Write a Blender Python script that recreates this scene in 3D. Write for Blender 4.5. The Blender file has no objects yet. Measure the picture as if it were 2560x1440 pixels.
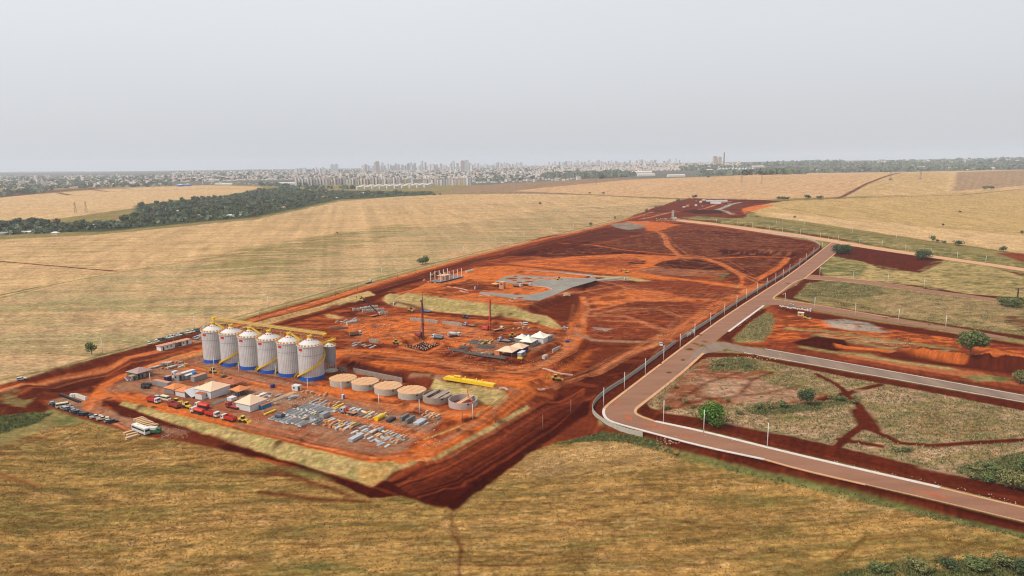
import bpy, math, random
import numpy as np
from mathutils import Matrix, Vector
random.seed(7); RS=np.random.RandomState(5)
sc=bpy.context.scene
COL=sc.collection
# ---------------------------------------------------------------- camera
F=1707.0; CZ=115.0; PITCH=math.radians(10.2); ROLL=math.radians(-0.6)
def _rx(a): c,s=math.cos(a),math.sin(a); return np.array([[1,0,0],[0,c,-s],[0,s,c]])
def _rz(a): c,s=math.cos(a),math.sin(a); return np.array([[c,-s,0],[s,c,0],[0,0,1]])
RC=_rx(math.pi/2-PITCH)@_rz(ROLL)
cd=bpy.data.cameras.new('camera'); cam=bpy.data.objects.new('camera',cd); COL.objects.link(cam)
cd.sensor_width=36; cd.lens=36*F/2560; cd.clip_start=1; cd.clip_end=60000
mw=Matrix([list(RC[i])+[0] for i in range(3)]+[[0,0,0,1]]); mw[2][3]=CZ
cam.matrix_world=mw; sc.camera=cam
# ---------------------------------------------------------------- sky, sun, exposure
HAZE=5.2e-5
SUN_EL=math.radians(48); SUN_AZ=math.radians(-118)   # azimuth from +Y clockwise; negative = left of the view
w=bpy.data.worlds.new('World'); sc.world=w; w.use_nodes=True
nt=w.node_tree; nt.nodes.clear()
def N(t,**k):
    n=nt.nodes.new(t)
    for a,b in k.items(): setattr(n,a,b)
    return n
sky=N('ShaderNodeTexSky',sky_type='NISHITA',sun_disc=False,sun_elevation=SUN_EL,sun_rotation=SUN_AZ,altitude=500,air_density=1.0,dust_density=6.0,ozone_density=1.0)
hs=N('ShaderNodeHueSaturation'); hs.inputs['Saturation'].default_value=0.22; hs.inputs['Value'].default_value=1.0
# thin even overcast veil mixed with the clear-sky model
veil=N('ShaderNodeMix',data_type='RGBA'); veil.inputs['Factor'].default_value=0.72
veil.inputs['B'].default_value=(8.6,8.85,9.3,1)
# hazy sky: a little darker towards the horizon, brighter on the side of the sun
tc=N('ShaderNodeTexCoord'); sx=N('ShaderNodeSeparateXYZ'); nt.links.new(tc.outputs['Generated'],sx.inputs[0])
g1=N('ShaderNodeMapRange'); g1.inputs['From Min'].default_value=0.0; g1.inputs['From Max'].default_value=0.32; g1.inputs['To Min'].default_value=.84; g1.inputs['To Max'].default_value=1.13; nt.links.new(sx.outputs['Z'],g1.inputs[0])
g2=N('ShaderNodeMapRange'); g2.inputs['From Min'].default_value=-.65; g2.inputs['From Max'].default_value=.65; g2.inputs['To Min'].default_value=1.07; g2.inputs['To Max'].default_value=.97; nt.links.new(sx.outputs['X'],g2.inputs[0])
cn_=N('ShaderNodeTexNoise'); cn_.inputs['Scale'].default_value=1.6; cn_.inputs['Detail'].default_value=3; mpz=N('ShaderNodeMapping'); mpz.inputs['Scale'].default_value=(1,1,4); nt.links.new(tc.outputs['Generated'],mpz.inputs[0]); nt.links.new(mpz.outputs[0],cn_.inputs['Vector'])
g3=N('ShaderNodeMapRange'); g3.inputs['From Min'].default_value=.3; g3.inputs['From Max'].default_value=.7; g3.inputs['To Min'].default_value=.985; g3.inputs['To Max'].default_value=1.015; nt.links.new(cn_.outputs['Fac'],g3.inputs[0])
ma=N('ShaderNodeMath',operation='MULTIPLY'); mb_=N('ShaderNodeMath',operation='MULTIPLY'); nt.links.new(g1.outputs[0],ma.inputs[0]); nt.links.new(g2.outputs[0],ma.inputs[1]); nt.links.new(ma.outputs[0],mb_.inputs[0]); nt.links.new(g3.outputs[0],mb_.inputs[1])
vs_=N('ShaderNodeVectorMath',operation='SCALE'); nt.links.new(veil.outputs['Result'],vs_.inputs[0]); nt.links.new(mb_.outputs[0],vs_.inputs['Scale'])
bg=N('ShaderNodeBackground'); bg.inputs['Strength'].default_value=0.1
wo=N('ShaderNodeOutputWorld')
nt.links.new(sky.outputs[0],hs.inputs['Color']); nt.links.new(hs.outputs[0],veil.inputs['A'])
nt.links.new(vs_.outputs[0],bg.inputs[0]); nt.links.new(bg.outputs[0],wo.inputs[0])
sl=bpy.data.lights.new('sun','SUN'); sl.energy=3.6; sl.angle=math.radians(3); sl.color=(1,0.95,0.87)
so=bpy.data.objects.new('sun',sl); COL.objects.link(so)
sd=Vector((math.sin(SUN_AZ)*math.cos(SUN_EL),math.cos(SUN_AZ)*math.cos(SUN_EL),math.sin(SUN_EL)))
so.rotation_euler=sd.to_track_quat('Z','Y').to_euler(); so.location=(0,0,500)
sc.view_settings.view_transform='Standard'; sc.view_settings.look='None'; sc.view_settings.exposure=0.0; sc.view_settings.gamma=1
sc.render.engine='CYCLES'; sc.cycles.volume_step_rate=4; sc.cycles.max_bounces=6; sc.cycles.volume_bounces=1; sc.cycles.pixel_filter_type='BLACKMAN_HARRIS'; sc.cycles.filter_width=1.15
# ---------------------------------------------------------------- helpers
KL=1.45
def lin(c):
    return tuple((x/12.92 if x<=.04045 else ((x+.055)/1.055)**2.4) for x in [v/255 for v in c])
def alb(c): return tuple(min(.85,x/KL) for x in lin(c))
def tag(o,label=None,cat=None,group=None,kind=None):
    if label:o['label']=label
    if cat:o['category']=cat
    if group:o['group']=group
    if kind:o['kind']=kind
    return o
def M(name,c,rough=.75,metal=0.0,var=.16,scale=.8,dust=0.0,bump=0,raw=False,stretch=None):
    m=bpy.data.materials.new(name); m.use_nodes=True; t=m.node_tree; b=t.nodes['Principled BSDF']
    c=c if raw else alb(c)
    tc=t.nodes.new('ShaderNodeTexCoord'); n=t.nodes.new('ShaderNodeTexNoise'); n.inputs['Scale'].default_value=scale; n.inputs['Detail'].default_value=4
    src=tc.outputs['Object']
    if stretch:
        mp=t.nodes.new('ShaderNodeMapping'); mp.inputs['Scale'].default_value=stretch; t.links.new(src,mp.inputs['Vector']); src=mp.outputs[0]
    t.links.new(src,n.inputs['Vector'])
    r=t.nodes.new('ShaderNodeValToRGB'); e=r.color_ramp.elements
    e[0].position=.3; e[1].position=.7
    e[0].color=tuple(x*(1-var) for x in c)+(1,)
    hi=tuple(min(.9,x*(1+var)) for x in c)
    e[1].color=tuple(h*(1-dust)+d*dust for h,d in zip(hi,alb((170,95,60))))+(1,)
    t.links.new(n.outputs['Fac'],r.inputs[0]); t.links.new(r.outputs[0],b.inputs['Base Color'])
    b.inputs['Roughness'].default_value=rough; b.inputs['Metallic'].default_value=metal
    if bump:
        bp=t.nodes.new('ShaderNodeBump'); bp.inputs['Distance'].default_value=bump; t.links.new(n.outputs['Fac'],bp.inputs['Height']); t.links.new(bp.outputs[0],b.inputs['Normal'])
    return m
class MB:
    def __init__(s): s.v=[]; s.f=[]; s.m=[]; s.mi=0
    def add(s,vs,fs):
        o=len(s.v); s.v+= [tuple(p) for p in vs]; s.f+=[tuple(i+o for i in f) for f in fs]; s.m+=[s.mi]*len(fs); return s
    def box(s,x,y,z,sx,sy,sz,rz=0,tx=1,ty=1,tox=0,toy=0):
        # base-centred box, top scaled by tx,ty and shifted by tox,toy
        c,n=math.cos(rz),math.sin(rz); vs=[]
        for k,(ax,ay,ox,oy) in enumerate(((1,1,0,0),(tx,ty,tox,toy))):
            for a,b in((-.5,-.5),(.5,-.5),(.5,.5),(-.5,.5)):
                px,py=a*sx*ax+ox,b*sy*ay+oy
                vs.append((x+px*c-py*n,y+px*n+py*c,z+k*sz))
        return s.add(vs,[(3,2,1,0),(4,5,6,7),(0,1,5,4),(1,2,6,5),(2,3,7,6),(3,0,4,7)])
    def prof(s,pts,w,y=0,ty=1.0,x=0,z=0):
        # side profile in x,z extruded across y
        n=len(pts); vs=[(x+a,y-w/2,z+b) for a,b in pts]+[(x+a,y+w/2,z+b) for a,b in pts]
        return s.add(vs,[tuple(range(n)),tuple(reversed(range(n,2*n)))]+[(i,i+n,(i+1)%n+n,(i+1)%n) for i in range(n)])
    def cyl(s,x,y,z,r,h,n=16,r2=None,cap=True,axis='z'):
        r2=r if r2 is None else r2; vs=[]
        for k,rr in((0,r),(1,r2)):
            for i in range(n):
                a=2*math.pi*i/n; p=(rr*math.cos(a),rr*math.sin(a),k*h)
                if axis=='y': p=(p[0],p[2]-h/2,p[1])
                if axis=='x': p=(p[2]-h/2,p[0],p[1])
                vs.append((x+p[0],y+p[1],z+p[2]))
        fs=[(i,(i+1)%n,(i+1)%n+n,i+n) for i in range(n)]
        if cap: fs+=[tuple(reversed(range(n))),tuple(range(n,2*n))]
        return s.add(vs,fs)
    def beam(s,p,q,w=.1,h=None):
        h=h or w; p=Vector(p);q=Vector(q);d=(q-p)
        if d.length<1e-6:return s
        d.normalize(); up=Vector((0,0,1)) if abs(d.z)<.95 else Vector((1,0,0))
        a=d.cross(up).normalized()*w/2; b=a.cross(d).normalized()*h/2
        vs=[c+i*a+j*b for c in(p,q) for i,j in((-1,-1),(1,-1),(1,1),(-1,1))]
        return s.add(vs,[(3,2,1,0),(4,5,6,7),(0,1,5,4),(1,2,6,5),(2,3,7,6),(3,0,4,7)])
    def poly(s,pts): return s.add(pts,[tuple(range(len(pts)))])
    def mesh(s,name,mats,smooth=False):
        me=bpy.data.meshes.new(name); me.from_pydata(s.v,[],s.f)
        mats=mats if isinstance(mats,(list,tuple)) else [mats]
        for m in mats: me.materials.append(m)
        if len(mats)>1: me.polygons.foreach_set('material_index',s.m)
        if smooth: me.polygons.foreach_set('use_smooth',[True]*len(s.f))
        me.update(); return me
    def build(s,name,mats,parent=None,loc=(0,0,0),rz=0,smooth=False):
        return ob(name,s.mesh(name,mats,smooth),parent,loc,rz)
def ob(name,me,parent=None,loc=(0,0,0),rz=0,sc_=None):
    o=bpy.data.objects.new(name,me); COL.objects.link(o); o.parent=parent; o.location=loc; o.rotation_euler=(0,0,rz)
    if sc_: o.scale=(sc_,)*3 if isinstance(sc_,(int,float)) else sc_
    return o
def thing(name,label,cat,loc=(0,0,0),rz=0,group=None):
    o=bpy.data.objects.new(name,None); COL.objects.link(o); o.location=loc; o.rotation_euler=(0,0,rz); o.empty_display_size=.5
    return tag(o,label,cat,group)
def dup(r,loc,rz=0,label=None,cat=None,group=None,scale=None,par=None):
    c=r.copy(); COL.objects.link(c); c.location=loc; c.rotation_euler=(0,0,rz)
    if label:c['label']=label
    if cat:c['category']=cat
    if group:c['group']=group
    if scale: c.scale=(scale,)*3 if isinstance(scale,(int,float)) else scale
    for ch in KIDS.get(r.name,[]):
        d=ch.copy(); COL.objects.link(d); d.parent=c
        for g in KIDS.get(ch.name,[]):
            e=g.copy(); COL.objects.link(e); e.parent=d
    return c
KIDS={}
def reg(r):
    KIDS[r.name]=list(r.children)
    for c in r.children: KIDS[c.name]=list(c.children)
    return r
ORDS='first second third fourth fifth sixth seventh eighth ninth tenth eleventh twelfth thirteenth fourteenth fifteenth sixteenth seventeenth eighteenth nineteenth twentieth'.split()
RU=math.radians(-27.5); RV=math.radians(62.5)
# ---------------------------------------------------------------- terrain field
def vn(x,y,seed=0):
    xi=np.floor(x).astype(np.int64); yi=np.floor(y).astype(np.int64); fx=x-xi; fy=y-yi
    fx=fx*fx*(3-2*fx); fy=fy*fy*(3-2*fy)
    def h(a,b):
        n=(a*374761393+b*668265263+seed*974711)&0xffffffff; n=((n^(n>>13))*1274126177)&0xffffffff; return ((n^(n>>16))&0xffff)/65535.0
    return (h(xi,yi)*(1-fx)+h(xi+1,yi)*fx)*(1-fy)+(h(xi,yi+1)*(1-fx)+h(xi+1,yi+1)*fx)*fy
def fbm(x,y,seed=0,o=3):
    r=0;a=.5;t=0
    for k in range(o): r=r+a*vn(x*2**k,y*2**k,seed+k*17); t+=a; a*=.55
    return r/t
def ray(u,v): return RC@np.array([(u-1280)/F,-(v-720)/F,-1.0])
def GZ(u,v,z=0):
    d=ray(u,v); k=(z-CZ)/d[2]; return np.array([d[0]*k,d[1]*k,z])
def RD(u,v,D):
    d=ray(u,v); k=D/d[1]; return np.array([d[0]*k,D,CZ+d[2]*k])
ctrl=[GZ(*c) for c in [(1130,1290,-7.5),(600,1200,-7.5),(200,1100,-6),(0,1300,-8),(0,1100,-5),(1300,1440,-7.5),(600,1440,-8.5),(-300,1440,-8),(2000,1430,-5.5),(1800,1250,-5),(1480,1140,-5),
 (1470,1060,-3.5),(1400,1080,-6),(1560,1000,-1),(1660,900,0),(1957,695,0),(2560,1290,-.5),(2900,1400,-1),(2560,1000,0),(2100,900,0),(2500,700,0),(1000,690,5),(640,790,3),(300,920,0),(0,1000,-1),(-300,1050,-2),
 (1350,600,5),(1700,545,2),(0,800,3),(-300,700,3),(800,620,5),(0,600,0),(1700,640,1),(2300,600,0),(2800,620,0),(450,570,0),(850,500,0),(1330,940,0),(1500,860,0)]]
ctrl+=[RD(*c) for c in [(-350,483,3700),(0,478,3700),(350,470,3900),(-350,458,5500),(0,455,5500),(-350,440,9000),(0,440,9000),(0,432,14000),(0,431,22000),(-350,432,22000),
 (640,463,4200),(640,452,5200),(640,436,7500),(640,427,11000),(640,424,22000),(1100,486,2700),(1100,470,3500),(1100,463,3900),(1100,448,5500),(1100,430,8500),(1100,421,11500),(1100,418,22000),
 (1300,458,3300),(1300,455,4300),(1500,500,2100),(1500,455,3100),(1500,446,3400),(1500,453,4200),(1500,443,4800),(1500,425,7000),(1500,413,9500),(1500,412,22000),
 (1750,470,2400),(1900,500,1800),(1900,460,2600),(1900,436,3300),(1900,442,4200),(1900,434,4900),(1900,419,6500),(1900,408,8500),(1900,407,22000),
 (2250,480,2000),(2250,431,3300),(2250,437,4200),(2560,500,1750),(2560,460,2400),(2560,426,3300),(2560,432,4200),(2560,424,4900),(2560,411,6500),(2560,398,8500),(2560,398,22000),
 (2900,500,1700),(2900,424,3300),(2900,430,4200),(2900,407,6500),(2900,394,8500),(2900,394,22000)]]
ctrl=np.array(ctrl)
def TX(x,y): return np.stack([x/y*2.2,np.log(y)],-1)
_cp=TX(ctrl[:,0],ctrl[:,1])
def _phi(r2): return r2*np.log(r2+1e-9)
_d=((_cp[:,None]-_cp[None])**2).sum(-1); n_=len(ctrl)
_A=np.zeros((n_+3,n_+3)); _A[:n_,:n_]=_phi(_d)+np.eye(n_)*2e-3; _A[:n_,n_]=1; _A[:n_,n_+1:]=_cp; _A[n_,:n_]=1; _A[n_+1:,:n_]=_cp.T
_w=np.linalg.solve(_A,np.concatenate([ctrl[:,2],[0,0,0]]))
def natural(x,y):
    sh=x.shape; q=TX(x.ravel(),y.ravel()); r=_w[n_]+q@_w[n_+1:]
    for i in range(n_): r+=_w[i]*_phi(((q-_cp[i])**2).sum(-1))
    return r.reshape(sh)
def seg(X,Y,pts,closed):
    # distance, signed side, along-length, interpolated index
    P=np.asarray(pts,float)[:,:2]; n=len(P); best=np.full(X.shape,1e18); sg=np.ones(X.shape); al=np.zeros(X.shape); ix=np.zeros(X.shape); acc=0
    inside=np.zeros(X.shape,bool)
    for i in range(n if closed else n-1):
        a=P[i]; b=P[(i+1)%n]; d=b-a; L2=d@d+1e-12; L=math.sqrt(L2)
        px=X-a[0]; py=Y-a[1]; t=np.clip((px*d[0]+py*d[1])/L2,0,1); ex=px-t*d[0]; ey=py-t*d[1]; dd=ex*ex+ey*ey
        m=dd<best; best=np.where(m,dd,best)
        if closed:
            c=((a[1]>Y)!=(b[1]>Y)); 
            with np.errstate(divide='ignore',invalid='ignore'): inside^= c&(X<(b[0]-a[0])*(Y-a[1])/(b[1]-a[1]+1e-15)+a[0])
        else:
            s_=np.sign(d[0]*py-d[1]*px); sg=np.where(m,s_,sg); al=np.where(m,acc+t*L,al); ix=np.where(m,i+t,ix)
        acc+=L
    dist=np.sqrt(best)
    if closed: return np.where(inside,-dist,dist)
    return dist,sg*dist,al,ix
# fan-shaped sheet: fine near the site, coarser with distance
QUICK=False
r1,r2_,dt=(.0026,.006,.0019)
ys=[132.0]
while ys[-1]<24000: ys.append(ys[-1]*(1+(r1 if ys[-1]<1500 else r2_)))
YS=np.array(ys); TS=np.arange(-1.0,1.0001,dt); LY=np.log(YS)
GY,GT=np.meshgrid(YS,TS,indexing='ij'); GX=GY*GT
ZG=natural(GX,GY)
def cull(P,m):
    P=np.asarray(P); return (GX>P[:,0].min()-m)&(GX<P[:,0].max()+m)&(GY>P[:,1].min()-m)&(GY<P[:,1].max()+m)
def pad(z,pts,run=2.0,reach=40,grow=0.0):
    P=[GZ(u,v,z) for u,v in pts]; k=cull(P,reach)
    d=np.maximum(seg(GX[k],GY[k],P,True)-grow,0); h=ZG[k]; s=d/run
    ZG[k]=np.where(d<reach,np.clip(h,z-s,z+s),h)
def ramp(pts,width,run=2.0,reach=30):
    P=[GZ(u,v,z) for u,v,z in pts]; zz=np.array([p[2] for p in P]); k=cull(P,reach)
    d,_,_,ix=seg(GX[k],GY[k],P,False); zt=np.interp(ix,range(len(zz)),zz); s=np.maximum(d-width/2,0)/run; h=ZG[k]
    ZG[k]=np.where(d<reach,np.clip(h,zt-s,zt+s),h)
def mound(u,v,h,r,z=None,ry=None,rot=0):
    p=GZ(u,v,z if z is not None else 0); 
    if z is None:
        p=G(u,v)
    k=cull([p],r*2); dx=GX[k]-p[0]; dy=GY[k]-p[1]; c,s=math.cos(rot),math.sin(rot); ry=ry or r
    a=(dx*c+dy*s)/r; b=(-dx*s+dy*c)/ry; q=np.sqrt(a*a+b*b)+.25*(fbm(GX[k]/3,GY[k]/3,3)-.5)
    ZG[k]+=h*np.clip(1-q,0,1)**.8*(0.8+.4*fbm(GX[k]/1.5,GY[k]/1.5,8))
def G(u,v):
    d=ray(u,v); t=d[0]/d[1]; j=(t-TS[0])/dt; j0=int(np.clip(math.floor(j),0,len(TS)-2)); f=j-j0
    z=ZG[:,j0]*(1-f)+ZG[:,j0+1]*f; rz=CZ+YS*(d[2]/d[1]); below=z>=rz
    if not below.any(): i=len(YS)-1; return np.array([t*YS[i],YS[i],z[i]])
    i=int(np.argmax(below))
    if i==0: return np.array([t*YS[0],YS[0],z[0]])
    a=rz[i-1]-z[i-1]; b=rz[i]-z[i]; q=a/(a-b); y=YS[i-1]+(YS[i]-YS[i-1])*q
    return np.array([t*y,y,z[i-1]+(z[i]-z[i-1])*q])
def Hn(x,y):
    x=np.asarray(x,float); y=np.asarray(y,float)
    j=np.clip((x/y-TS[0])/dt,0,len(TS)-1.001); i=np.interp(np.log(y),LY,np.arange(len(LY))); i=np.clip(i,0,len(YS)-1.001)
    i0=i.astype(int); j0=j.astype(int); a=i-i0; b=j-j0
    return (ZG[i0,j0]*(1-a)*(1-b)+ZG[i0+1,j0]*a*(1-b)+ZG[i0,j0+1]*(1-a)*b+ZG[i0+1,j0+1]*a*b)
def H(x,y): return float(Hn(x,y))
def on(u,v,dx=0,dy=0):
    p=G(u,v); x,y=p[0]+dx,p[1]+dy; return (x,y,H(x,y))
# road polylines traced on the ground (photo coordinates, unprojected onto the terrain)
MAINL=[(2081,606),(2051,629),(1979,685),(1917,725),(1842,773),(1775,819.5),(1700,876),(1614,942),(1565,980),(1524,1011),(1513,1023),(1511,1034),(1518,1048),(1541,1058),(1612,1077),(1754,1115),(1912,1148),(2000,1173),(2164,1211),(2349,1253),(2560,1304),(2760,1352)]
MAINR=[(2112,612),(2089,632),(2009,697),(1907,764),(1819,829),(1754,884),(1693,940),(1589,1020),(1583,1031),(1594,1041),(1636,1055),(1754,1080),(1918,1121),(2000,1141),(2164,1179),(2349,1221),(2481,1253),(2560,1271),(2760,1320)]
B1U=[(1780,856),(1913,873.5),(2081,903),(2257,934.7),(2560,990),(2760,1027)]; B1L=[(1790,872),(1857,881),(2081,920),(2293,957),(2487,991),(2560,1005),(2760,1043)]
B2U=[(1930,748),(2036,762),(2137,779.5),(2248,799),(2397,822.5),(2520,843)]; B2L=[(1915,757),(1967,764),(2137,791),(2248,809),(2397,831),(2517,849)]
B3U=[(2019,688),(2158,701),(2308,722.5),(2502,748)]; B3L=[(2006,697),(2158,707),(2308,730),(2502,755)]
B4U=[(1690,548),(1800,559),(1949,580),(2069,596),(2143,610),(2293,633),(2464,657),(2560,671),(2760,700)]; B4L=[(1690,553),(1800,566),(1949,589),(2069,604),(2143,618),(2293,640),(2464,664),(2560,679),(2760,708)]
YARD_=[(1236,705),(1264,691),(1397,680),(1500,685),(1500,704),(1348,756),(1190,738),(1200,726)]
# levelled ground
pad(0,MAINL[:10]+MAINL[12:]+[(2760,1300)]+MAINR[::-1],2.0,30,2.6)
pad(0,B1U+B1L[::-1],3,20,2); pad(0,B2U+B2L[::-1],3,20,1.5); pad(0,B4U+B4L[::-1],3,30,2)
pad(1,[(640,815),(760,785),(880,758),(960,752),(985,770),(1300,797),(1400,825),(1480,830),(1440,905),(1340,972),(1262,973),(1110,938),(1010,938),(880,915),(820,880),(640,840)],1.8)
pad(7,[(1003,738),(1060,712),(1120,690),(1190,668),(1270,664),(1370,676),(1480,690),(1400,733),(1320,764),(1180,752)],2.0)
pad(3,[(1125,878),(1240,893),(1300,896),(1330,884),(1398,848),(1375,836),(1290,846),(1200,852)],1.5,20)
pad(-3,[(255,962),(345,925),(520,888),(610,872),(760,880),(850,912),(885,930),(1006,954),(1072,970),(1205,1004),(1240,1006),(1228,1022),(1120,1095),(1060,1150),(1000,1159),(925,1153),(600,1075),(420,1030),(310,1003)],1.7)
ramp([(330,1000,-3),(600,1068,-3),(925,1143,-3),(985,1150,-3),(1060,1138,-3),(1130,1105,-3),(1200,1055,-2.2),(1262,1008,-1),(1310,975,.6),(1340,955,1)],11,1.7)
ramp([(250,985,-3),(265,960,-2.5),(310,938,-1.5),(400,905,-.5),(520,868,.5)],9,2)
pad(-5,[(125,968),(200,945),(268,932),(262,950),(215,973),(160,984)],2.5)
pad(-2.2,[(1010,866),(1058,851),(1100,861),(1063,878)],.7,8)
pad(-6,[(980,1212),(1060,1190),(1200,1120),(1330,1040),(1400,1000),(1440,1010),(1380,1075),(1230,1180),(1120,1262),(1040,1240)],2.5,20)
ramp([(700,785,2.5),(860,752,3.5),(985,718,4.5),(1100,672,6),(1220,648,6),(1330,622,6)],6,1.5,14)
for a in [(1043,1018,2.2,12,-3,6,-.3),(1175,1040,1.8,8,-3,4,.6),(862,786,2.2,9,1,5,.3),(1075,826,1.2,4.5,1),(1101,822,1.4,4,1),(866,833,1.5,4,1),(1490,756,2.2,14,2,7,-.3),(1440,770,1.5,12,2),
 (2050,862,3,17,0,6,-.5),(1095,905,.9,6,0),(1085,925,.8,6,0),(827,990,1.3,4,-3,2.5),(955,802,1.0,3,1),(1117,700,1.6,5,7,3,.5),(1370,698,1,4,7),(1392,697,1,4,7),(1350,696,1,4,7),(1310,696,1,4,7),(1335,700,1,3.5,7),(2140,818,1.6,28,0,7,-.4),(818,790,.8,6,2),(1340,722,1,3,7),(870,790,1.4,5,1),(2180,885,1.2,6,0),(1930,518,3,22,10,10,0),(1140,718,1.2,7,7,4,.4),(840,846,1.1,4,1),(1255,940,.8,9,0,4,-.4)]:
    mound(*a)
ramp([(1880,846,0),(2000,855,0)],4,2,6)
for i in range(20):
    f=i/19; mound(2255+f*320,889+f*38,2.0+random.random()*.9,7.5,0,5,-.5)
for i in range(26):
    f=i/25; mound(1800+f*190,634+f*5,2.0+random.random(),8,0,5,0)
HEAPS=[]
for P_,n in (([(850,800),(1000,780),(1240,830),(1440,850),(1330,960),(1000,930),(850,870)],70),([(1480,700),(1860,724),(1700,845),(1500,950),(1440,900)],55),([(1010,725),(1250,690),(1330,745),(1100,735)],25),([(1300,640),(1700,570),(2000,620),(1850,715)],50),([(1880,790),(2400,850),(2560,900),(2300,880),(1900,860)],40),([(300,960),(1080,1040),(980,1120),(400,1010)],25),([(1000,1220),(1400,1000),(1470,1010),(1150,1250)],40),([(1700,505),(1900,505),(1850,540),(1600,555)],30)):
    us=[q[0] for q in P_]; vs=[q[1] for q in P_]
    for k_ in range(n):
        u,v=random.uniform(min(us),max(us)),random.uniform(min(vs),max(vs))
        p=GZ(u,v,0); s_=max(1,p[1]/420); r_=random.uniform(1.6,4.2)*s_; mound(u,v,random.uniform(.35,1.0)*s_**.5,r_,0 if False else None); HEAPS.append((u,v,r_))
# ---------------------------------------------------------------- ground colours (materials of the surface: soil, straw, grass, gravel)
C=dict(O=(208,108,48),O2=(212,130,82),OD=(150,68,34),D=(90,32,12),DD=(64,14,2),MD=(110,46,22),R=(130,58,30),PB=(156,108,80),PG=(156,110,82),
 FS=(204,166,118),FL=(188,154,112),FG=(168,148,104),FP=(200,158,114),FF=(190,144,82),FB=(116,86,40),FGr=(118,108,54),LG=(160,142,86),LD=(188,154,100),LN=(178,150,98),
 W1=(172,138,98),W2=(140,122,74),GR=(98,102,54),DG=(66,76,38),PK=(188,150,120),GV=(160,148,132),TW=(104,100,88),GRV=(146,134,118),PUR=(112,64,42),BR=(150,120,92),DGB=(66,74,48))
CL={k:np.array(alb(v)) for k,v in C.items()}
NV=GX.size; colr=np.zeros(GX.shape+(3,)); colr[:]=CL['W2']; veg=np.ones(GX.shape)*.8
n8=fbm(GX/7,GY/7,11)-.5; m8=fbm(GX/7,GY/7,47)-.5; n30=fbm(GX/45,GY/45,5)-.5; m30=fbm(GX/45,GY/45,91)-.5
am=np.clip(GY/650,.5,1.5)
WX=GX+n8*3.2*am+n30*10*np.clip((GY-450)/800,0,2); WY=GY+m8*3.2*am+m30*10*np.clip((GY-450)/800,0,2)
fine=fbm(GX/2.2,GY/2.2,77)
def put(k,wt,c,vg):
    wt=wt[...,None]; cc=CL[c] if isinstance(c,str) else c
    colr[k]=colr[k]*(1-wt)+cc*wt
    if vg is not None: veg[k]=veg[k]*(1-wt[...,0])+vg*wt[...,0]
def wpts(pts): return [G(u,v) for u,v in pts]
def area(c,pts,fe=1.5,vg=0.0,op=1.0,warp=True,mod=None,thr=.5):
    P=wpts(pts); k=cull(P,fe*3+12)
    if not k.any(): return
    X,Y=(WX[k],WY[k]) if warp else (GX[k],GY[k])
    d=seg(X,Y,P,True); wt=np.clip(.5-d/fe,0,1)*op
    if mod: 
        n=fbm(GX[k]/mod[0],GY[k]/mod[1],int(mod[0]*7+thr*100)); wt=wt*np.clip((n-thr)*7+.5,0,1)
    put(k,wt,c,vg)
def line(c,pts,wd,fe=1.0,vg=0.0,op=1.0,warp=True,streak=0.0):
    P=wpts(pts); k=cull(P,wd+fe+12)
    if not k.any(): return
    X,Y=(WX[k]*.6+GX[k]*.4,WY[k]*.6+GY[k]*.4) if warp else (GX[k],GY[k])
    d,sg_,al,_=seg(X,Y,P,False); wt=np.clip(.5-(d-wd/2)/fe,0,1)*op
    if streak: wt=wt*(1-streak*np.clip((fbm(sg_/1.1+50,al/40,9)-.42)*4,0,1))
    put(k,wt,c,vg)
# distant land
area('TW',[(-600,480),(0,470),(600,462),(1100,470),(1400,455),(1900,434),(2560,424),(3000,420),(3000,380),(-600,425)],60,.8)
area('W2',[(-600,560),(0,545),(400,510),(620,475),(900,455),(1180,462),(1280,460),(1290,475),(1080,482),(860,500),(640,545),(250,590),(-600,640)],30,.9)
# fields far left
area('FS',[(-600,560),(-600,500),(0,493),(300,470),(520,463),(660,467),(600,482),(420,508),(340,520),(130,548),(0,558)],12,1)
area('PUR',[(-600,498),(-600,488),(0,485),(220,470),(300,467),(120,482),(0,494)],8,.4)
for a in [[(145,482),(175,488),(212,488)],[(228,474),(270,479),(590,470)],[(280,470),(330,473)]]: line('PUR',a,22,10,.3,warp=False)
area('DGB',[(-600,600),(-300,570),(0,554),(60,548),(170,560),(340,548),(336,513),(420,503),(560,490),(640,475),(700,468),(860,476),(1080,478),(1088,486),(990,492),(850,499),(640,543),(450,560),(250,580),(60,580),(0,588)],20,1)
area('W2',[(735,462),(900,466),(900,470),(820,478),(735,472)],15,1)
area('BR',[(1085,484),(1400,486),(1690,470),(1580,446),(1450,448),(1180,468)],12,.9)
# big left field
LF=[(-600,660),(0,599),(230,588),(450,567),(640,548),(850,503),(1000,491),(1090,487),(1480,488),(1700,499),(1640,517),(1560,546),(1340,600),(1000,684),(640,782),(360,862),(0,959),(-600,1120)]
area('FS',LF,3,1)
area('FL',[(-600,860),(0,745),(300,680),(560,640),(850,585),(1100,565),(1400,520),(1700,505)]+LF[10:],10,1)
area('FG',[(-600,860),(0,745),(300,680),(560,640),(850,585),(1100,565),(1400,520),(1700,505)]+LF[10:],12,1,.9,mod=(90,18),thr=.5)
area('W2',LF,8,1,.4,mod=(130,9),thr=.56)
area('FP',LF,8,1,.6,mod=(60,16),thr=.55)
area('FGr',[(500,640),(850,580),(1000,560),(1040,568),(900,620),(640,690),(500,690)],18,1,.55,mod=(40,9),thr=.45)
line('FGr',[(0,745),(150,708),(300,680),(560,640),(760,606),(850,586),(1000,566),(1480,508)],3,3,1,.8)
line('PUR',[(-200,640),(0,653),(120,664),(290,678)],5,2,.3)
line('GR',[(0,738),(100,717)],4,3,1)
line('GR',[(-100,975),(120,925),(400,848),(560,802),(700,762),(1000,680),(1340,597),(1560,541)],3.5,2.5,1,.7)
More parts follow.
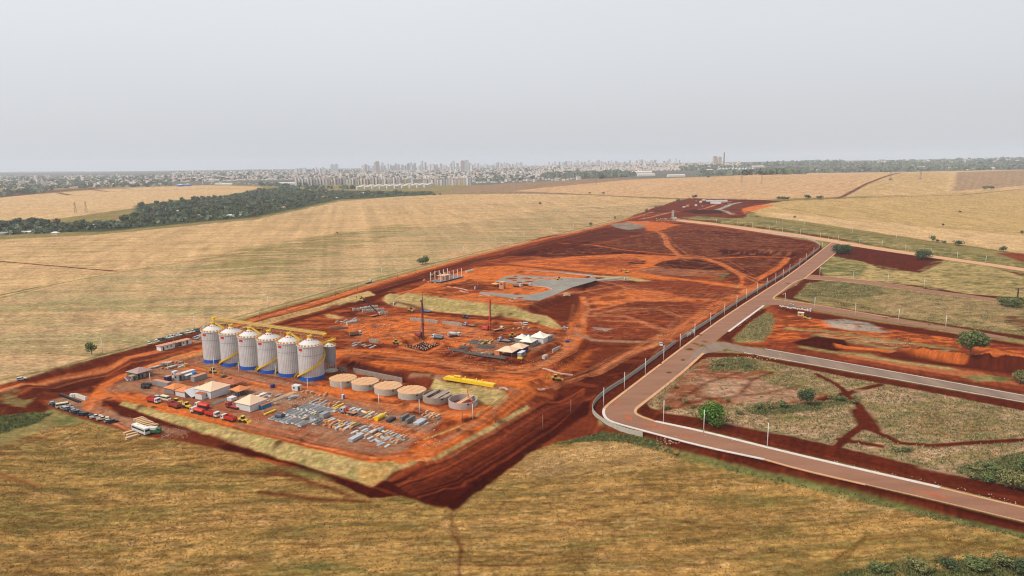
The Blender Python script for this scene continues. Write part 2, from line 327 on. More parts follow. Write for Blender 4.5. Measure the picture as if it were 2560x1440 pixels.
# far right fields
area('FP',[(1280,478),(1600,448),(1900,434),(2250,430),(2110,492),(1900,500),(1735,497),(1480,486)],14,1)
area('FS',[(2250,430),(2560,424),(3000,422),(3000,480),(2560,474),(2400,486),(2100,492)],12,1)
area('BR',[(2400,430),(2560,425),(3000,422),(3000,470),(2560,464),(2380,478)],12,1,.8)
area('LD',[(2255,430),(2380,430),(2360,480),(2200,492),(2130,490)],12,1,.8,mod=(60,200),thr=.4)
line('PUR',[(2250,432),(2165,460),(2105,492),(2085,497)],14,6,.3,warp=False)
area('LD',[(1880,508),(2200,492),(2560,474),(3000,455),(3000,720),(2560,634),(2400,612),(2250,590),(2060,560),(1900,540),(1860,522)],7,1)
area('FS',[(1900,528),(2300,565),(2560,590),(2900,610),(2900,700),(2560,630),(2250,590),(1950,545)],8,1)
line('PUR',[(1280,480),(1500,487),(1735,498),(2085,497),(2400,488),(2560,472),(3000,455)],7,5,.2,warp=False)
line('FB',[(1960,520),(2130,552),(2360,570),(2600,585)],2.5,2,.5)
for i in range(16):
    line('BR',[(1500+i*45,490-i*.6),(1700+i*42,462-i*1.5),(1900+i*28,442-i*.4)],5,6,1,.5,warp=False)
    line('PK',[(2290+i*20,486),(2330+i*18,430)],4,5,1,.35,warp=False)
    line('BR',[(-100+i*5,640-i*6),(700+i*30,540-i*2),(1500,490+i)],2.5,5,1,.25)
# far worksite
area('MD',[(1720,496),(1900,500),(1960,503),(1900,512),(1880,524),(1860,545),(1700,552),(1600,560),(1560,548),(1640,517)],3)
area('D',[(1735,497),(1920,500),(1940,506),(1840,512),(1760,510)],6,op=.8)
line('O2',[(1600,548),(1680,530),(1760,522),(1800,508),(1830,503)],7,3,streak=.4)
line('PG',[(1560,545),(1700,528),(1800,528),(1840,536)],6,3)
line('GV',[(1795,524),(1830,510),(1850,506)],14,4)
line('GV',[(1795,524),(1815,528),(1830,536)],7,3)
area('DD',[(1700,528),(1740,523),(1800,526),(1810,533),(1740,535)],5); area('O',[(1850,522),(1900,512),(1940,514),(1900,522),(1860,535)],4)
# green belt along the far road
area('W2',[(1690,548),(1750,540),(1900,552),(2060,575),(2250,598),(2400,622),(2560,650),(2900,700),(2900,760),(2560,680),(2300,638),(2140,612),(1950,582),(1800,560)],4,1)
area('LN',[(1740,545),(1900,558),(2060,580),(2300,612),(2440,640),(2430,650),(2200,618),(1960,577),(1800,556)],4,1,.9,mod=(16,9),thr=.47)
area('GR',[(1740,540),(2060,572),(2300,605),(2560,655),(2700,690),(2560,676),(2100,602),(1800,558)],4,1,.9,mod=(12,7),thr=.55)
area('D',[(1700,545),(1780,552),(1960,578),(2300,632),(2460,657),(2430,652),(2100,596),(1850,560),(1700,548)],3)
area('R',[(2490,632),(2560,634),(2700,660),(2560,656)],5)
line('D',[(1860,538),(2060,568),(2400,612),(2560,638),(2800,680)],3,3,0,.8)
# interior platform of bare soil
SITE=[(560,818),(640,790),(1000,692),(1340,605),(1560,552),(1700,552),(1950,590),(2040,604),(2050,618),(1980,678),(1850,758),(1700,850),(1560,958),(1505,990),(1480,1025),(1495,1060),(1480,1090),(1330,1130),(1200,1230),(1135,1282),(1050,1262),(925,1248),(820,1215),(560,1130),(440,1100),(330,1085),(130,1020),(0,1000),(0,962),(360,866)]
area('R',SITE,2)
area('OD',SITE,2,0,.8,mod=(26,14),thr=.52)
area('MD',SITE,2,0,.7,mod=(14,8),thr=.56)
area('D',SITE,2,0,.6,mod=(9,4),thr=.6); area('O',SITE,2,0,.4,mod=(17,5),thr=.6)
# far half: dark fallow platforms
area('D',[(1370,590),(1560,562),(1700,557),(1950,592),(2035,606),(2040,618),(1940,690),(1870,722),(1700,650),(1500,640),(1400,625),(1290,640),(1250,628)],4,.2)
area('PUR',[(1420,600),(1600,570),(1750,570),(1960,600),(2020,615),(1930,660),(1700,640)],8,.3,.5,mod=(60,12),thr=.52)
area('DD',[(1660,575),(1740,572),(1850,580),(1840,590),(1740,585)],5,0,.8)
area('MD',[(1660,556),(1800,570),(1950,592),(1750,575),(1640,580),(1590,575)],6)
area('DD',[(1780,632),(1850,630),(1990,636),(1975,646),(1850,640),(1790,638)],3)
line('O',[(1640,578),(1662,590),(1668,612),(1700,640)],8,2.5,streak=.5); line('O2',[(1655,585),(1664,612),(1690,634)],2,1.5)
line('OD',[(1650,578),(1560,595),(1495,610)],4,3)
line('O',[(1400,608),(1480,612),(1560,625),(1680,636),(1760,642)],5,2.5,streak=.3)
area('DD',[(1290,628),(1400,610),(1500,618),(1560,628),(1640,636),(1500,640),(1400,646),(1330,640),(1250,640)],5,0,.9)
area('MD',[(1350,618),(1440,606),(1470,612),(1400,628),(1340,635)],6,0,.6,mod=(3,30),thr=.5)
area('O',[(1260,660),(1330,650),(1450,640),(1560,634),(1760,644),(1780,650),(1700,660),(1600,672),(1640,688),(1860,714),(1900,718),(1870,724),(1560,690),(1400,672)],5)
area('R',[(1440,648),(1560,644),(1620,652),(1560,668),(1460,662)],5,0,.9,mod=(30,6),thr=.45)
area('OD',[(1300,655),(1600,640),(1600,680),(1400,668)],5,0,.7,mod=(40,5),thr=.5)
area('DD',[(1570,656),(1620,652),(1612,660),(1580,662)],2)
area('DD',[(1630,664),(1660,652),(1700,646),(1750,646),(1790,655),(1830,672),(1770,675),(1700,672)],3)
area('PG',[(1590,675),(1640,668),(1800,678),(1820,680),(1810,690),(1700,690),(1600,682)],4,0,.7)
area('R',[(1590,675),(1640,668),(1800,678),(1820,680),(1810,690),(1700,690),(1600,682)],4,0,.6,mod=(20,5),thr=.5)
line('GR',[(1785,697),(1805,695),(1820,684)],5,2,1)
area('D',[(1790,648),(1960,648),(1920,672),(1880,700),(1830,665)],4); area('PUR',[(1860,655),(1930,650),(1920,668),(1860,670)],6,.3,.7,mod=(20,4),thr=.5)
line('O',[(1760,645),(1800,658),(1840,680),(1890,700)],8,2.5,streak=.4)
line('O',[(1970,645),(1950,665),(1920,685),(1890,700),(1870,718),(1840,735),(1815,748)],7,2.5,streak=.4)
line('O',[(1780,646),(1870,642),(1965,643)],5,3); line('O',[(1590,686),(1700,700),(1860,716)],6,2.5,streak=.3); line('O',[(1845,680),(1860,700),(1850,714)],5,2.5)
area('R',[(1870,690),(1900,700),(1870,716),(1855,712)],3)
# roadside dirt track on the left and dark slope beneath
line('R',[(0,985),(120,950),(360,882),(560,825),(700,785),(1000,700),(1180,650),(1340,608),(1560,552),(1620,535)],14,3)
line('D',[(0,985),(150,935),(380,868),(560,815)],13,3,0,.85)
line('O',[(-100,1010),(0,975),(60,960),(180,940),(380,882),(520,845)],5,2.5,streak=.4); line('O2',[(-100,1012),(0,977),(40,965)],3,2)
line('O',[(500,842),(640,797),(800,755),(1000,692),(1180,642),(1340,603),(1560,550),(1630,530)],8,2.5,streak=.5)
line('O2',[(620,803),(800,751),(1000,690),(1180,641),(1340,601),(1560,549)],3,1.5,streak=.5)
line('MD',[(620,815),(800,768),(1000,705),(1090,677)],4,2)
line('D',[(860,755),(990,712),(1100,678),(1190,652),(1300,630),(1340,622),(1440,610)],17,4)
line('DD',[(900,752),(1000,715),(1100,685)],10,5,0,.7)
line('R',[(1060,706),(1130,680),(1190,662),(1290,655)],3,1.5); line('O',[(960,748),(1020,728),(1090,703),(1150,680)],4,2,streak=.3)
area('LD',[(640,806),(800,765),(920,727),(940,738),(830,765),(700,803),(640,818),(600,822),(560,834)],1.2,1)
line('D',[(560,845),(700,812),(840,772),(930,748),(980,732)],8,3)
area('LN',[(372,912),(440,890),(520,870),(516,886),(430,906),(372,920)],1.2,1)
area('PG',[(388,872),(460,856),(520,842),(520,852),(470,862),(400,880)],2)
line('D',[(380,890),(430,880),(480,865),(520,855)],5,3,0,.8)
line('O',[(250,975),(275,955),(310,938),(400,908),(520,872)],6,2.5,streak=.3)
# left approach
area('D',[(-300,1080),(0,1000),(60,985),(130,960),(100,1000),(130,1020),(100,1040),(0,1070),(-300,1150)],3)
area('DD',[(115,968),(200,945),(268,934),(262,950),(215,973),(160,984),(125,978)],2)
line('R',[(150,985),(200,977),(240,962),(268,945)],3,2); area('D',[(60,985),(150,945),(300,915),(380,885),(390,895),(300,935),(150,1000),(100,998)],4,0,.6)
area('GR',[(-300,1120),(0,1040),(90,1030),(130,1035),(90,1058),(0,1085),(-300,1160)],2,1); area('FGr',[(-200,1100),(0,1052),(80,1038),(40,1060),(0,1075)],3,1,.7,mod=(6,4),thr=.5)
area('W2',[(0,985),(30,965),(60,985),(95,985),(60,1020),(10,1028)],3,1,.7,mod=(8,5),thr=.45)
area('GR',[(130,1050),(180,1040),(200,1048),(150,1065)],3,1,.8)
area('PG',[(118,1003),(180,985),(215,990),(240,1012),(290,1028),(420,1060),(470,1080),(470,1100),(400,1092),(330,1080),(290,1058),(200,1030)],2)
area('O',[(225,985),(260,960),(300,965),(330,990),(300,1000),(250,1000),(225,1025),(260,1040),(235,1045),(205,1020)],3)
area('D',[(240,1005),(275,992),(300,995),(310,1005),(290,1015),(250,1015)],2)
# silo pad
area('PB',[(255,975),(345,930),(420,905),(520,886),(560,905),(780,960),(840,985),(900,1010),(1010,1040),(1110,1045),(1070,1085),(980,1135),(700,1080),(560,1050),(430,1010),(340,990)],3)
area('OD',[(255,975),(345,930),(520,886),(780,960),(1010,1040),(980,1135),(700,1080),(430,1010)],3,0,.6,mod=(10,6),thr=.52)
area('GV',[(540,900),(780,955),(900,1000),(1000,1030),(1090,1060),(1000,1110),(700,1060),(500,930)],4,0,.35,mod=(12,5),thr=.5)
area('D',[(400,960),(560,990),(700,990),(760,1000),(600,1000),(470,985)],3,0,.7,mod=(9,3),thr=.5)
area('R',[(520,905),(560,915),(800,965),(790,975),(560,930)],2); line('PB',[(500,905),(600,935),(740,965)],7,4)
line('O',[(480,920),(560,945),(650,965),(790,975),(900,1000),(1000,1022),(1120,1035),(1180,1030)],9,4,streak=.3)
area('O',[(800,958),(1200,1030),(1190,1050),(1100,1040),(900,1008),(800,985)],4)
line('O',[(310,990),(420,1022),(600,1068),(800,1118),(930,1146),(1000,1150),(1070,1138),(1140,1105),(1210,1050),(1265,1005),(1310,975)],12,2.5,streak=.25)
line('PG',[(600,1062),(760,1097),(900,1125),(960,1133),(1010,1122)],5,2.5)
line('O',[(1080,1110),(1060,1125),(1020,1140)],9,4)
area('PG',[(1070,1115),(1180,1055),(1200,1058),(1110,1105)],3); area('O',[(1180,1005),(1240,1010),(1200,1050),(1100,1090),(1120,1050)],4,0,.7)
line('LN',[(1062,1098),(1180,1050),(1215,1020),(1262,985)],1.2,1,.6)
area('D',[(1003,1035),(1040,1018),(1080,1028),(1060,1040)],2); area('D',[(1150,1050),(1180,1038),(1195,1045),(1165,1058)],2)
area('PG',[(660,995),(900,1000),(1100,1050),(985,1120),(700,1050)],3,0,.5)
line('O',[(800,1020),(880,1040),(1000,1075),(1060,1090)],6,3,0,.8,streak=.3)
area('DD',[(850,905),(890,925),(1006,956),(1075,966),(1080,948),(1010,935),(900,910),(860,900)],2,0,.9)
area('R',[(1010,938),(1085,945),(1070,968),(1010,955)],2,0,.7)
# banks of dry turf
area('LN',[(300,1012),(312,1003),(420,1033),(600,1077),(800,1127),(925,1157),(985,1163),(1060,1152),(1130,1122),(1200,1080),(1318,1013),(1330,1022),(1240,1080),(1130,1145),(1060,1165),(985,1180),(950,1200),(930,1217),(880,1200),(700,1145),(560,1100),(440,1062)],1.0,1)
area('LG',[(300,1012),(312,1003),(600,1077),(925,1157),(1060,1152),(1240,1080),(1060,1165),(930,1217),(560,1100)],2,1,.8,mod=(5,4),thr=.5)
area('FF',[(890,1170),(985,1165),(960,1195),(930,1215),(900,1205)],2,1,.7)
area('LN',[(1086,946),(1200,965),(1262,980),(1272,992),(1240,1022),(1225,1010),(1075,972)],1.0,1)
area('LG',[(1086,946),(1262,980),(1240,1022),(1075,972)],2,1,.5,mod=(6,4),thr=.5)
area('LN',[(975,733),(1000,737),(1180,753),(1290,765),(1310,776),(1370,790),(1412,823),(1380,820),(1300,797),(1100,780),(985,768),(957,752)],1.2,1)
area('LG',[(1050,745),(1290,765),(1412,823),(1300,797),(1100,780)],2,1,.8,mod=(12,5),thr=.45)
area('LD',[(812,790),(822,785),(858,792),(850,797),(820,796)],1.2,1)
# long tan bank beside the curving grey road
area('LD',[(1262,670),(1270,665),(1400,678),(1500,689),(1566,690),(1640,704),(1730,721),(1800,717),(1845,716),(1852,722),(1800,724),(1740,727),(1660,716),(1570,699),(1500,693),(1380,682)],1.2,1)
line('GV',[(1480,696),(1556,699),(1636,714),(1726,727)],5,1.5,0); line('GV',[(1210,684),(1260,676)],7,2,0,.7); line('GV',[(1103,735),(1140,725)],4,1.5,0,.8); line('GV',[(1155,740),(1175,733)],4,1.5,0,.8)
# work floor
area('O',[(880,800),(930,790),(1050,785),(1220,830),(1240,850),(1150,870),(1100,850),(1040,846),(1000,862),(900,848),(850,820)],4)
area('O2',[(960,830),(1050,825),(1100,835),(1040,845),(960,848)],8,0,.45)
area('R',[(900,785),(1000,790),(1150,808),(1100,800),(940,780)],4)
area('MD',[(860,790),(960,790),(1000,800),(920,812),(850,810)],4,0,.6,mod=(6,3),thr=.5)
line('D',[(975,760),(1090,782),(1200,792),(1310,806),(1400,826)],4,3,0,.8)
area('D',[(850,790),(900,762),(950,755),(960,762),(900,778),(880,792)],3,0,.8)
area('D',[(820,850),(900,858),(960,862),(940,880),(860,872)],4,0,.6,mod=(10,4),thr=.48)
line('O',[(850,880),(960,880),(1060,895),(1180,920),(1300,925),(1360,905),(1420,870),(1440,840),(1450,800),(1460,770),(1455,745)],12,3,streak=.45)
line('O2',[(1100,905),(1200,925),(1290,930),(1350,915),(1410,880),(1432,850),(1440,820)],4,2.5,streak=.3)
line('O',[(1412,828),(1300,810),(1200,802),(1000,790)],8,4,0,.7)
area('O',[(880,895),(1010,905),(1150,935),(1320,970),(1240,960),(1100,935),(960,920)],4,0,.8)
area('D',[(860,880),(960,890),(1000,905),(960,915),(900,905)],4,0,.7,mod=(9,3),thr=.5)
line('PG',[(1030,938),(1110,945),(1235,965),(1290,978)],3.5,2); area('D',[(1115,884),(1240,898),(1310,905),(1340,895),(1400,858),(1410,862),(1360,905),(1290,915),(1200,905),(1115,890)],3)
area('MD',[(1330,890),(1390,858),(1400,865),(1360,898)],3)
area('PG',[(1180,845),(1270,850),(1380,835),(1400,845),(1340,880),(1250,885),(1180,880)],3,0,.7)
area('PG',[(1070,815),(1190,815),(1230,835),(1100,850),(1060,838)],6,0,.55,mod=(8,4),thr=.4)
area('DD',[(1010,866),(1058,850),(1102,861),(1063,878)],.8,warp=False); line('O',[(1000,868),(1056,847),(1110,860),(1065,883),(1000,868)],2.5,2)
area('O',[(1200,932),(1350,940),(1440,890),(1500,870),(1460,900),(1380,950),(1320,980),(1230,960)],5,0,.8)
# terrace
area('O',[(1003,737),(1060,712),(1190,668),(1270,664),(1380,676),(1480,690),(1400,733),(1320,766),(1180,753)],3)
area('MD',[(1060,725),(1120,712),(1200,705),(1260,700),(1260,725),(1120,740),(1050,738)],3,0,.8,mod=(9,4),thr=.42)
area('D',[(1110,712),(1170,700),(1250,712),(1240,725),(1160,725)],3,0,.7)
area('R',[(1270,757),(1400,748),(1340,764)],3)
area('D',[(1305,772),(1360,755),(1420,735),(1480,700),(1500,700),(1450,735),(1450,770),(1430,800),(1400,806),(1370,790)],4,0,.9)
area('MD',[(1340,770),(1400,755),(1430,770),(1400,790),(1360,785)],4,0,.7,mod=(8,4),thr=.45)
area('DD',[(1468,752),(1490,748),(1505,762),(1495,772),(1465,765)],2)
# east part of the site, tracks
area('R',[(1470,700),(1700,700),(1860,722),(1780,780),(1600,850),(1480,840),(1460,770)],5)
area('O',[(1470,745),(1560,722),(1660,728),(1720,745),(1800,748),(1760,756),(1600,752),(1500,770)],6,0,.9)
area('D',[(1500,742),(1570,738),(1560,748),(1500,752)],4,0,.6); area('D',[(1600,735),(1800,735),(1840,740),(1800,748)],5,0,.5)
area('D',[(1590,755),(1760,752),(1700,790),(1650,800),(1560,775)],5,0,.55,mod=(14,5),thr=.42)
for a in [[(1455,742),(1470,770),(1455,810),(1445,830)],[(1480,760),(1560,750),(1700,748),(1810,751)],[(1490,785),(1560,770),(1640,772),(1700,790)],[(1470,790),(1560,790),(1640,815),(1680,830)],[(1480,775),(1590,752),(1700,753)],[(1500,800),(1600,805),(1650,825)],[(1400,735),(1450,730),(1560,712),(1620,722)],[(1545,735),(1570,722)]]:
    line('O2',a,4,3,0,.75,streak=.5)
line('O',[(1900,712),(1815,750),(1760,785),(1700,825),(1640,850),(1560,890),(1490,930)],11,3,streak=.5)
line('O2',[(1870,722),(1800,760),(1740,800),(1680,832),(1640,850)],2.5,2,streak=.4); line('O2',[(1600,868),(1540,900),(1495,928)],4,3)
area('DD',[(1460,845),(1600,848),(1680,852),(1640,865),(1560,870),(1470,870),(1440,900),(1500,880),(1400,925),(1350,955)],4,0,.6)
area('MD',[(1480,875),(1600,870),(1660,875),(1600,920),(1520,965),(1440,990),(1400,960),(1480,920)],4)
area('DD',[(1380,965),(1450,925),(1520,900),(1640,870),(1680,868),(1570,950),(1500,985),(1440,1000),(1390,985)],4,0,.75,mod=(16,6),thr=.42)
line('O2',[(1650,858),(1570,885),(1510,915),(1490,930)],5,3,0,.9,streak=.3)
line('PG',[(1440,835),(1480,850),(1600,855),(1700,855),(1750,850)],6,3); area('GV',[(1480,818),(1530,822),(1520,826),(1490,824)],2)
area('GRV',[(1530,560),(1580,554),(1625,553),(1612,570),(1570,575),(1535,568)],6,0,.9,mod=(12,5),thr=.35); area('O',[(1560,552),(1660,556),(1700,562),(1640,578),(1615,578),(1612,565)],6,0,.8)
area('PG',[(1690,560),(1900,585),(1750,566)],4,0,.6)
line('D',[(1480,1060),(1500,985),(1565,948),(1700,862),(1850,765),(2000,675),(2055,625)],5,2,0,.8)
# wheel tracks and graded streaks laid over the bare soil
rt=random.Random(12)
FLOW=[[(600,1068),(925,1143),(1060,1138),(1200,1055),(1310,975)],[(850,880),(1060,895),(1300,925),(1420,870),(1455,760)],[(1900,712),(1760,785),(1640,850),(1490,930),(1380,970)],[(480,920),(650,965),(900,1000),(1180,1030)],[(620,803),(1000,690),(1340,601),(1620,533)],[(1470,745),(1560,722),(1720,745),(1810,751)],[(1640,578),(1668,612),(1700,640),(1800,658),(1890,700)],[(1260,660),(1450,640),(1760,644)],[(1100,735),(1250,755),(1340,764)],[(870,800),(1000,790),(1300,815),(1412,828)],[(1480,790),(1640,772),(1700,800),(1650,850)],[(0,975),(180,940),(380,882),(520,845)],[(300,995),(250,1000),(230,1035),(330,1080)],[(1860,865),(1930,800),(2100,800),(2460,850)],[(2080,880),(2450,930),(2700,990)],[(1000,1190),(1200,1130),(1420,995)],[(1500,700),(1640,740),(1800,735)],[(1560,985),(1640,880),(1760,790)],[(900,850),(1050,830),(1240,850)],[(700,1050),(850,1060),(1000,1085)]]
for fl in FLOW:
    for k_ in range(11):
        ou,ov=rt.uniform(-22,22),rt.uniform(-9,9); w_=rt.uniform(.5,1.1); P_=[(u+ou+rt.uniform(-9,9),v+ov+rt.uniform(-4,4)) for u,v in fl]; c_=rt.choice(['D','MD','O2','OD','O2','PG','D'])
        for o_ in (0,1): line(c_,[(u+o_*4,v+o_*2) for u,v in P_],w_,.9,0,rt.uniform(.25,.6),streak=.6)
for u,v,r_ in HEAPS:
    p=G(u,v); k=cull([p],r_*2); d=np.hypot(GX[k]-p[0],GY[k]-p[1])/r_; put(k,np.clip(1.15-d,0,1)*.75,rt.choice(['D','DD','MD']),None)
for P_ in ([(1470,700),(1860,722),(1780,780),(1600,850),(1480,840),(1460,770)],[(850,780),(1220,800),(1440,840),(1340,970),(1010,935),(850,880)],[(1003,737),(1190,668),(1480,690),(1400,733),(1320,766)],[(1260,655),(1700,560),(2040,610),(1860,722),(1500,690)]):
    area('D',P_,3,0,.55,mod=(6,2.2),thr=.62); area('O2',P_,3,0,.35,mod=(8,1.6),thr=.63)
# outer ditch
area('DD',[(930,1217),(985,1182),(1060,1167),(1130,1147),(1240,1082),(1340,1020),(1400,985),(1480,1000),(1470,1050),(1400,1085),(1330,1130),(1200,1230),(1140,1280),(1060,1265),(1000,1240)],2)
area('D',[(1000,1180),(1130,1150),(1240,1085),(1340,1022),(1420,985),(1440,995),(1330,1080),(1200,1160),(1080,1200)],3,0,.9)
line('DD',[(1130,1220),(1300,1110),(1440,1000)],4,3); line('MD',[(1000,1195),(1180,1140),(1320,1050)],3,2,0,.8,streak=.4)
area('MD',[(1400,1080),(1480,1030),(1500,1060),(1620,1095),(1560,1092),(1480,1090),(1400,1100)],3)
area('DD',[(260,1000),(300,1013),(440,1064),(560,1102),(700,1147),(880,1202),(930,1217),(1000,1240),(925,1250),(800,1190),(700,1155),(560,1125),(420,1065),(300,1040)],2)
area('D',[(280,1010),(440,1062),(560,1100),(540,1108),(430,1075),(290,1030)],2,0,.7)
area('MD',[(330,1080),(440,1075),(560,1110),(500,1125),(400,1105)],4); area('PG',[(380,1060),(470,1080),(440,1090),(390,1080)],4,0,.6)
# bare verge between the concrete fence and the road
area('D',[(1606,1092),(1511,1062),(1482,1038),(1482,1018),(1510,985),(1565,950),(1689,857),(1800,785),(1979,674),(2040,627),(2050,612),(2060,625),(1979,688),(1842,776),(1700,879),(1565,983),(1511,1034),(1541,1061),(1754,1118)],1.2,0,warp=False)
rt=random.Random(77)
for k_ in range(36):
    o_=rt.uniform(-1,1); line(rt.choice(['MD','OD','DD','R','MD']),[(1010+40*o_,1222+22*o_),(1130+30*o_,1180+34*o_+rt.uniform(-4,4)),(1250+30*o_,1110+30*o_+rt.uniform(-5,5)),(1380+25*o_,1030+28*o_),(1460,985+14*o_)],rt.uniform(.5,1.6),1.0,0,rt.uniform(.35,.7),streak=.6)
# lots on the right
area('D',[(1585,1030),(1700,925),(1760,880),(1860,884),(2080,922),(2290,959),(2560,1007),(2800,1050),(2800,1310),(2560,1265),(2164,1172),(1918,1114),(1754,1073),(1636,1050)],2)
LOT=[(1620,1010),(1680,950),(1770,895),(1860,893),(2000,920),(2120,945),(2290,975),(2560,1028),(2800,1080),(2800,1260),(2560,1220),(2430,1195),(2300,1165),(2120,1120),(1960,1085),(1760,1047),(1660,1030)]
area('W2',LOT,2,1)
area('PK',LOT,3,.8,.9,mod=(18,9),thr=.5); area('W1',LOT,3,1,.8,mod=(9,5),thr=.5); area('GR',LOT,3,1,.7,mod=(13,6),thr=.6)
area('R',[(1680,960),(1760,900),(1840,905),(1960,940),(2100,990),(1980,1010),(1860,1010),(1720,1020),(1640,1035)],4,0,.8)
area('PK',[(1740,945),(1900,950),(2000,980),(1990,1000),(1860,1010),(1760,985)],5,.4,.85); area('PG',[(1740,945),(1900,950),(2000,980),(1990,1000),(1860,1010),(1760,985)],5,0,.7,mod=(14,3),thr=.48)
area('GR',[(1770,905),(1830,890),(1885,900),(1900,925),(1850,932),(1780,930)],6,1,.8,mod=(4,2.5),thr=.42); area('W2',[(1880,940),(1960,935),(2050,965),(2100,985),(2040,985),(1950,965)],4,1)
area('DG',LOT,3,1,.55,mod=(3.2,2.0),thr=.66); area('PK',LOT,3,1,.5,mod=(5,2.2),thr=.62); area('DG',[(2040,665),(2090,640),(2170,660),(2150,690),(2060,690)],4,1,.8,mod=(7,4),thr=.55)
area('DG',[(1860,1020),(1960,1015),(2060,1005),(2140,990),(2150,1002),(2080,1018),(1960,1035),(1880,1038)],3,1,.8,mod=(4,2.5),thr=.4)
for a in [[(2050,1000),(2110,985),(2200,962)],[(2110,985),(2150,1015),(2165,1050),(2190,1080),(2250,1108),(2330,1115),(2560,1100),(2700,1085)],[(2040,935),(2090,960),(2120,985)],[(2165,1060),(2120,1090),(2090,1120)],[(2100,1098),(2200,1115)]]: line('D',a,4,1.5)
line('D',[(2150,1030),(2175,1070)],9,3)
for a in [[(1700,1000),(1760,960),(1850,930)],[(1640,1030),(1760,1000),(1900,985),(2000,965)],[(1850,985),(1880,950),(1930,930)]]: line('D',a,3,2,0,.7,streak=.4)
area('PK',[(2140,975),(2290,985),(2320,1000),(2250,1010),(2180,1005)],4,.8,.8); area('PK',[(2300,1170),(2460,1150),(2560,1110),(2700,1090),(2700,1130),(2420,1190)],5,.8,.7)
area('FB',[(2280,1030),(2450,1040),(2520,1080),(2440,1100),(2300,1090)],5,1,.6,mod=(6,4),thr=.45); area('DG',[(2390,1170),(2470,1150),(2560,1130),(2700,1150),(2700,1250),(2560,1220),(2480,1200),(2400,1185)],4,1,.9)
line('MD',[(1650,1052),(1760,1070),(1920,1106),(2164,1166),(2349,1208),(2560,1250),(2760,1290)],3,1.5,0,.7,streak=.4)
line('DD',[(1620,1088),(1754,1122),(1912,1157),(2000,1182),(2164,1220),(2349,1263),(2560,1315),(2760,1365)],4.5,2)
line('D',[(1620,1095),(1754,1130),(1912,1170),(2164,1232),(2349,1278),(2560,1330),(2760,1380)],4,2)
# between branch roads
area('R',[(1740,850),(1810,790),(1905,772),(1935,760),(2130,795),(2400,836),(2560,860),(2800,900),(2800,1020),(2560,985),(2257,932),(1913,871),(1780,852)],3)
area('OD',[(1860,865),(1910,775),(1935,770),(1960,800),(2100,800),(2300,820),(2460,850),(2560,870),(2560,890),(2400,868),(2200,860),(2050,840),(1990,850),(1960,870)],5)
area('O',[(1870,860),(1920,780),(2100,805),(2300,830),(2560,875),(2560,885),(2200,858),(1990,848)],5,0,.8,mod=(14,5),thr=.48)
area('MD',[(1860,865),(1935,770),(2100,800),(2300,820),(2560,870),(2560,930),(2200,900),(1990,880)],5,0,.8,mod=(7,3),thr=.55); area('W1',[(1950,815),(2200,838),(2400,880),(2300,880),(2050,840)],3,1,.7,mod=(8,2.5),thr=.55)
area('O2',[(2080,880),(2250,905),(2450,930),(2560,960),(2700,990),(2560,965),(2300,925),(2100,890)],3,0,.5)
area('D',[(1930,765),(2130,797),(2397,836),(2560,862),(2560,868),(2300,835),(2000,790)],2); area('D',[(1860,872),(2000,885),(2250,925),(2560,978),(2560,990),(2257,934),(1913,873)],3,0,.7)
area('W2',[(1832,850),(1860,820),(1900,785),(1925,780),(1938,800),(1925,835),(1905,855),(1850,857)],3,1); area('D',[(1832,845),(1880,800),(1920,775),(1905,772),(1810,835),(1800,850),(1830,858)],2)
area('GR',[(1840,845),(1900,790),(1930,800),(1900,850)],3,1,.7,mod=(6,4),thr=.48)
line('W2',[(1968,822),(2050,826),(2150,842),(2280,858),(2380,872)],6,3,1,.9); line('W2',[(2040,840),(2200,866),(2280,876)],5,3,1,.8)
area('GV',[(2058,800),(2110,798),(2170,806),(2225,830),(2180,830),(2110,824),(2075,815)],5,0,.9,mod=(9,5),thr=.3); 
area('DD',[(1980,856),(2040,840),(2110,850),(2125,868),(2090,878),(2030,872)],2); line('W2',[(2010,868),(2080,880),(2150,885),(2250,905),(2360,920)],6,3,1,.9); line('LN',[(2150,888),(2250,905),(2380,922)],4,3,1,.8,)
line('D',[(2240,882),(2350,900),(2480,920),(2600,935)],15,4); line('O',[(2100,862),(2200,875),(2300,872),(2400,888),(2500,880),(2600,900)],7,3,streak=.3)
area('D',[(2520,890),(2600,885),(2600,925),(2510,910)],4); area('W2',[(2400,940),(2480,938),(2520,952),(2440,955)],3,1); area('GR',[(2470,940),(2540,945),(2500,955)],3,1)
# lots further back
area('D',[(2020,640),(2120,615),(2150,620),(2290,645),(2460,668),(2560,683),(2800,715),(2800,860),(2560,850),(2397,820),(2137,778),(1935,742),(2000,705),(2030,680)],3)
area('LN',[(2045,660),(2080,640),(2160,655),(2200,672),(2290,680),(2340,650),(2460,665),(2560,690),(2800,720),(2800,760),(2560,745),(2420,735),(2310,715),(2150,700),(2060,690)],3,1)
area('GR',[(2040,665),(2090,640),(2170,660),(2150,690),(2060,690)],4,1,.9,mod=(14,6),thr=.42)
area('W2',[(2290,690),(2400,665),(2560,700),(2700,740),(2500,740)],4,1,.7,mod=(20,5),thr=.45)
area('D',[(2090,630),(2140,616),(2200,625),(2360,650),(2340,665),(2300,682),(2230,672),(2160,650)],3,.2)
area('W2',[(1985,745),(2020,708),(2080,700),(2200,712),(2300,725),(2500,752),(2800,790),(2800,860),(2560,840),(2350,808),(2200,785),(2050,762)],3,1)
area('DG',[(1990,742),(2020,710),(2080,702),(2180,715),(2220,735),(2150,745),(2080,748)],12,1,.75,mod=(10,5),thr=.45); area('W1',[(2180,740),(2300,730),(2560,765),(2560,830),(2350,800),(2200,780)],5,1,.8,mod=(14,7),thr=.4)
area('D',[(2060,750),(2140,760),(2200,775),(2100,768)],4,0,.7,mod=(12,3),thr=.4); area('D',[(2480,790),(2560,790),(2700,820),(2560,825)],6,0,.8)
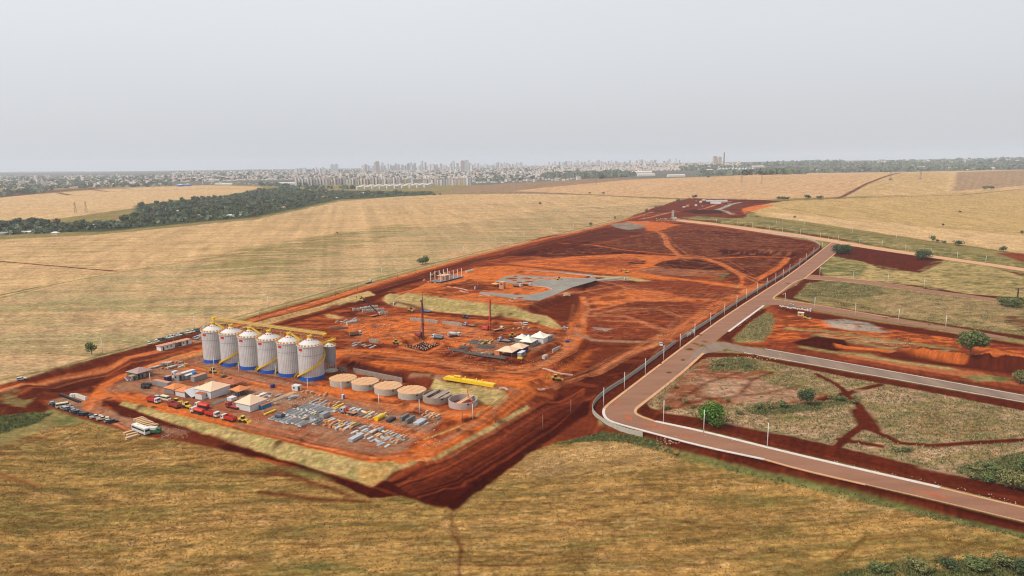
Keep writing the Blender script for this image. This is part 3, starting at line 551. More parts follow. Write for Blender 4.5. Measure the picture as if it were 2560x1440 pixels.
for P_ in ([(1985,745),(2020,708),(2080,700),(2200,712),(2300,725),(2500,752),(2800,790),(2800,860),(2560,840),(2350,808),(2200,785),(2050,762)],[(2045,660),(2080,640),(2290,680),(2340,650),(2460,665),(2800,720),(2800,760),(2420,735),(2150,700)],[(1740,545),(2060,572),(2300,605),(2560,655),(2700,690),(2560,676),(2100,602),(1800,558)]):
    area('DG',P_,3,1,.7,mod=(6,3.2),thr=.6); area('LN',P_,3,1,.5,mod=(8,4),thr=.6)
# front field of standing dry crop
FR=[(-600,1200),(0,1115),(130,1068),(210,1058),(300,1078),(340,1095),(430,1100),(560,1128),(650,1152),(740,1180),(840,1212),(925,1250),(1000,1240),(1060,1265),(1135,1282),(1200,1232),(1330,1133),(1400,1105),(1480,1092),(1560,1094),(1640,1110),(1700,1140),(1800,1168),(2000,1215),(2200,1262),(2349,1295),(2560,1350),(2800,1410),(2900,1600),(-700,1600)]
area('FF',FR,2,1)
area('FGr',FR,3,1,.75,mod=(9,1.5),thr=.54); area('FB',FR,3,1,.65,mod=(5,1.0),thr=.57); area('FS',FR,3,1,.5,mod=(4,1.1),thr=.58); area('MD',FR,3,.8,.35,mod=(22,3),thr=.66)
area('FB',FR,3,1,.45,mod=(30,7),thr=.5); area('FGr',FR,3,1,.6,mod=(45,12),thr=.52); area('FB',FR,3,1,.5,mod=(4,2.2),thr=.5); area('FF',FR,3,1,.6,mod=(20,3),thr=.54)
area('FS',[(1330,1140),(1480,1100),(1640,1120),(1700,1150),(1500,1180),(1300,1200)],8,1,.4)
area('D',[(560,1150),(700,1165),(760,1190),(880,1240),(700,1200)],3,0,.6,mod=(12,3),thr=.42)
area('GR',[(700,1165),(790,1180),(830,1200),(760,1195)],3,1,.7); area('GR',[(1380,1110),(1500,1080),(1640,1100),(1660,1120),(1540,1100),(1450,1105)],2,1,.9); line('GR',[(1700,1140),(1900,1188),(2164,1245),(2349,1290),(2560,1340),(2760,1385)],3.5,2.5,1,.8)
line('D',[(560,1180),(740,1190),(880,1242)],2.5,2,0,.7); line('D',[(650,1232),(800,1248),(925,1255)],3,2,0,.8); line('MD',[(-50,1170),(90,1215)],3,2,0,.6)
for a in [[(1130,1285),(1133,1330),(1150,1370),(1150,1440)],[(1140,1320),(1155,1385)],[(1140,1412),(1240,1415),(1350,1410)],[(1245,1270),(1262,1258)],[(370,1300),(440,1320)],[(700,1360),(800,1362)]]: line('D',a,1.0,1,0,.6)
for a in [[(0,1125),(90,1100),(130,1085)],[(0,1135),(60,1130)]]: line('PUR',a,2,1.5,0,.7)
for r in [60,66,90]: line('FB',[(2080+(r-60),1400),(2160,1350-(r-60)*.3),(2300,1340-(r-60)*.3),(2440,1360),(2560,1380)],1.2,1,.6,.8)
for i in range(14): line('FB',[(1180+i*22,1290-i*12+i*i*.3),(1250+i*26,1225-i*8+i*i*.2),(1400+i*26,1150-i*2)],1.2,1.5,1,.35)
area('DG',[(2080,1440),(2200,1410),(2400,1400),(2560,1395),(2700,1410),(2700,1500),(2000,1480)],3,1,.9,mod=(8,5),thr=.4)
area('GR',[(720,1415),(800,1400),(860,1410),(780,1428)],3,1,.6)
# subtle natural mottling of every soil
mot=.84+.32*fbm(GX/11,GY/11,201); mot2=.60+.80*fbm(GX/1.3,GY/1.3,301,2)
ca,sa=math.cos(math.radians(62)),math.sin(math.radians(62)); la=GX*ca+GY*sa; ac_=-GX*sa+GY*ca
stk=.70+.60*fbm(la/30,ac_/1.6,501,2); stk2=.72+.56*fbm(ac_/26,la/1.8,601,2); cross=fbm(GX/60,GY/60,701)>.5
soil_st=np.where(cross,stk,stk2); rowst=.80+.40*fbm((GX*.97+GY*.22)/14,(GY*.97-GX*.22)/np.clip(GY/260,1.2,8),801,2)
colr*=(mot*mot2*np.where(veg>.5,rowst,soil_st))[...,None]
# ground mesh
nr,nc=GX.shape
RM=np.ones(GX.shape)
for P_ in (MAINL+MAINR[::-1],B1U+B1L[::-1],B2U+B2L[::-1],B3U+B3L[::-1],B4U+B4L[::-1],YARD_,[(1690,930),(1700,840),(1790,840),(1840,885),(1750,890)],[(1850,800),(1890,750),(1980,745),(1975,775)]):
    Q_=[G(u,v) for u,v in P_]; k=cull(Q_,3); RM[k]=np.minimum(RM[k],np.clip((seg(GX[k],GY[k],Q_,True)-2.4)/1.5,0,1))
ZG+= np.where(veg>.5,.12,.30)*RM*(fbm(GX/2.0,GY/2.0,401)-.5)*np.clip(700/GY,0,1)+.5*RM*(fbm(GX/12,GY/12,402)-.5)*np.where(veg>.5,.3,1)
co=np.stack([GX,GY,ZG],-1).reshape(-1,3).astype(np.float32)
idx=np.arange(nr*nc).reshape(nr,nc); q=np.stack([idx[:-1,:-1],idx[:-1,1:],idx[1:,1:],idx[1:,:-1]],-1).reshape(-1,4)
me=bpy.data.meshes.new('ground'); me.vertices.add(len(co)); me.vertices.foreach_set('co',co.ravel())
me.loops.add(q.size); me.loops.foreach_set('vertex_index',q.ravel().astype(np.int32))
me.polygons.add(len(q)); me.polygons.foreach_set('loop_start',np.arange(0,q.size,4,dtype=np.int32)); me.polygons.foreach_set('loop_total',np.full(len(q),4,dtype=np.int32))
me.polygons.foreach_set('use_smooth',np.ones(len(q),bool)); me.update(calc_edges=True)
at=me.color_attributes.new('soil','FLOAT_COLOR','POINT'); at.data.foreach_set('color',np.concatenate([colr.reshape(-1,3),veg.reshape(-1,1)],1).astype(np.float32).ravel())
gm=bpy.data.materials.new('ground_surface'); gm.use_nodes=True; t=gm.node_tree; b=t.nodes['Principled BSDF']; b.inputs['Roughness'].default_value=.95; b.inputs['Specular IOR Level'].default_value=0
def nn(ty,**k):
    n=t.nodes.new(ty)
    for a,bb in k.items(): setattr(n,a,bb)
    return n
L=t.links.new
ac=nn('ShaderNodeAttribute',attribute_name='soil'); tc=nn('ShaderNodeTexCoord')
mp=nn('ShaderNodeMapping'); mp.inputs['Rotation'].default_value=(0,0,math.radians(-8)); mp.inputs['Scale'].default_value=(.35,1,1); L(tc.outputs['Object'],mp.inputs[0])
a1=nn('ShaderNodeTexNoise'); a1.inputs['Scale'].default_value=.55; a1.inputs['Detail'].default_value=5; a1.inputs['Roughness'].default_value=.7; L(mp.outputs[0],a1.inputs['Vector'])
a2=nn('ShaderNodeTexNoise'); a2.inputs['Scale'].default_value=1.6; a2.inputs['Detail'].default_value=4; a2.inputs['Roughness'].default_value=.7; L(tc.outputs['Object'],a2.inputs['Vector'])
mx=nn('ShaderNodeMix',data_type='FLOAT'); L(ac.outputs['Alpha'],mx.inputs['Factor']); L(a2.outputs['Fac'],mx.inputs['A']); L(a1.outputs['Fac'],mx.inputs['B'])
mr=nn('ShaderNodeMapRange'); mr.inputs['From Min'].default_value=.32; mr.inputs['From Max'].default_value=.68; L(mx.outputs['Result'],mr.inputs['Value'])
lo=nn('ShaderNodeMapRange'); L(ac.outputs['Alpha'],lo.inputs['Value']); lo.inputs['To Min'].default_value=.80; lo.inputs['To Max'].default_value=.62
hi=nn('ShaderNodeMapRange'); L(ac.outputs['Alpha'],hi.inputs['Value']); hi.inputs['To Min'].default_value=1.18; hi.inputs['To Max'].default_value=1.34
L(lo.outputs[0],mr.inputs['To Min']); L(hi.outputs[0],mr.inputs['To Max'])
vm=nn('ShaderNodeVectorMath',operation='SCALE'); L(ac.outputs['Color'],vm.inputs[0]); L(mr.outputs[0],vm.inputs['Scale']); L(vm.outputs[0],b.inputs['Base Color'])
bp=nn('ShaderNodeBump'); bp.inputs['Distance'].default_value=.5; bp.inputs['Strength'].default_value=.5; L(mx.outputs['Result'],bp.inputs['Height']); L(bp.outputs[0],b.inputs['Normal'])
me.materials.append(gm); go=ob('ground',me); tag(go,kind='structure')
del co,q,idx

print('Z range',ZG.min(),ZG.max())
# ---------------------------------------------------------------- roads, kerbs, fence
def chaik(p,n=2,closed=False):
    p=[np.array(a) for a in p]
    for _ in range(n):
        q=[] if closed else [p[0]]
        for i in range(len(p) if closed else len(p)-1):
            a=p[i]; b=p[(i+1)%len(p)]; q+=[a*.75+b*.25,a*.25+b*.75]
        if not closed: q.append(p[-1])
        p=q
    return p
def W(pts,sm=1): return chaik([G(u,v) for u,v in pts],sm)
def M2(name,c1,c2,scale=.15,rough=.9,fine=3.0,stretch=(1,1,1),rot=0,c3=None):
    m=bpy.data.materials.new(name); m.use_nodes=True; t=m.node_tree; b=t.nodes['Principled BSDF']; b.inputs['Roughness'].default_value=rough; b.inputs['Specular IOR Level'].default_value=.2
    tc=t.nodes.new('ShaderNodeTexCoord'); mp=t.nodes.new('ShaderNodeMapping'); mp.inputs['Rotation'].default_value=(0,0,rot); mp.inputs['Scale'].default_value=stretch; t.links.new(tc.outputs['Object'],mp.inputs[0])
    n=t.nodes.new('ShaderNodeTexNoise'); n.inputs['Scale'].default_value=scale; n.inputs['Detail'].default_value=6; n.inputs['Roughness'].default_value=.65; t.links.new(mp.outputs[0],n.inputs['Vector'])
    r=t.nodes.new('ShaderNodeValToRGB'); e=r.color_ramp.elements; e[0].position=.35;e[1].position=.65; e[0].color=alb(c1)+(1,); e[1].color=alb(c2)+(1,)
    if c3: q=e.new(.8); q.color=alb(c3)+(1,)
    n2=t.nodes.new('ShaderNodeTexNoise'); n2.inputs['Scale'].default_value=fine; n2.inputs['Detail'].default_value=3; t.links.new(tc.outputs['Object'],n2.inputs['Vector'])
    mr=t.nodes.new('ShaderNodeMapRange'); mr.inputs['From Min'].default_value=.3; mr.inputs['From Max'].default_value=.7; mr.inputs['To Min'].default_value=.86; mr.inputs['To Max'].default_value=1.12; t.links.new(n2.outputs['Fac'],mr.inputs[0])
    vm=t.nodes.new('ShaderNodeVectorMath'); vm.operation='SCALE'; t.links.new(n.outputs['Fac'],r.inputs[0]); t.links.new(r.outputs[0],vm.inputs[0]); t.links.new(mr.outputs[0],vm.inputs['Scale']); t.links.new(vm.outputs[0],b.inputs['Base Color'])
    return m
m_road=M2('dusty_asphalt',(146,100,76),(162,116,90),.09,stretch=(.25,1.4,1),rot=math.radians(-58),c3=(188,108,68))
m_road2=M2('grey_asphalt',(132,108,92),(156,130,110),.06,stretch=(2,.3,1),rot=math.radians(35))
m_kerb_tan=M2('soiled_kerb',(206,150,104),(222,172,130),.25); m_kerb_white=M2('limed_kerb',(214,198,186),(232,222,212),.3); m_yard=M2('yard_asphalt',(134,126,116),(160,150,136),.07,c3=(186,170,146))
def sheet(name,pts,z,mat,sm=0):
    P=[(p[0],p[1],z) for p in pts]; mb=MB(); mb.poly(P); return tag(mb.build(name,mat),kind='structure')
sheet('road',W(MAINL)+W(MAINR)[::-1],.12,m_road)
def band(name,U,Lw,mat,z=.128,n=60):
    mb=MB(); 
    def rs(P):
        P=np.array(P); d=np.r_[0,np.cumsum(np.hypot(*np.diff(P[:,:2],axis=0).T))]; s=np.linspace(0,d[-1],n); return np.stack([np.interp(s,d,P[:,i]) for i in (0,1)],-1)
    a=rs(W(U)); b_=rs(W(Lw)); vs=[]
    for p,q in zip(a,b_):
        for f in (0,.5,1):
            x,y=p*(1-f)+q*f; vs.append((x,y,H(x,y)+z+.05))
    mb.add(vs,[(i*3+k,i*3+k+1,i*3+k+4,i*3+k+3) for i in range(n-1) for k in(0,1)]); return tag(mb.build(name,mat),kind='structure')
band('branch_road',B1U,B1L,m_road2); band('branch_road',B2U,B2L,m_road); band('branch_road',B3U,B3L,m_road); band('branch_road',B4U,B4L,m_kerb_tan)
band('branch_road',[(1885,772),(1935,752),(1960,752)],[(1860,790),(1905,764),(1955,763)],m_road,.13,12)
band('branch_road',[(1745,872),(1790,856),(1830,860)],[(1690,935),(1750,885),(1830,876)],m_road2,.13,12)
def sweep(mb,P,w,h,off=0,zb=.0,z0=None):
    P=[np.array(p) for p in P]; n=len(P); vs=[]
    for i in range(n):
        d=P[min(i+1,n-1)][:2]-P[max(i-1,0)][:2]; d=d/(np.hypot(*d)+1e-9); nn_=np.array([-d[1],d[0]])
        z=(P[i][2] if z0 is None else z0)+zb
        for s,zz in((-w/2,z-.3),(w/2,z-.3),(w/2,z+h),(-w/2,z+h)):
            q=P[i][:2]+nn_*(off+s); vs.append((q[0],q[1],zz))
    fs=[(i*4+k,i*4+(k+1)%4,i*4+4+(k+1)%4,i*4+4+k) for i in range(n-1) for k in range(4)]+[(0,3,2,1),(4*n-4,4*n-3,4*n-2,4*n-1)]
    mb.add(vs,fs)
def kerb(pts,mat,w=1.1,off=0,h=.27):
    mb=MB(); sweep(mb,W(pts),w,h,off); return tag(mb.build('pavement',mat),kind='structure')
kerb(MAINL[:11],m_kerb_tan,1.5,-.5); kerb(MAINL[10:17],m_kerb_white,1.3,-.5); kerb(MAINL[16:19],m_kerb_tan,1.0,-.5); kerb(MAINL[18:],m_kerb_tan,.3,-.2)
kerb(MAINR[1:3],m_kerb_tan,1.4,.6); kerb([(2009,697),(1985,704),(1948,732),(1930,745),(1938,750)],m_kerb_tan,1.3,.5); kerb([(1907,764),(1819,829)],m_kerb_white,1.6,.7)
kerb([(1756,883),(1693,940),(1589,1020)],m_kerb_tan,1.7,.7); kerb(MAINR[7:11],m_kerb_tan,1.3,.6); kerb(MAINR[10:16],m_kerb_white,1.7,.7); kerb(MAINR[15:],m_kerb_tan,1,.4)
for a in ([(2110,612),(2143,616),(2293,639),(2464,663),(2700,700)],[(2009,697),(2158,708),(2308,731),(2502,756)],[(2019,687),(2158,700),(2308,721)],[(1930,747),(2036,761),(2137,778.5),(2248,798)],[(1690,546),(1949,578),(2081,599)]): kerb(a,m_kerb_tan,.7,0)
for a in ([(1860,882),(2081,921),(2293,958),(2560,1006)],[(1913,872.5),(2081,902),(2257,933.7),(2560,989)],): kerb(a,m_kerb_white,.25,0)
YARD=[(1236,705),(1264,691),(1284,688),(1334,690),(1397,693.6),(1451,696.7),(1475,696),(1479,692),(1472,689),(1412,683.4),(1314,676.5),(1314,674.5),(1400,680),(1478,686.5),(1494,700.5),(1428,719.4),(1381,740),(1348,752),(1328,751.4),(1287,746.7),(1197,735),(1201,729.5),(1287,736.6),(1325,737),(1350,732),(1378,725.6),(1379,722.5),(1366,718),(1327,714),(1266,707.5)]
sheet('paved_yard',[GZ(u,v,7) for u,v in YARD],7.13,m_yard)
# red mud dragged onto the asphalt
m_mud=M('dried_mud',(176,92,52),.95,0,.2,.6); rm=random.Random(4)
for k,(u,v,l,w_,rz_) in enumerate([(1640,1066,18,3,-35),(1570,1045,9,4,-80),(1720,1092,14,2,-30),(1545,1010,10,2,58),(1700,940,16,2,58),(1730,905,12,3,58),(1790,868,10,5,0),(1850,815,14,2,58),(1905,775,9,4,20),(1990,712,16,2,58),(1960,735,10,3,58),(2085,620,10,4,0),(2330,1236,14,3,-35),(1870,800,18,1.5,58),(1640,985,16,2,58)]):
    p=G(u,v); P_=[]; n=26; a_=math.radians(rz_)
    for i in range(n):
        t_=2*math.pi*i/n; r_=rm.uniform(.55,1.1); x,y=math.cos(t_)*l/2*r_,math.sin(t_)*w_/2*r_; P_.append((p[0]+x*math.cos(a_)-y*math.sin(a_),p[1]+x*math.sin(a_)+y*math.cos(a_),.128+.004*(k%3)))
    o=MB().poly(P_).build('mud_stain',m_mud); tag(o,kind='structure')
# low edging stones of the paved yard
mb=MB(); sweep(mb,[GZ(u,v,7) for u,v in [(1397,693.6),(1451,696.7),(1475,696),(1479,692),(1472,689),(1412,683.4)]],.3,.25); sweep(mb,[GZ(u,v,7) for u,v in [(1325,737),(1350,732),(1378,725.6),(1379,722.5),(1366,718),(1327,714)]],.3,.25)
tag(mb.build('kerbstones',m_kerb_white),kind='structure')
m_conc=M('concrete_panel',(186,176,160),.85,0,.12,.7); m_concd=M('stained_concrete',(172,158,142),.85,0,.22,.5,.35)
FENA=[(1606,1092),(1570,1084),(1542,1074.6),(1511,1060.4),(1492,1046),(1482,1034),(1480,1022),(1490,1004),(1508.6,987),(1540,966),(1565,952),(1689,858.4)]
FENB=[(1703,849),(1775,803),(1800,786),(1889,729),(1979,675),(2040,628),(2050,620),(2050,612),(2034,602),(1979,590),(1900,580)]
for pts,lb in((FENA,'low run of concrete panel fence curving round the bend of the paved road'),(FENB,'long straight concrete panel fence ending in a hooked curve by the far junction')):
    P=W(pts,2); t_=thing('concrete_fence',lb,'fence',P[0])
    mb=MB(); Q=[p-P[0] for p in P]; sweep(mb,Q,.14,2.3); mb.build('panel',m_conc,t_)
    mb=MB(); acc=0
    for i in range(len(Q)-1):
        d=Q[i+1]-Q[i]; L_=float(np.hypot(d[0],d[1])); k=(3-acc%3)%3
        while k<L_:
            f=k/L_; p=Q[i]+d*f; mb.box(p[0],p[1],p[2]-.2,.22,.22,2.65,math.atan2(d[1],d[0])); k+=3
        acc+=L_
    tag(mb.build('post',m_conc,t_),kind='stuff')
# ---------------------------------------------------------------- poles
m_pole=M('pole_concrete',(232,228,220),.7,0,.06); m_poleb=M('weathered_wood_pole',(150,104,80),.8,0,.15)
def pole_proto(h,mat,arm):
    t_=thing('utility_pole','x','pole'); mb=MB(); mb.cyl(0,0,-.5,.2,h+.5,8,.13); mb.build('shaft',mat,t_,smooth=True)
    if arm: mb=MB(); mb.box(0,0,h-.6,1.5,.10,.12); mb.box(0,0,h-.45,.12,.12,.3); mb.build('crossarm',mat,t_)
    return reg(t_)
PP={(9.5,0,0):None}
def poles(lst,h,label,group,mat=0,arm=0):
    key=(h,mat,arm)
    for i,(u,v) in enumerate(lst):
        p=on(u,v); lb=label.format(ORDS[i] if i<20 else f'number {i+1}')
        if PP.get(key) is None:
            PP[key]=pole_proto(h,m_poleb if mat else m_pole,arm); o=PP[key]; o.location=p; o['label']=lb; o['category']='pole'; o['group']=group
        else: dup(PP[key],p,random.uniform(-.2,.2),lb,'pole',group)
poles([(1509,1016),(1561,974),(1613,937.5),(1659,902),(1700,871),(1736.5,843),(1776,813.5),(1811,788),(1841.6,767.5),(1866,749),(1893,733.7),(1917,719.8),(1938.6,706),(1957.5,695.5),(1974,682),(1999,667),(2015,653),(2034,636),(2055,622),(2070,610)],9.5,'slim white pole by the concrete fence of the main road, {} from the bend','poles along the main paved road')
poles([(1658.6,1056),(1759,1082),(1918,1118)],10.5,'tall white pole on the inner kerb of the foreground road, {} from the bend','poles along the main paved road')
poles([(1962,761.6),(2036,773.5),(2137.4,789.3),(2245.8,806.3),(2363.5,822.8)],10,'white pole on the side street above the grey gravel heap, {} from the junction','poles along the side streets')
poles([(2049,692),(2133,701.8),(2219,711.7),(2310,722)],10,'white pole on the side street below the dark ploughed lot, {} from the junction','poles along the side streets')
poles([(1687.6,553.7),(1790.7,558.4),(1842.7,565.5),(1880.6,571),(1924,577),(1956,582),(2000.7,588),(2051,595),(2095.6,602),(2149,610),(2204.6,618),(2263.4,627.5),(2326.4,637.6),(2392.7,648.4),(2463.8,659.4)],9.5,'white pole along the straight far road, {} from its left end','poles along the far straight road')
poles([(1834.7,539.7),(1869.9,544.8),(1907.4,550),(1940.9,562),(1956.6,556.6),(2010,566),(2130,583),(2240,600)],8.5,'thin pole at the upper edge of the green belt, {} from the left','poles behind the green belt')
poles([(257,884),(486.4,823),(671,771),(825.8,728.7),(954.7,692.8),(1158.6,634),(1240,612),(1310,594),(1378,583),(1433,574),(1475,564),(1537,550),(1610,547)],10,'slim pale pole at the edge of the big dry field, {} from the left','poles along the big dry field',arm=1)
poles([(648.7,796),(716.7,776),(839,741),(893.8,725),(945,710),(994,696),(1023,691),(1038,683),(1080,670)],6,'short brownish pole on the lower side of the red dirt road, {} from the left','short poles along the dirt road',mat=1)
poles([(377,965),(536,924),(598,936),(690,945),(770,980),(854,989),(948,1021),(1049,1035),(1182,1048),(534,952)],7.5,'thin site lighting pole standing in the silo yard, {} in the row from the left','lighting poles of the silo yard')
poles([(1156,1056),(1238.5,1056),(435,864),(1188,722),(1194,724),(1418,852),(1427,1035),(1357,1075)],7.5,'thin brown timber pole inside the work site, {} from the near corner','timber poles of the site',mat=1)
# ---------------------------------------------------------------- silos
def M_corr(name,c,R_,n=44,rings=14,h=20):
    m=M(name,c,.42,.12,.08,.35); t=m.node_tree; b=t.nodes['Principled BSDF']; src=b.inputs['Base Color'].links[0].from_socket
    tc=t.nodes.new('ShaderNodeTexCoord'); sp=t.nodes.new('ShaderNodeSeparateXYZ'); t.links.new(tc.outputs['Object'],sp.inputs[0])
    def mt(op,a=None,b_=None,v=None):
        q=t.nodes.new('ShaderNodeMath'); q.operation=op
        if a is not None:t.links.new(a,q.inputs[0])
        if b_ is not None:t.links.new(b_,q.inputs[1])
        elif v is not None:q.inputs[1].default_value=v
        return q.outputs[0]
    an=mt('ARCTAN2',sp.outputs['Y'],sp.outputs['X']); fr=mt('FRACT',mt('MULTIPLY',an,v=n/2/math.pi)); st=mt('LESS_THAN',fr,v=.2)
    rg=mt('LESS_THAN',mt('FRACT',mt('MULTIPLY',sp.outputs['Z'],v=rings/h)),v=.09); 
    f=mt('MULTIPLY',mt('MAXIMUM',mt('MULTIPLY',st,v=.7),mt('MULTIPLY',rg,v=.22)),v=.66)
    mx=t.nodes.new('ShaderNodeMix'); mx.data_type='RGBA'; t.links.new(f,mx.inputs['Factor']); t.links.new(src,mx.inputs['A']); mx.inputs['B'].default_value=alb((74,64,66))+(1,); t.links.new(mx.outputs['Result'],b.inputs['Base Color'])
    bp=t.nodes.new('ShaderNodeBump'); bp.inputs['Distance'].default_value=.06; t.links.new(fr,bp.inputs['Height']); t.links.new(bp.outputs[0],b.inputs['Normal'])
    return m
m_silo=M_corr('galvanised_silo_wall',(222,217,214),7); m_silo2=M_corr('galvanised_silo_wall_small',(176,172,176),3.5,24,8,9)
m_white=M('white_painted_metal',(222,218,212),.5,.0,.03,.5,.08); m_blue=M('blue_paint',(8,92,190),.5,0,.08); m_yel=M('yellow_paint',(246,200,20),.5,0,.06); m_or=M('orange_paint',(226,128,42),.6,0,.1); m_red=M('red_paint',(214,46,20),.5,0,.1)
m_gtruss=M('galvanised_truss',(196,166,120),.6,.2,.1); m_galv=M('galvanised_sheet',(214,212,210),.5,.05,.12,.5); m_dark=M('dark_rubber',(40,38,38),.8,0,.1); m_orl=M('orange_floor_grating',(240,176,84),.7,0,.1)
SR=7.05; SH=19.6
VIEW=lambda x,y: math.atan2(-y,-x)   # direction from the silo towards the viewpoint, used only to read positions off the photo
_vc={}
def VENT(m,a,b,c):
    k=(m.name,a)
    if k not in _vc: mb=MB(); mb.box(0,0,0,a,b,c,0,.7,.8); mb.box(.05,0,c,a*.9,b*1.1,.06); _vc[k]=mb.mesh('vent',m)
    return _vc[k]
def silo(loc,long_st,short_st,label,roofstair,last=False):
    s=thing('grain_silo',label,'silo',loc,0,'row of six large grain silos')
    mb=MB(); mb.cyl(0,0,-.5,SR+.16,2.65,64); mb.build('base_ring',m_blue,s,smooth=False)
    mb=MB(); mb.cyl(0,0,2.16,SR,SH-2.16,72); o=mb.build('wall',m_silo,s)
    mb=MB(); mb.cyl(0,0,SH,SR+.25,3.55,40,1.05); rf=mb.build('roof',m_white,s)
    mb=MB(); mb.cyl(0,0,SH-.12,SR+.34,.24,64,cap=True); mb.build('eave_ring',m_white,s)
    mb=MB(); mb.cyl(0,0,SH-5.2,SR+.03,.12,64,cap=False); mb.build('wind_ring',M_get('dark_band',(90,84,88)),s)
    mb=MB(); mb.cyl(0,0,SH+3.5,1.15,1.3,16); mb.cyl(0,0,SH+4.8,1.5,.12,16)
    for a in range(8): mb.beam((1.4*math.cos(a*.785),1.4*math.sin(a*.785),SH+4.9),(1.4*math.cos(a*.785),1.4*math.sin(a*.785),SH+5.8),.08)
    mb.build('roof_cap',m_yel,rf)
    for k in range(22):
        a=2*math.pi*k/22; ob('eave_vent',VENT(m_or,.8,.62,.6),rf,((SR-.45)*math.cos(a),(SR-.45)*math.sin(a),SH+.25),a)
    for k in range(10):
        a=2*math.pi*(k+.5)/10; ob('roof_vent',VENT(m_red,.55,.5,.45),rf,(2.4*math.cos(a),2.4*math.sin(a),SH+2.7),a)
    mb=MB()
    for z in (SH+.75,SH+1.25):
        for k in range(40):
            a,b_=2*math.pi*k/40,2*math.pi*(k+1)/40; mb.beam(((SR+.5)*math.cos(a),(SR+.5)*math.sin(a),z),((SR+.5)*math.cos(b_),(SR+.5)*math.sin(b_),z),.07)
    for k in range(40): a=2*math.pi*k/40; mb.beam(((SR+.5)*math.cos(a),(SR+.5)*math.sin(a),SH),((SR+.5)*math.cos(a),(SR+.5)*math.sin(a),SH+1.25),.06)
    mb.build('eave_railing',m_yel,s)
    va=VIEW(loc[0],loc[1])
    # red maker's plate near the eave
    a=va-math.radians(50); mb=MB(); n=6
    for k in range(n):
        a0=a-.2+k*.4/n; a1=a0+.4/n; r=SR+.07
        mb.add([(r*math.cos(a0),r*math.sin(a0),SH-2.4),(r*math.cos(a1),r*math.sin(a1),SH-2.4),(r*math.cos(a1),r*math.sin(a1),SH-1.0),(r*math.cos(a0),r*math.sin(a0),SH-1.0)],[(0,1,2,3)])
    sp_=mb.build('sign_plate',m_red,s)
    mb=MB(); 
    for k in range(5):
        a0=a-.13+k*.055; r=SR+.11; q=[(a0,SH-1.75),(a0+.025,SH-1.75),(a0+.025,SH-1.45),(a0,SH-1.45)]; mb.add([(r*math.cos(t),r*math.sin(t),z) for t,z in q],[(0,1,2,3)])
    mb.build('sign_lettering',M_get('dark_red_letters',(96,22,16)),sp_)
    def stairs(a0,a1,z0,rate,nm):
        mb=MB(); k=a0; z=z0; st=.045; r0,r1=SR+.25,SR+1.15
        while k<a1:
            k2=k+st; z2=z+rate*st
            P=[]; 
            for aa,zz in((k,z),(k2,z2)):
                ang=va-math.pi/2+aa
                for rr,dz in((r0,0),(r1,0),(r1,.9),(r0,.9)): P.append((rr*math.cos(ang),rr*math.sin(ang),zz+dz*1.0))
            mb.add(P,[(0,4,5,1),(1,5,6,2),(0,3,7,4)]); 
            k=k2; z=z2
        mb.build(nm,m_yel,s)
    if long_st: stairs(-.12,3.75 if last else 2.6,.1,4.1,'spiral_stair')
    if short_st:
        stairs(1.75,2.25,.0,6.2,'access_stair')
        mb=MB(); 
        for aa in (2.25,2.4,2.55): 
            ang=va-math.pi/2+aa; mb.box((SR+.7)*math.cos(ang),(SR+.7)*math.sin(ang),3.0,1.1,1.4,.2,ang)
        mb.build('landing',m_orl,s)
    if roofstair:
        ang=va-math.pi/2+2.6; mb=MB(); c,n=math.cos(ang),math.sin(ang)
        for o_ in (-.35,.35): mb.beam((1.6*c-o_*n,1.6*n+o_*c,SH+4.6),((SR+.2)*c-o_*n,(SR+.2)*n+o_*c,SH+1.0),.28,.7)
        mb.build('roof_stair',m_yel,s)
    return s
_mc={}
def M_get(n,c,**k):
    if n not in _mc: _mc[n]=M(n,c,**k)
    return _mc[n]
SB=[(541,908),(586,917),(632,925.6),(679,935),(729,944),(781,953)]
# equal spacing along the row
p0=G(*SB[0]); p5=G(*SB[5]); 
def back(p,r): d=math.hypot(p[0],p[1]); return np.array([p[0]*(1+r/d),p[1]*(1+r/d)])
q0=back(p0,SR); q5=back(p5,SR); SPOS=[]
lab=['large grey grain silo at the far left end of the row, above the turf strip','large grain silo second from the left with a long yellow stair climbing its lower wall','third large grain silo from the left with only a short yellow foot stair','large grain silo fourth from the left with a long yellow stair across its lower wall','large grain silo fifth from the left, between two silos with long yellow stairs','nearest large grain silo, at the right end, yellow stair spiralling to its top']
for i in range(6):
    q=q0+(q5-q0)*i/5; q=q*.6+back(G(*SB[i]),SR)*.4; SPOS.append(q); silo((q[0],q[1],-3.0),i%2==1,i<5,lab[i],i%2==0,i==5)
# small hopper silo
q=back(G(828,931),3.5); SS=q; s=thing('hopper_silo','small grey silo on open legs beside the nearest large silo','silo',(q[0],q[1],-3))
mb=MB(); mb.cyl(0,0,6.0,3.3,9.2,40); mb.build('wall',m_silo2,s); mb=MB(); mb.cyl(0,0,15.2,3.45,1.9,24,.6); mb.build('roof',m_white,s)
mb=MB(); mb.cyl(0,0,2.6,.4,3.4,24,3.2); mb.build('hopper',m_galv,s); lm=MB().box(0,0,0,.16,.16,6.1).mesh('leg',m_galv)
for k in range(14): a=k*2*math.pi/14; ob('leg',lm,s,(3.25*math.cos(a),3.25*math.sin(a),0),a)
mb=MB(); mb.cyl(0,0,-.6,4.0,.9,32); mb.build('foundation',m_conc,s)
mb=MB(); 
for k in range(20):
    a,b_=2*math.pi*k/20,2*math.pi*(k+1)/20; mb.beam((3.7*math.cos(a),3.7*math.sin(a),16.1),(3.7*math.cos(b_),3.7*math.sin(b_),16.1),.09); mb.beam((3.7*math.cos(a),3.7*math.sin(a),15.1),(3.7*math.cos(a),3.7*math.sin(a),16.1),.07)
mb.build('eave_railing',m_yel,s)
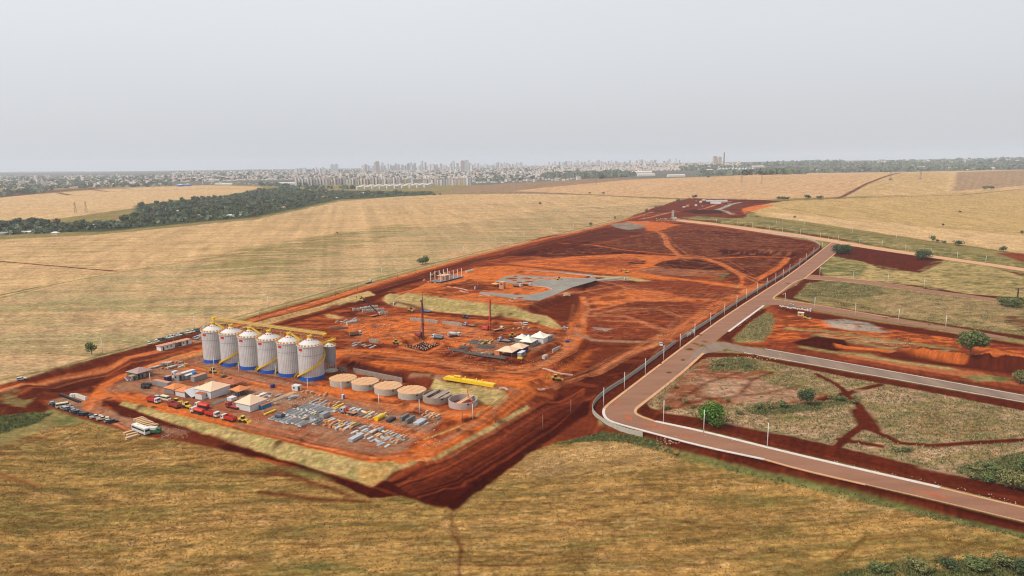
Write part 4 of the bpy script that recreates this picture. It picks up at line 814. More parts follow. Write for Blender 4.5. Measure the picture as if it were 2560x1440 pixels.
for k in range(7): a=k*.9; ob('roof_vent',VENT(m_or,.6,.5,.5),s,(2.6*math.cos(a),2.6*math.sin(a),15.7),a)
mb=MB(); mb.cyl(0,0,17.1,.7,1.2,12); mb.build('roof_cap',m_yel,s)
# conveyor gallery over the silo row
d=(SPOS[5]-SPOS[0]); L_=float(np.hypot(*d)); ud=d/L_; vd=np.array([-ud[1],ud[0]]); ga=math.atan2(ud[1],ud[0])
st=SPOS[0]+vd*2.6-ud*1.5; GZ0=SH-3+5.9; g=thing('conveyor_gallery','long orange and yellow conveyor gallery carried over the tops of the big silos','conveyor',(st[0],st[1],0),ga)
LG_=L_+10
mb=MB(); mb.box(LG_/2,0,GZ0+.1,LG_,2.2,.25); mb.build('walkway',m_orl,g)
mb=MB(); mb.box(LG_/2,.2,GZ0+.36,LG_-1,.9,.8); mb.build('conveyor_casing',m_gtruss,g)
mb=MB()
for z in (GZ0+.8,GZ0+1.35):
    for y in (-1.15,1.15): mb.beam((0,y,z),(LG_,y,z),.09)
for k in range(int(LG_/1.3)+1):
    for y in(-1.15,1.15): mb.beam((k*1.3,y,GZ0+.2),(k*1.3,y,GZ0+1.35),.08)
mb.build('railing',m_yel,g)
mb=MB(); zt=GZ0; zb=GZ0-1.5
for y in(-.9,.9):
    mb.beam((0,y,zt),(LG_,y,zt),.16); mb.beam((0,y,zb),(LG_,y,zb),.16)
    for k in range(int(LG_/1.6)): mb.beam((k*1.6,y,zt if k%2 else zb),(k*1.6+1.6,y,zb if k%2 else zt),.12)
mb.build('truss',m_gtruss,g)
mb=MB()
for i in range(6):
    x0=1.5+i*L_/5
    for dx in(-2.2,2.2): mb.beam((x0+dx*.6,-.4,GZ0-1.4),(x0+dx,-1.2,SH-3+1.0+1.2),.2)
    mb.beam((x0,-1.0,GZ0-.2),(x0,-2.6,GZ0-1.4),.5)
    if i<5:
        xm=x0+L_/10
        for y in(-1.6,1.6):
            mb.beam((xm,y*.6,GZ0-1.5),(xm-1.2,y,0-3),.22); mb.beam((xm,y*.6,GZ0-1.5),(xm+1.2,y,-3),.22)
mb.build('support_frames',m_gtruss,g)
mb=MB(); mb.box(-.4,0,GZ0-.4,1.6,2.4,1.9); mb.box(LG_+.3,0,GZ0-.2,1.8,2.2,1.0); mb.build('drive_head',m_yel,g)
# short gallery to the small silo
c0=SPOS[5]+ud*5; c1=SS+ud*4.5; dd=c1-c0; l2=float(np.hypot(*dd)); g=thing('conveyor_gallery','short bright yellow conveyor bridge leading to the small hopper silo','conveyor',(c0[0],c0[1],0),math.atan2(dd[1],dd[0]))
mb=MB(); mb.box(l2/2,0,16.2,l2,1.6,.8); mb.build('casing',m_yel,g); mb=MB()
for y in(-1,1):
    mb.beam((0,y,17.9),(l2,y,17.9),.1)
    for k in range(int(l2)+1): mb.beam((k,y,16.9),(k,y,17.9),.07)
mb.build('railing',m_yel,g); mb=MB(); mb.beam((l2-3.8,0,16.2),(l2-4.4,0,15.2),.5); mb.beam((l2-3,0,16.2),(l2-2.6,0,14.4),.25); mb.build('spout',m_gtruss,g)
# round concrete tanks
m_slab=M('precast_roof_planks',(232,178,128),.9,0,.10,.4); m_gap=M('plank_joint',(170,104,70),.9,0,.1)
def tank(u,v,kind,label,r=7.25,h=3.3):
    p=back(G(u,v),r); z=-3.0; t_=thing('round_tank',label,'tank',(p[0],p[1],z),ga,'round concrete tanks')
    wm={'full':m_conc,'half':m_concd,'open':M_get('whitened_concrete',(206,196,188),var=.2,dust=.5)}[kind]
    mb=MB(); n=56; vs=[]
    for zz,rr in((-.4,r),(h,r),(h,r-.3),(.2,r-.3)):
        for i in range(n): a=2*math.pi*i/n; vs.append((rr*math.cos(a),rr*math.sin(a),zz))
    mb.add(vs,[(k*n+i,k*n+(i+1)%n,(k+1)*n+(i+1)%n,(k+1)*n+i) for k in range(3) for i in range(n)]); mb.build('wall',wm,t_)
    mb=MB(); mb.cyl(0,0,-.2,r-.3,.45 if kind!='full' else .4,40); mb.build('floor',M_get('wet_soil',(120,48,30)) if kind!='full' else m_conc,t_)
    rows=12; lw=2*r/rows; mb=MB()
    for k in range(rows):
        x=-r+lw*(k+.5); yy=math.sqrt(max(r*r-(abs(x)-lw*.2)**2,0.3))-.15
        if kind=='half' and k in(0,1,4,5,9): continue
        if kind=='open' and k not in(6,7): continue
        gp=.10 if k%3 else .45
        mb.box(x,0,h-.02 if kind=='full' else h-.35,lw-gp,2*yy,.22)
    mb.build('roof_planks',m_slab if kind!='half' else M_get('grey_planks',(170,150,132)),t_)
    if kind=='full': mb=MB(); mb.cyl(0,0,h-.25,r-.32,.2,40); mb.build('roof_screed',m_gap,t_)
    mb=MB(); va=VIEW(p[0],p[1])-ga
    for a,w_ in((va+.35,1.1),(va+1.25,.6)): mb.box((r-.05)*math.cos(a),(r-.05)*math.sin(a),h-1.15,.3,w_,.55,a)
    mb.build('opening',M_get('dark_opening',(48,40,36)),t_)
for (u,v,k,l) in [(859,969,'full','leftmost round concrete tank with a plank roof, beside the nearest silo'),(914,978.5,'full','second round roofed tank from the left, pale spill of concrete at its foot'),(971,989.5,'full','third round roofed concrete tank from the left'),(1030.5,1001,'full','fourth round roofed tank, last one with a complete plank roof'),(1093,1012,'half','fifth round tank with gaps in its grey plank roof and red splashed walls'),(1158,1025,'open','sixth round tank at the right end, roofless with a whitened wall')]: tank(u,v,k,l)
# retaining wall with starter bars
def rwall(a,b_,h,label,n):
    A=G(*a);B=G(*b_);z=-3.2; d=B-A; L_=float(np.hypot(d[0],d[1])); t_=thing('retaining_wall',label,'wall',(A[0],A[1],z),math.atan2(d[1],d[0]))
    mb=MB(); mb.box(L_/2,0,-.5,L_,.35,h+.5); 
    for k in range(int(L_/1.25)): mb.box(k*1.25+.6,-.25,-.3,.22,.18,h)
    mb.build('wall',m_concd,t_); mb=MB(); 
    for k in range(n): mb.beam(((k+.5)*L_/n,0,h),((k+.5)*L_/n,0,h+2.0),.16)
    tag(mb.build('starter_bars',M_get('rusty_bars',(112,52,38)),t_),kind='stuff')
    mb=MB(); 
    for k in range(int(L_*.55)): mb.box(L_*.35+k*1.0+random.random(),-1.2-random.random(),-.2,random.uniform(.5,1.4),random.uniform(.4,1),random.uniform(.3,.9),random.random()*3)
    mb.build('rubble',M_get('rubble_grey',(150,134,118),var=.3),t_)
rwall((883,932),(1006,957),3.2,'long concrete retaining wall with rusty starter bars behind the round tanks',44)
rwall((848,926),(868,930),2.6,'short concrete wall stub with starter bars behind the small hopper silo',8)
# ---------------------------------------------------------------- vehicles (x forward, y left, z up)
m_glass=M('dark_window_glass',(36,44,52),.15,0,.05); m_tyre=M('tyre',(34,31,30),.85,0,.1); m_load=M('soil_load',(104,44,28),.95,0,.25,2)
m_grey=M('grey_metal',(140,142,146),.55,.2,.1); m_cream=M('cream_paint',(236,222,188),.55,0,.05); m_green=M('green_paint',(40,120,70),.6,0,.1); m_dkblue=M('dark_blue_paint',(26,44,110),.5,0,.1); m_black=M('black_paint',(38,38,42),.4,0,.1); m_silv=M('silver_paint',(196,202,210),.35,.3,.05); m_dgrey=M('dark_grey_paint',(74,80,90),.4,.2,.05); m_dred=M('dusty_red_paint',(168,48,36),.6,0,.12,.8,.2); m_deck=M('timber_deck',(190,128,88),.9,0,.15); m_tan=M('tan_board',(206,164,118),.9,0,.12,1.2); m_navy=M('navy_purple_paint',(52,46,72),.4,.1,.05); m_lb=M('plastic_blue',(40,124,190),.5,0,.06)
WH={}
def wheel(par,x,y,r,w=.28):
    k=(r,w)
    if k not in WH: mb=MB(); mb.cyl(0,0,0,r,w,14,axis='y'); mb.cyl(0,0,0,r*.5,w+.04,10,axis='y'); WH[k]=mb.mesh('wheel',m_tyre)
    return ob('wheel',WH[k],par,(x,y,r))
def car(kind,body,label,loc,rz,group=None,cat=None):
    key=('car',kind,body.name)
    if key in PROT:
        return dup(PROT[key],loc,rz,label,cat or ('van' if kind in('van','minibus') else 'car'),group)
    t_=thing({'van':'van','minibus':'van','pickup':'pickup_truck','hatch':'parked_car','suv':'parked_car'}[kind],label,cat or ('van' if kind in('van','minibus') else 'pickup' if kind=='pickup' else 'car'),loc,rz,group)
    S={'hatch':(4.1,1.72,[(-2.05,.35),(2.05,.35),(2.08,.62),(1.75,.82),(1.0,.92),(-1.95,.98),(-2.08,.8)],[(1.0,.9),(.35,1.42),(-1.35,1.46),(-1.95,.95)],[(.3,1.42),(.25,1.5),(-1.3,1.52),(-1.4,1.45)]),
       'suv':(4.6,1.85,[(-2.3,.4),(2.3,.4),(2.32,.85),(1.9,1.02),(1.05,1.1),(-2.25,1.12),(-2.32,.9)],[(1.05,1.08),(.5,1.62),(-1.9,1.66),(-2.2,1.1)],[(.45,1.62),(.4,1.72),(-1.85,1.74),(-1.95,1.66)]),
       'van':(4.9,1.9,[(-2.45,.4),(2.45,.4),(2.5,.95),(2.1,1.15),(-2.45,1.2)],[(2.1,1.12),(1.45,1.85),(-2.35,1.9),(-2.45,1.15)],[(1.4,1.84),(1.35,2.05),(-2.4,2.05),(-2.45,1.85)]),
       'minibus':(6.2,2.05,[(-3.1,.4),(3.1,.4),(3.15,1.1),(2.7,1.35),(-3.1,1.4)],[(2.7,1.3),(2.2,2.1),(-3.0,2.1),(-3.1,1.35)],[(2.15,2.08),(2.1,2.5),(-3.05,2.5),(-3.1,2.08)]),
       'pickup':(5.3,1.9,[(-2.65,.5),(2.65,.5),(2.68,.95),(2.2,1.08),(1.1,1.15),(-2.65,1.1)],[(1.15,1.12),(.6,1.72),(-.6,1.76),(-.9,1.1)],[(.55,1.72),(.5,1.8),(-.55,1.82),(-.65,1.74)])}[kind]
    mb=MB(); mb.prof(S[2],S[1]); 
    if kind=='pickup':
        mb.box(-1.75,.86,1.08,1.7,.12,.32); mb.box(-1.75,-.86,1.08,1.7,.12,.32); mb.box(-2.6,0,1.08,.1,1.8,.32)
    bo=mb.build('body',body,t_); mb=MB(); mb.prof(S[3],S[1]*.88); mb.build('windows',m_glass,bo); mb=MB(); mb.prof(S[4],S[1]*.86); mb.build('roof',body,t_)
    L2=S[0]/2*.62
    for x in(L2,-L2):
        for y in(S[1]/2-.1,-S[1]/2+.1): wheel(t_,x,y,.36)
    for y in (.6,-.6): mb=MB(); mb.box(S[0]/2+.03,y,.66,.06,.3,.16); mb.build('headlight',M_get('lamp_glass',(225,225,215),rough=.2),bo)
    PROT[key]=reg(t_); return t_
PROT={}
def cab(t_,x,mat,w=2.45,h=2.9,l=1.9):
    mb=MB(); mb.prof([(x-l/2,.75),(x+l/2,.75),(x+l/2,1.75),(x+l/2-.25,h-.1),(x+l/2-.55,h),(x-l/2,h)],w); cb=mb.build('cab',mat,t_)
    mb=MB(); mb.prof([(x+l/2+.02,1.8),(x+l/2-.21,h-.25),(x+l/2-.3,h-.25),(x+l/2-.1,1.8)],w-.3)
    for y in(w/2,-w/2): mb.box(x+.25,y,1.75,.95,.04,.75)
    mb.build('windows',m_glass,cb)
def truck(kind,cabm,bedm,label,px,rz,name=None,cat='truck',group=None,z=None):
    p=on(*px) if len(px)==2 else px; t_=thing(name or {'dump':'dump_truck','tank':'tanker_truck','flat':'flatbed_truck','mixer':'concrete_mixer_truck','crane':'crane_truck','pump':'concrete_pump_truck'}[kind],label,cat,p,rz,group)
    mb=MB(); mb.box(0,0,.75,8.2,.9,.3); mb.box(0,0,.5,7.6,2.2,.25); mb.build('chassis',m_dark,t_); cab(t_,3.4,cabm)
    for x in ((3.2,-1.4,-2.7) if kind!='mixer' else (3.3,2.0,-1.3,-2.6)):
        for y in(1.08,-1.08): wheel(t_,x,y,.52,.32)
    mb=MB()
    if kind=='dump':
        for y in(1.2,-1.2): mb.prof([(-4.1,1.15),(2.1,1.15),(2.25,2.75),(-4.25,2.5)],.1,y)
        mb.box(2.15,0,1.15,.12,2.4,1.75); mb.box(-4.1,0,1.15,.12,2.4,1.3); mb.box(-1,0,1.1,6.2,2.4,.12)
        for k in range(6):
            for y in(1.28,-1.28): mb.box(-3.7+k*1.1,y,1.2,.12,.1,1.3)
        mb.build('dump_body',bedm,t_); mb=MB(); mb.box(-1,0,1.3,5.9,2.2,.85,0,.9,.8); mb.build('load',m_load,t_)
    elif kind=='tank':
        n=18; vs=[]
        for x in(-4.1,-3.9,2.0,2.2):
            sc_=.7 if x in(-4.1,2.2) else 1
            for i in range(n): a=2*math.pi*i/n; vs.append((x,1.22*sc_*math.cos(a),2.05+.85*sc_*math.sin(a)))
        mb.add(vs,[(k*n+i,k*n+(i+1)%n,(k+1)*n+(i+1)%n,(k+1)*n+i) for k in range(3) for i in range(n)]+[tuple(range(n)),tuple(range(3*n,4*n))]); mb.box(-1,0,2.88,5,.6,.12); mb.cyl(0,0,2.9,.3,.25,10); mb.cyl(-2,0,2.9,.3,.25,10)
        mb.build('tank',bedm,t_)
    elif kind in('flat','crane'):
        mb.box(-1.1 if kind=='flat' else -1.6,0,1.1,6.2 if kind=='flat' else 5.2,2.45,.22); mb.box(2.05,0,1.1,.12,2.4,1.1 if kind=='flat' else .3); mb.build('deck',bedm,t_)
        if kind=='crane':
            mb=MB(); mb.box(1.6,0,1.0,.9,1.6,1.0); mb.beam((1.6,0,1.9),(1.5,0,3.4),.45); mb.beam((1.5,0,3.4),(-.6,.3,3.0),.35); mb.beam((-.6,.3,3.0),(.9,.5,2.0),.25); mb.build('loader_crane',m_red,t_)
    elif kind=='mixer':
        n=18; vs=[]; pr=[(-4.2,.55,3.1),(-3.0,1.0,2.85),(-1.4,1.25,2.45),(.4,1.2,2.15),(1.5,.9,1.95),(1.8,.4,1.9)]
        for x,r,z in pr:
            for i in range(n): a=2*math.pi*i/n; vs.append((x+r*.15*math.sin(a),r*math.cos(a),z+r*math.sin(a)))
        mb.add(vs,[(k*n+i,k*n+(i+1)%n,(k+1)*n+(i+1)%n,(k+1)*n+i) for k in range(len(pr)-1) for i in range(n)]+[tuple(range(n))]); mb.build('drum',bedm,t_,smooth=True)
        mb=MB(); mb.box(1.9,0,1.1,.5,1.8,1.4); mb.box(-4.2,0,1.1,.3,1.2,1.5); mb.prof([(-4.7,2.0),(-4.2,3.6),(-3.9,3.6),(-4.3,1.8)],.8); mb.build('drum_frame',cabm,t_)
    elif kind=='pump':
        mb.box(-1,0,1.1,6,2.3,.5); mb.box(-3.5,0,1.4,1.2,1.8,.8); mb.build('deck',m_grey,t_); mb=MB(); mb.cyl(1.8,0,1.5,.5,.8,10); mb.beam((1.8,0,2.5),(-4.3,0,2.6),.35); mb.beam((-4.3,.4,2.8),(1.2,.4,2.95),.28); mb.beam((1.2,-.4,2.7),(-3.8,-.4,2.8),.25); mb.build('boom',bedm,t_)
    return t_
def tracks(t_,l=3.6,w=2.4,m=None):
    for y in(w/2-.25,-w/2+.25): mb=MB(); mb.prof([(-l/2,.35),(-l/2+.35,0),(l/2-.35,0),(l/2,.35),(l/2-.25,.8),(-l/2+.25,.8)],.5,y); mb.build('track',m or m_dark,t_)
def excavator(px,rz,label,sw=0,reach=1.0):
    t_=thing('excavator',label,'excavator',on(*px),rz,None); tracks(t_)
    mb=MB(); mb.box(-.5,0,.9,3.4,2.4,1.1,0,.95,.95); mb.box(-1.7,0,1.0,1.0,2.3,1.3,0,.9,.9); mb.build('upper_body',m_yel2,t_); mb=MB(); mb.prof([(.1,1.9),(1.3,1.9),(1.25,2.6),(1.0,3.0),(.1,3.0)],.95,.65); mb.build('cab',m_glass,t_)
    mb=MB(); mb.beam((1.0,-.2,1.8),(3.3*reach,-.2,4.6),.4,.6); mb.beam((3.3*reach,-.2,4.6),(5.8*reach,-.2,4.0),.35,.5); mb.build('boom',m_yel2,t_); mb=MB(); mb.beam((5.8*reach,-.2,4.1),(6.4*reach,-.2,1.4),.3,.4); mb.build('stick',m_dark,t_)
    mb=MB(); mb.prof([(6.5*reach,1.6),(6.0*reach,1.3),(5.6*reach,.6),(6.3*reach,.5),(6.9*reach,1.0)],1.1,-.2); mb.build('bucket',m_dark,t_); return t_
m_yel2=M('dusty_machine_yellow',(214,168,50),.6,0,.12,.8,.25)
def roller(px,rz,label):
    t_=thing('road_roller',label,'roller',on(*px),rz); mb=MB(); mb.cyl(1.9,0,.75,.75,2.1,20,axis='y'); mb.build('drum',m_grey,t_)
    for y in(.8,-.8): wheel(t_,-1.5,y,.75,.5)
    mb=MB(); mb.prof([(-2.6,.9),(-.3,.9),(-.3,1.7),(-2.5,1.6)],1.7); mb.box(1.9,1.15,.6,1.7,.12,.35); mb.box(1.9,-1.15,.6,1.7,.12,.35); mb.box(.6,0,.7,1.2,1.4,.4); mb.build('body',m_yel,t_); mb=MB(); mb.box(-.1,0,1.5,1.3,1.4,1.4,0,.9,.9); mb.build('cab',m_glass,t_); mb=MB(); mb.box(-.1,0,2.9,1.6,1.6,.12); mb.build('cab_roof',m_dark,t_)
def loader(px,rz,label,backhoe=False,mat=None):
    mat=mat or m_yel; t_=thing('backhoe_loader' if backhoe else 'wheel_loader',label,'loader',on(*px),rz); big=.75
    for x in(1.4,-1.3):
        for y in(.95,-.95): wheel(t_,x,y,big if x<0 or not backhoe else .5,.45)
    mb=MB(); mb.prof([(-2.6,.8),(2.2,.8),(2.2,1.6),(.8,1.75),(-2.6,1.8)],1.3); mb.build('body',mat,t_); mb=MB(); mb.box(-.3,0,1.7,1.5,1.4,1.3,0,.85,.9); mb.build('cab',m_glass,t_); mb=MB(); mb.box(-.3,0,3.0,1.6,1.5,.12); mb.build('cab_roof',mat,t_)
    mb=MB(); 
    for y in(.5,-.5): mb.beam((1.2,y,1.5),(3.3,y,.6),.2,.3)
    mb.prof([(3.1,.1),(4.0,.05),(3.9,.5),(3.3,1.1),(3.1,1.1)],2.4); mb.build('front_bucket',mat,t_)
    if backhoe:
        mb=MB(); mb.beam((-2.6,0,1.2),(-3.7,0,3.6),.3,.4); mb.beam((-3.7,0,3.6),(-4.9,0,1.9),.25,.3); mb.prof([(-5.1,1.9),(-4.6,1.7),(-4.7,1.0),(-5.3,1.1)],.7); mb.build('backhoe_arm',mat,t_)
    return t_
def drill(px,rz,h,label,col,twin):
    p=on(*px); t_=thing('drilling_rig',label,'drilling rig',p,rz); tracks(t_,4.6,3.0)
    mb=MB(); mb.box(-1.0,0,.9,4.6,2.7,1.5,0,.96,.95); mb.box(-2.9,0,1.1,1.0,2.6,1.2); mb.build('upper_body',col,t_); mb=MB(); mb.box(1.2,1.0,1.5,1.3,.9,1.5,0,.85,.9); mb.build('cab',m_glass,t_)
    mb=MB(); a=.38; x=2.8
    if twin:
        for s in((a,a),(a,-a),(-a,a),(-a,-a)): mb.beam((x+s[0],s[1],.4),(x+s[0],s[1],h),.13)
        for k in range(int(h/1.2)): z=.5+k*1.2; mb.beam((x-a,-a,z),(x-a,a,z+1.2),.08); mb.beam((x+a,a,z),(x+a,-a,z+1.2),.08); mb.beam((x-a,a,z),(x+a,a,z+1.2),.08); mb.beam((x-a,-a,z),(x+a,-a,z+1.2),.08)
    mb.box(x,0,.3,.5,.5,h-.5); mb.build('mast',col,t_)
    mb=MB(); mb.box(x-.3,0,h-.4,1.7,.8,.7); mb.build('mast_head',m_dark if twin else col,t_)
    mb=MB(); mb.beam((x+.75,0,.2),(x+.75,0,h-.3 if not twin else h*.93),.28); mb.build('drill_string',m_dark,t_); mb=MB(); mb.box(x+.75,0,h*.32,.9,.9,1.2); mb.build('rotary_head',m_dark,t_)
    for y in(.8,-.8): mb=MB(); mb.beam((0,y,2.2),(x-.2,y*.4,h*.42),.24); mb.build('backstay',col if not twin else m_grey,t_)
    if twin: mb=MB(); mb.box(x-.1,.9,h-.2,.35,.35,5.5,0,.5,.5); mb.beam((x-.1,.9,h-8),(x-.1,.9,h),.3); mb.build('mast_extension',m_dark,t_)
    return t_
A0=RU; A1=RV
truck('dump',m_white,m_red,'red dump truck with a white cab, farthest left in the line above the turf bank',(384,1006),A0)
truck('dump',m_dred,m_dred,'all-red dump truck with a red cab standing in front of the backhoe',(437,1018.5),A0+math.pi-.1)
truck('tank',m_white,m_red,'bright red tanker truck with white cab at the end of the line of red trucks',(496,1034),A0+math.pi)
truck('tank',m_white,m_red,'red water tanker parked behind the front tanker truck, nearest the tents',(507,1021),A0+math.pi+.05)
truck('dump',m_white,m_red,'red dump truck with a white cab backed up against the tanker',(531,1041),A0)
truck('dump',m_white,m_red,'red dump truck with a white cab beside the yellow grader, right end of the line',(573,1052),A0+math.pi)
truck('flat',m_dred,m_dred,'small dusty red truck parked beside the near tan tent',(584,1021),A0+math.pi)
loader((609,1055.5),A0+.1,'yellow wheel loader at the right end of the red truck line',False)
loader((469,1020),A0,'yellow backhoe loader with raised arm between the red trucks',True); loader((443,1010.5),A0+.3,'yellow loader half hidden behind the all-red dump truck',False)
car('suv',m_silv,'silver car parked beside the white van above the red dump truck',on(395,997),A0); car('minibus',m_cream,'cream white van parked right of the silver car above the truck line',on(414,1000.5),A0); car('hatch',m_silv,'silver car behind the yellow backhoe',on(453,1011),A0)
CR=[('hatch',m_silv,133,1011),('hatch',m_black,142.5,1013.5),('hatch',m_white,151,1017),('minibus',m_cream,158.5,1018),('hatch',m_white,164,1021.5),('suv',m_silv,171,1024),('hatch',m_navy,179,1026.5),('hatch',m_silv,186,1029),('suv',m_dgrey,195,1033),('hatch',m_dgrey,207,1037),('suv',m_black,218,1038),('hatch',m_navy,229.5,1042),('pickup',m_white,240.5,1045),('pickup',m_cream,257,1049.5),('hatch',m_silv,273,1055),('suv',m_black,283,1056.5)]
NM={'hatch':'hatchback','suv':'station wagon','minibus':'minibus','pickup':'pickup','van':'van'}
def cn(m): return {'silver_paint':'silver','black_paint':'black','white_painted_metal':'white','cream_paint':'cream','navy_purple_paint':'dark purple','dark_grey_paint':'dark grey'}[m.name]
for i,(k,m,u,v) in enumerate(CR): car(k,m,f'{cn(m)} {NM[k]} in the slanting row left of the bus, {ORDS[i]} from the left',on(u,v),RV-.5+random.uniform(-.06,.06),'cars parked left of the bus')
CB=[('hatch',m_white,373,860),('hatch',m_white,392.5,854.5),('hatch',m_black,400.5,851),('hatch',m_black,411,849.5),('hatch',m_white,419,846),('suv',m_white,428,844),('hatch',m_silv,437,841.5),('suv',m_white,448,839),('hatch',m_dgrey,456.5,837),('suv',m_white,471,833),('hatch',m_white,482,830),('hatch',m_dgrey,490.5,828),('hatch',m_dgrey,498,826),('hatch',m_white,510.5,821)]
for i,(k,m,u,v) in enumerate(CB): car(k,m,f'{cn(m)} {NM[k]} parked along the dry field edge, {ORDS[i]} from the left',on(u,v),RU+random.uniform(-.08,.08),'cars parked along the field edge')
for i,(k,m,u,v) in enumerate([('hatch',m_silv,489,847.5),('hatch',m_silv,495,844.5),('hatch',m_white,502.5,841),('hatch',m_white,510,838.5)]): car(k,m,f'{cn(m)} car in the short row behind the farthest big silo, {ORDS[i]} from the left',on(u,v),RU,'short row of cars behind the silos')
car('suv',m_white,'lone white car driving on the dirt road at the far left',on(54,950),RV-.45); car('hatch',m_silv,'silver car at the right tip of the curved turf bank',on(1412.5,821),RU); car('hatch',m_silv,'silver car parked on the side street near the white sacks',on(1978,763.5),RU+.1)
car('pickup',m_white,'white pickup standing just inside the gap in the concrete fence',on(1652.6,864),RV+math.pi+.3); car('suv',m_dgrey,'dark grey car parked between the tents and the flatbed truck',on(1280,853.5),RU)
car('van',m_white,'white van by the far round turf bank with machinery behind',on(1312,812.5),RU+math.pi,None)
for i,(u,v) in enumerate([(1415,480),(1460,481),(1532,485),(1722,495),(1770,497),(1812,498),(1823,498),(1925,500),(1741,503),(1756,516)]): car('van' if i%2 else 'suv',m_white,f'tiny white vehicle on the distant field road, {ORDS[i]} from the left' if i<3 else f'tiny white vehicle at the distant work camp, {ORDS[i-3]} from the left',on(u,v),RU,'distant white vehicles')
def bus(u,v,rz):
    t_=thing('bus','white coach with dark windows parked beside the timber stacks','bus',on(u,v),rz); mb=MB(); mb.prof([(-5.9,.5),(5.9,.5),(6.0,1.6),(5.8,3.1),(5.5,3.25),(-5.9,3.25)],2.5); mb.build('body',M_get('coach_white',(214,212,208)),t_)
    mb=MB(); 
    for y in(1.27,-1.27): mb.box(-.2,y,1.75,10.6,.05,.85)
    mb.box(5.93,0,1.6,.1,2.2,1.1); mb.build('windows',m_glass,t_); mb=MB(); mb.box(0,0,3.25,11.2,2.3,.06); mb.box(2.5,0,3.3,1.2,1,.2); mb.box(-2.8,0,3.3,1.2,1,.2); mb.build('roof',M_get('roof_cream',(240,232,216)),t_)
    for x in(3.6,-3.4):
        for y in(1.1,-1.1): wheel(t_,x,y,.5)
bus(353,1081,RU-.12)
t_=thing('small_truck','white topped green box truck parked beside the coach','truck',on(384,1083),RU+.5); mb=MB(); mb.box(-.6,0,.7,4.4,2.3,1.3); mb.build('box_body',m_green,t_); mb=MB(); mb.box(-.6,0,2.0,4.5,2.4,1.0); mb.build('box_roof',m_white,t_); cab(t_,2.6,m_green,2.2,2.3,1.5)
for x in(2.4,-1.6):
    for y in(.95,-.95): wheel(t_,x,y,.45)
# work floor machines
truck('dump',m_white,M_get('tan_bed',(170,120,84)),'tan dump truck with a white cab beside a small soil heap on the work floor',(889,839),RV-.6)
excavator((905,753),RU+math.pi,'yellow excavator digging on the slope below the dirt road')
t_=truck('crane',m_white,m_deck,'crane truck with long dark boom raised over the white concrete pieces',(940,791),RV-.25); mb=MB(); mb.beam((1.4,0,3.2),(-6,10,15.5),.7); mb.build('long_boom',m_dark,t_)
roller((1027.5,778),RU,'yellow road roller at the foot of the long turf bank'); truck('flat',m_lb,m_lb,'blue lorry parked at the foot of the long turf bank',(1064,781),RU+math.pi)
drill((1049,841),RU,25,'tall dark red drilling rig with lattice mast near the square pit',m_dred,True); drill((1217,825),RU-.1,22,'bright red-orange drilling rig with solid mast in front of the turf bank',M_get('rig_red',(222,62,30)),False)
truck('crane',m_silv,m_deck,'crane truck with folded red crane next to the row of concrete slabs',(1174,816),RU+math.pi); truck('mixer',m_white,m_white,'white concrete mixer truck to the right of the pump truck',(1136,842),RV-.75); truck('pump',m_white,m_silv,'white concrete pump truck left of the mixer truck',(1095,847),RU+math.pi)
truck('flat',m_cream,m_deck,'cream flatbed truck to the right of the bright red drilling rig',(1246,827),RV-.4); truck('flat',m_silv,m_grey,'silver flatbed truck parked left of the white tents',(1261,855),RU+math.pi)
loader((1282,843),RU+.6,'yellow loader next to the cream tents',False,m_yel2); loader((991,860),RU,'small pale wheel loader left of the square pit',False,m_yel2); loader((1164,796),RU,'dark tractor pulling an implement below the long turf bank',False,m_dgrey)
loader((1390,950),RU+.4,'yellow loader on the dirt junction at the right of the work site',True,m_yel2); loader((534,932),RU+.3,'yellow telescopic loader in front of the second silo',True,m_yel2)
truck('dump',m_white,M_get('tan_bed',(170,120,84)),'white-cabbed tipper beside the small brick building, left one of two',(1293,717),RU,group='trucks on the terrace'); truck('tank',m_white,M_get('tan_bed',(170,120,84)),'white-nosed truck beside the small brick building, right one of two',(1317,715),RU,group='trucks on the terrace')
roller((1398,700),RU,'yellow and black roller on the grey paved yard'); roller((2018,798),RU,'yellow roller next to the site shelter beyond the paved road'); excavator((1080,690),RU+.6,'small yellow excavator behind the white columns'); excavator((1567,682),RU+math.pi,'yellow excavator on the red bank above the grey curving road')
truck('flat',m_white,m_concd,'white truck loaded with concrete pieces on the long dirt road',(921,708),RV+.05)
truck('crane',m_silv,m_deck,'dark flatbed crane truck parked among the steel stacks in the yard',(873,1035),RU+math.pi)
for i,(u,v) in enumerate([(1798,508),(1808,513),(1822,510),(1845,512)]): truck('dump',m_dred if i%2 else m_white,m_red if i%2 else m_deck,f'distant truck on the far work camp road, {ORDS[i]} from the left',(u,v),RU,group='trucks at the far work camp')
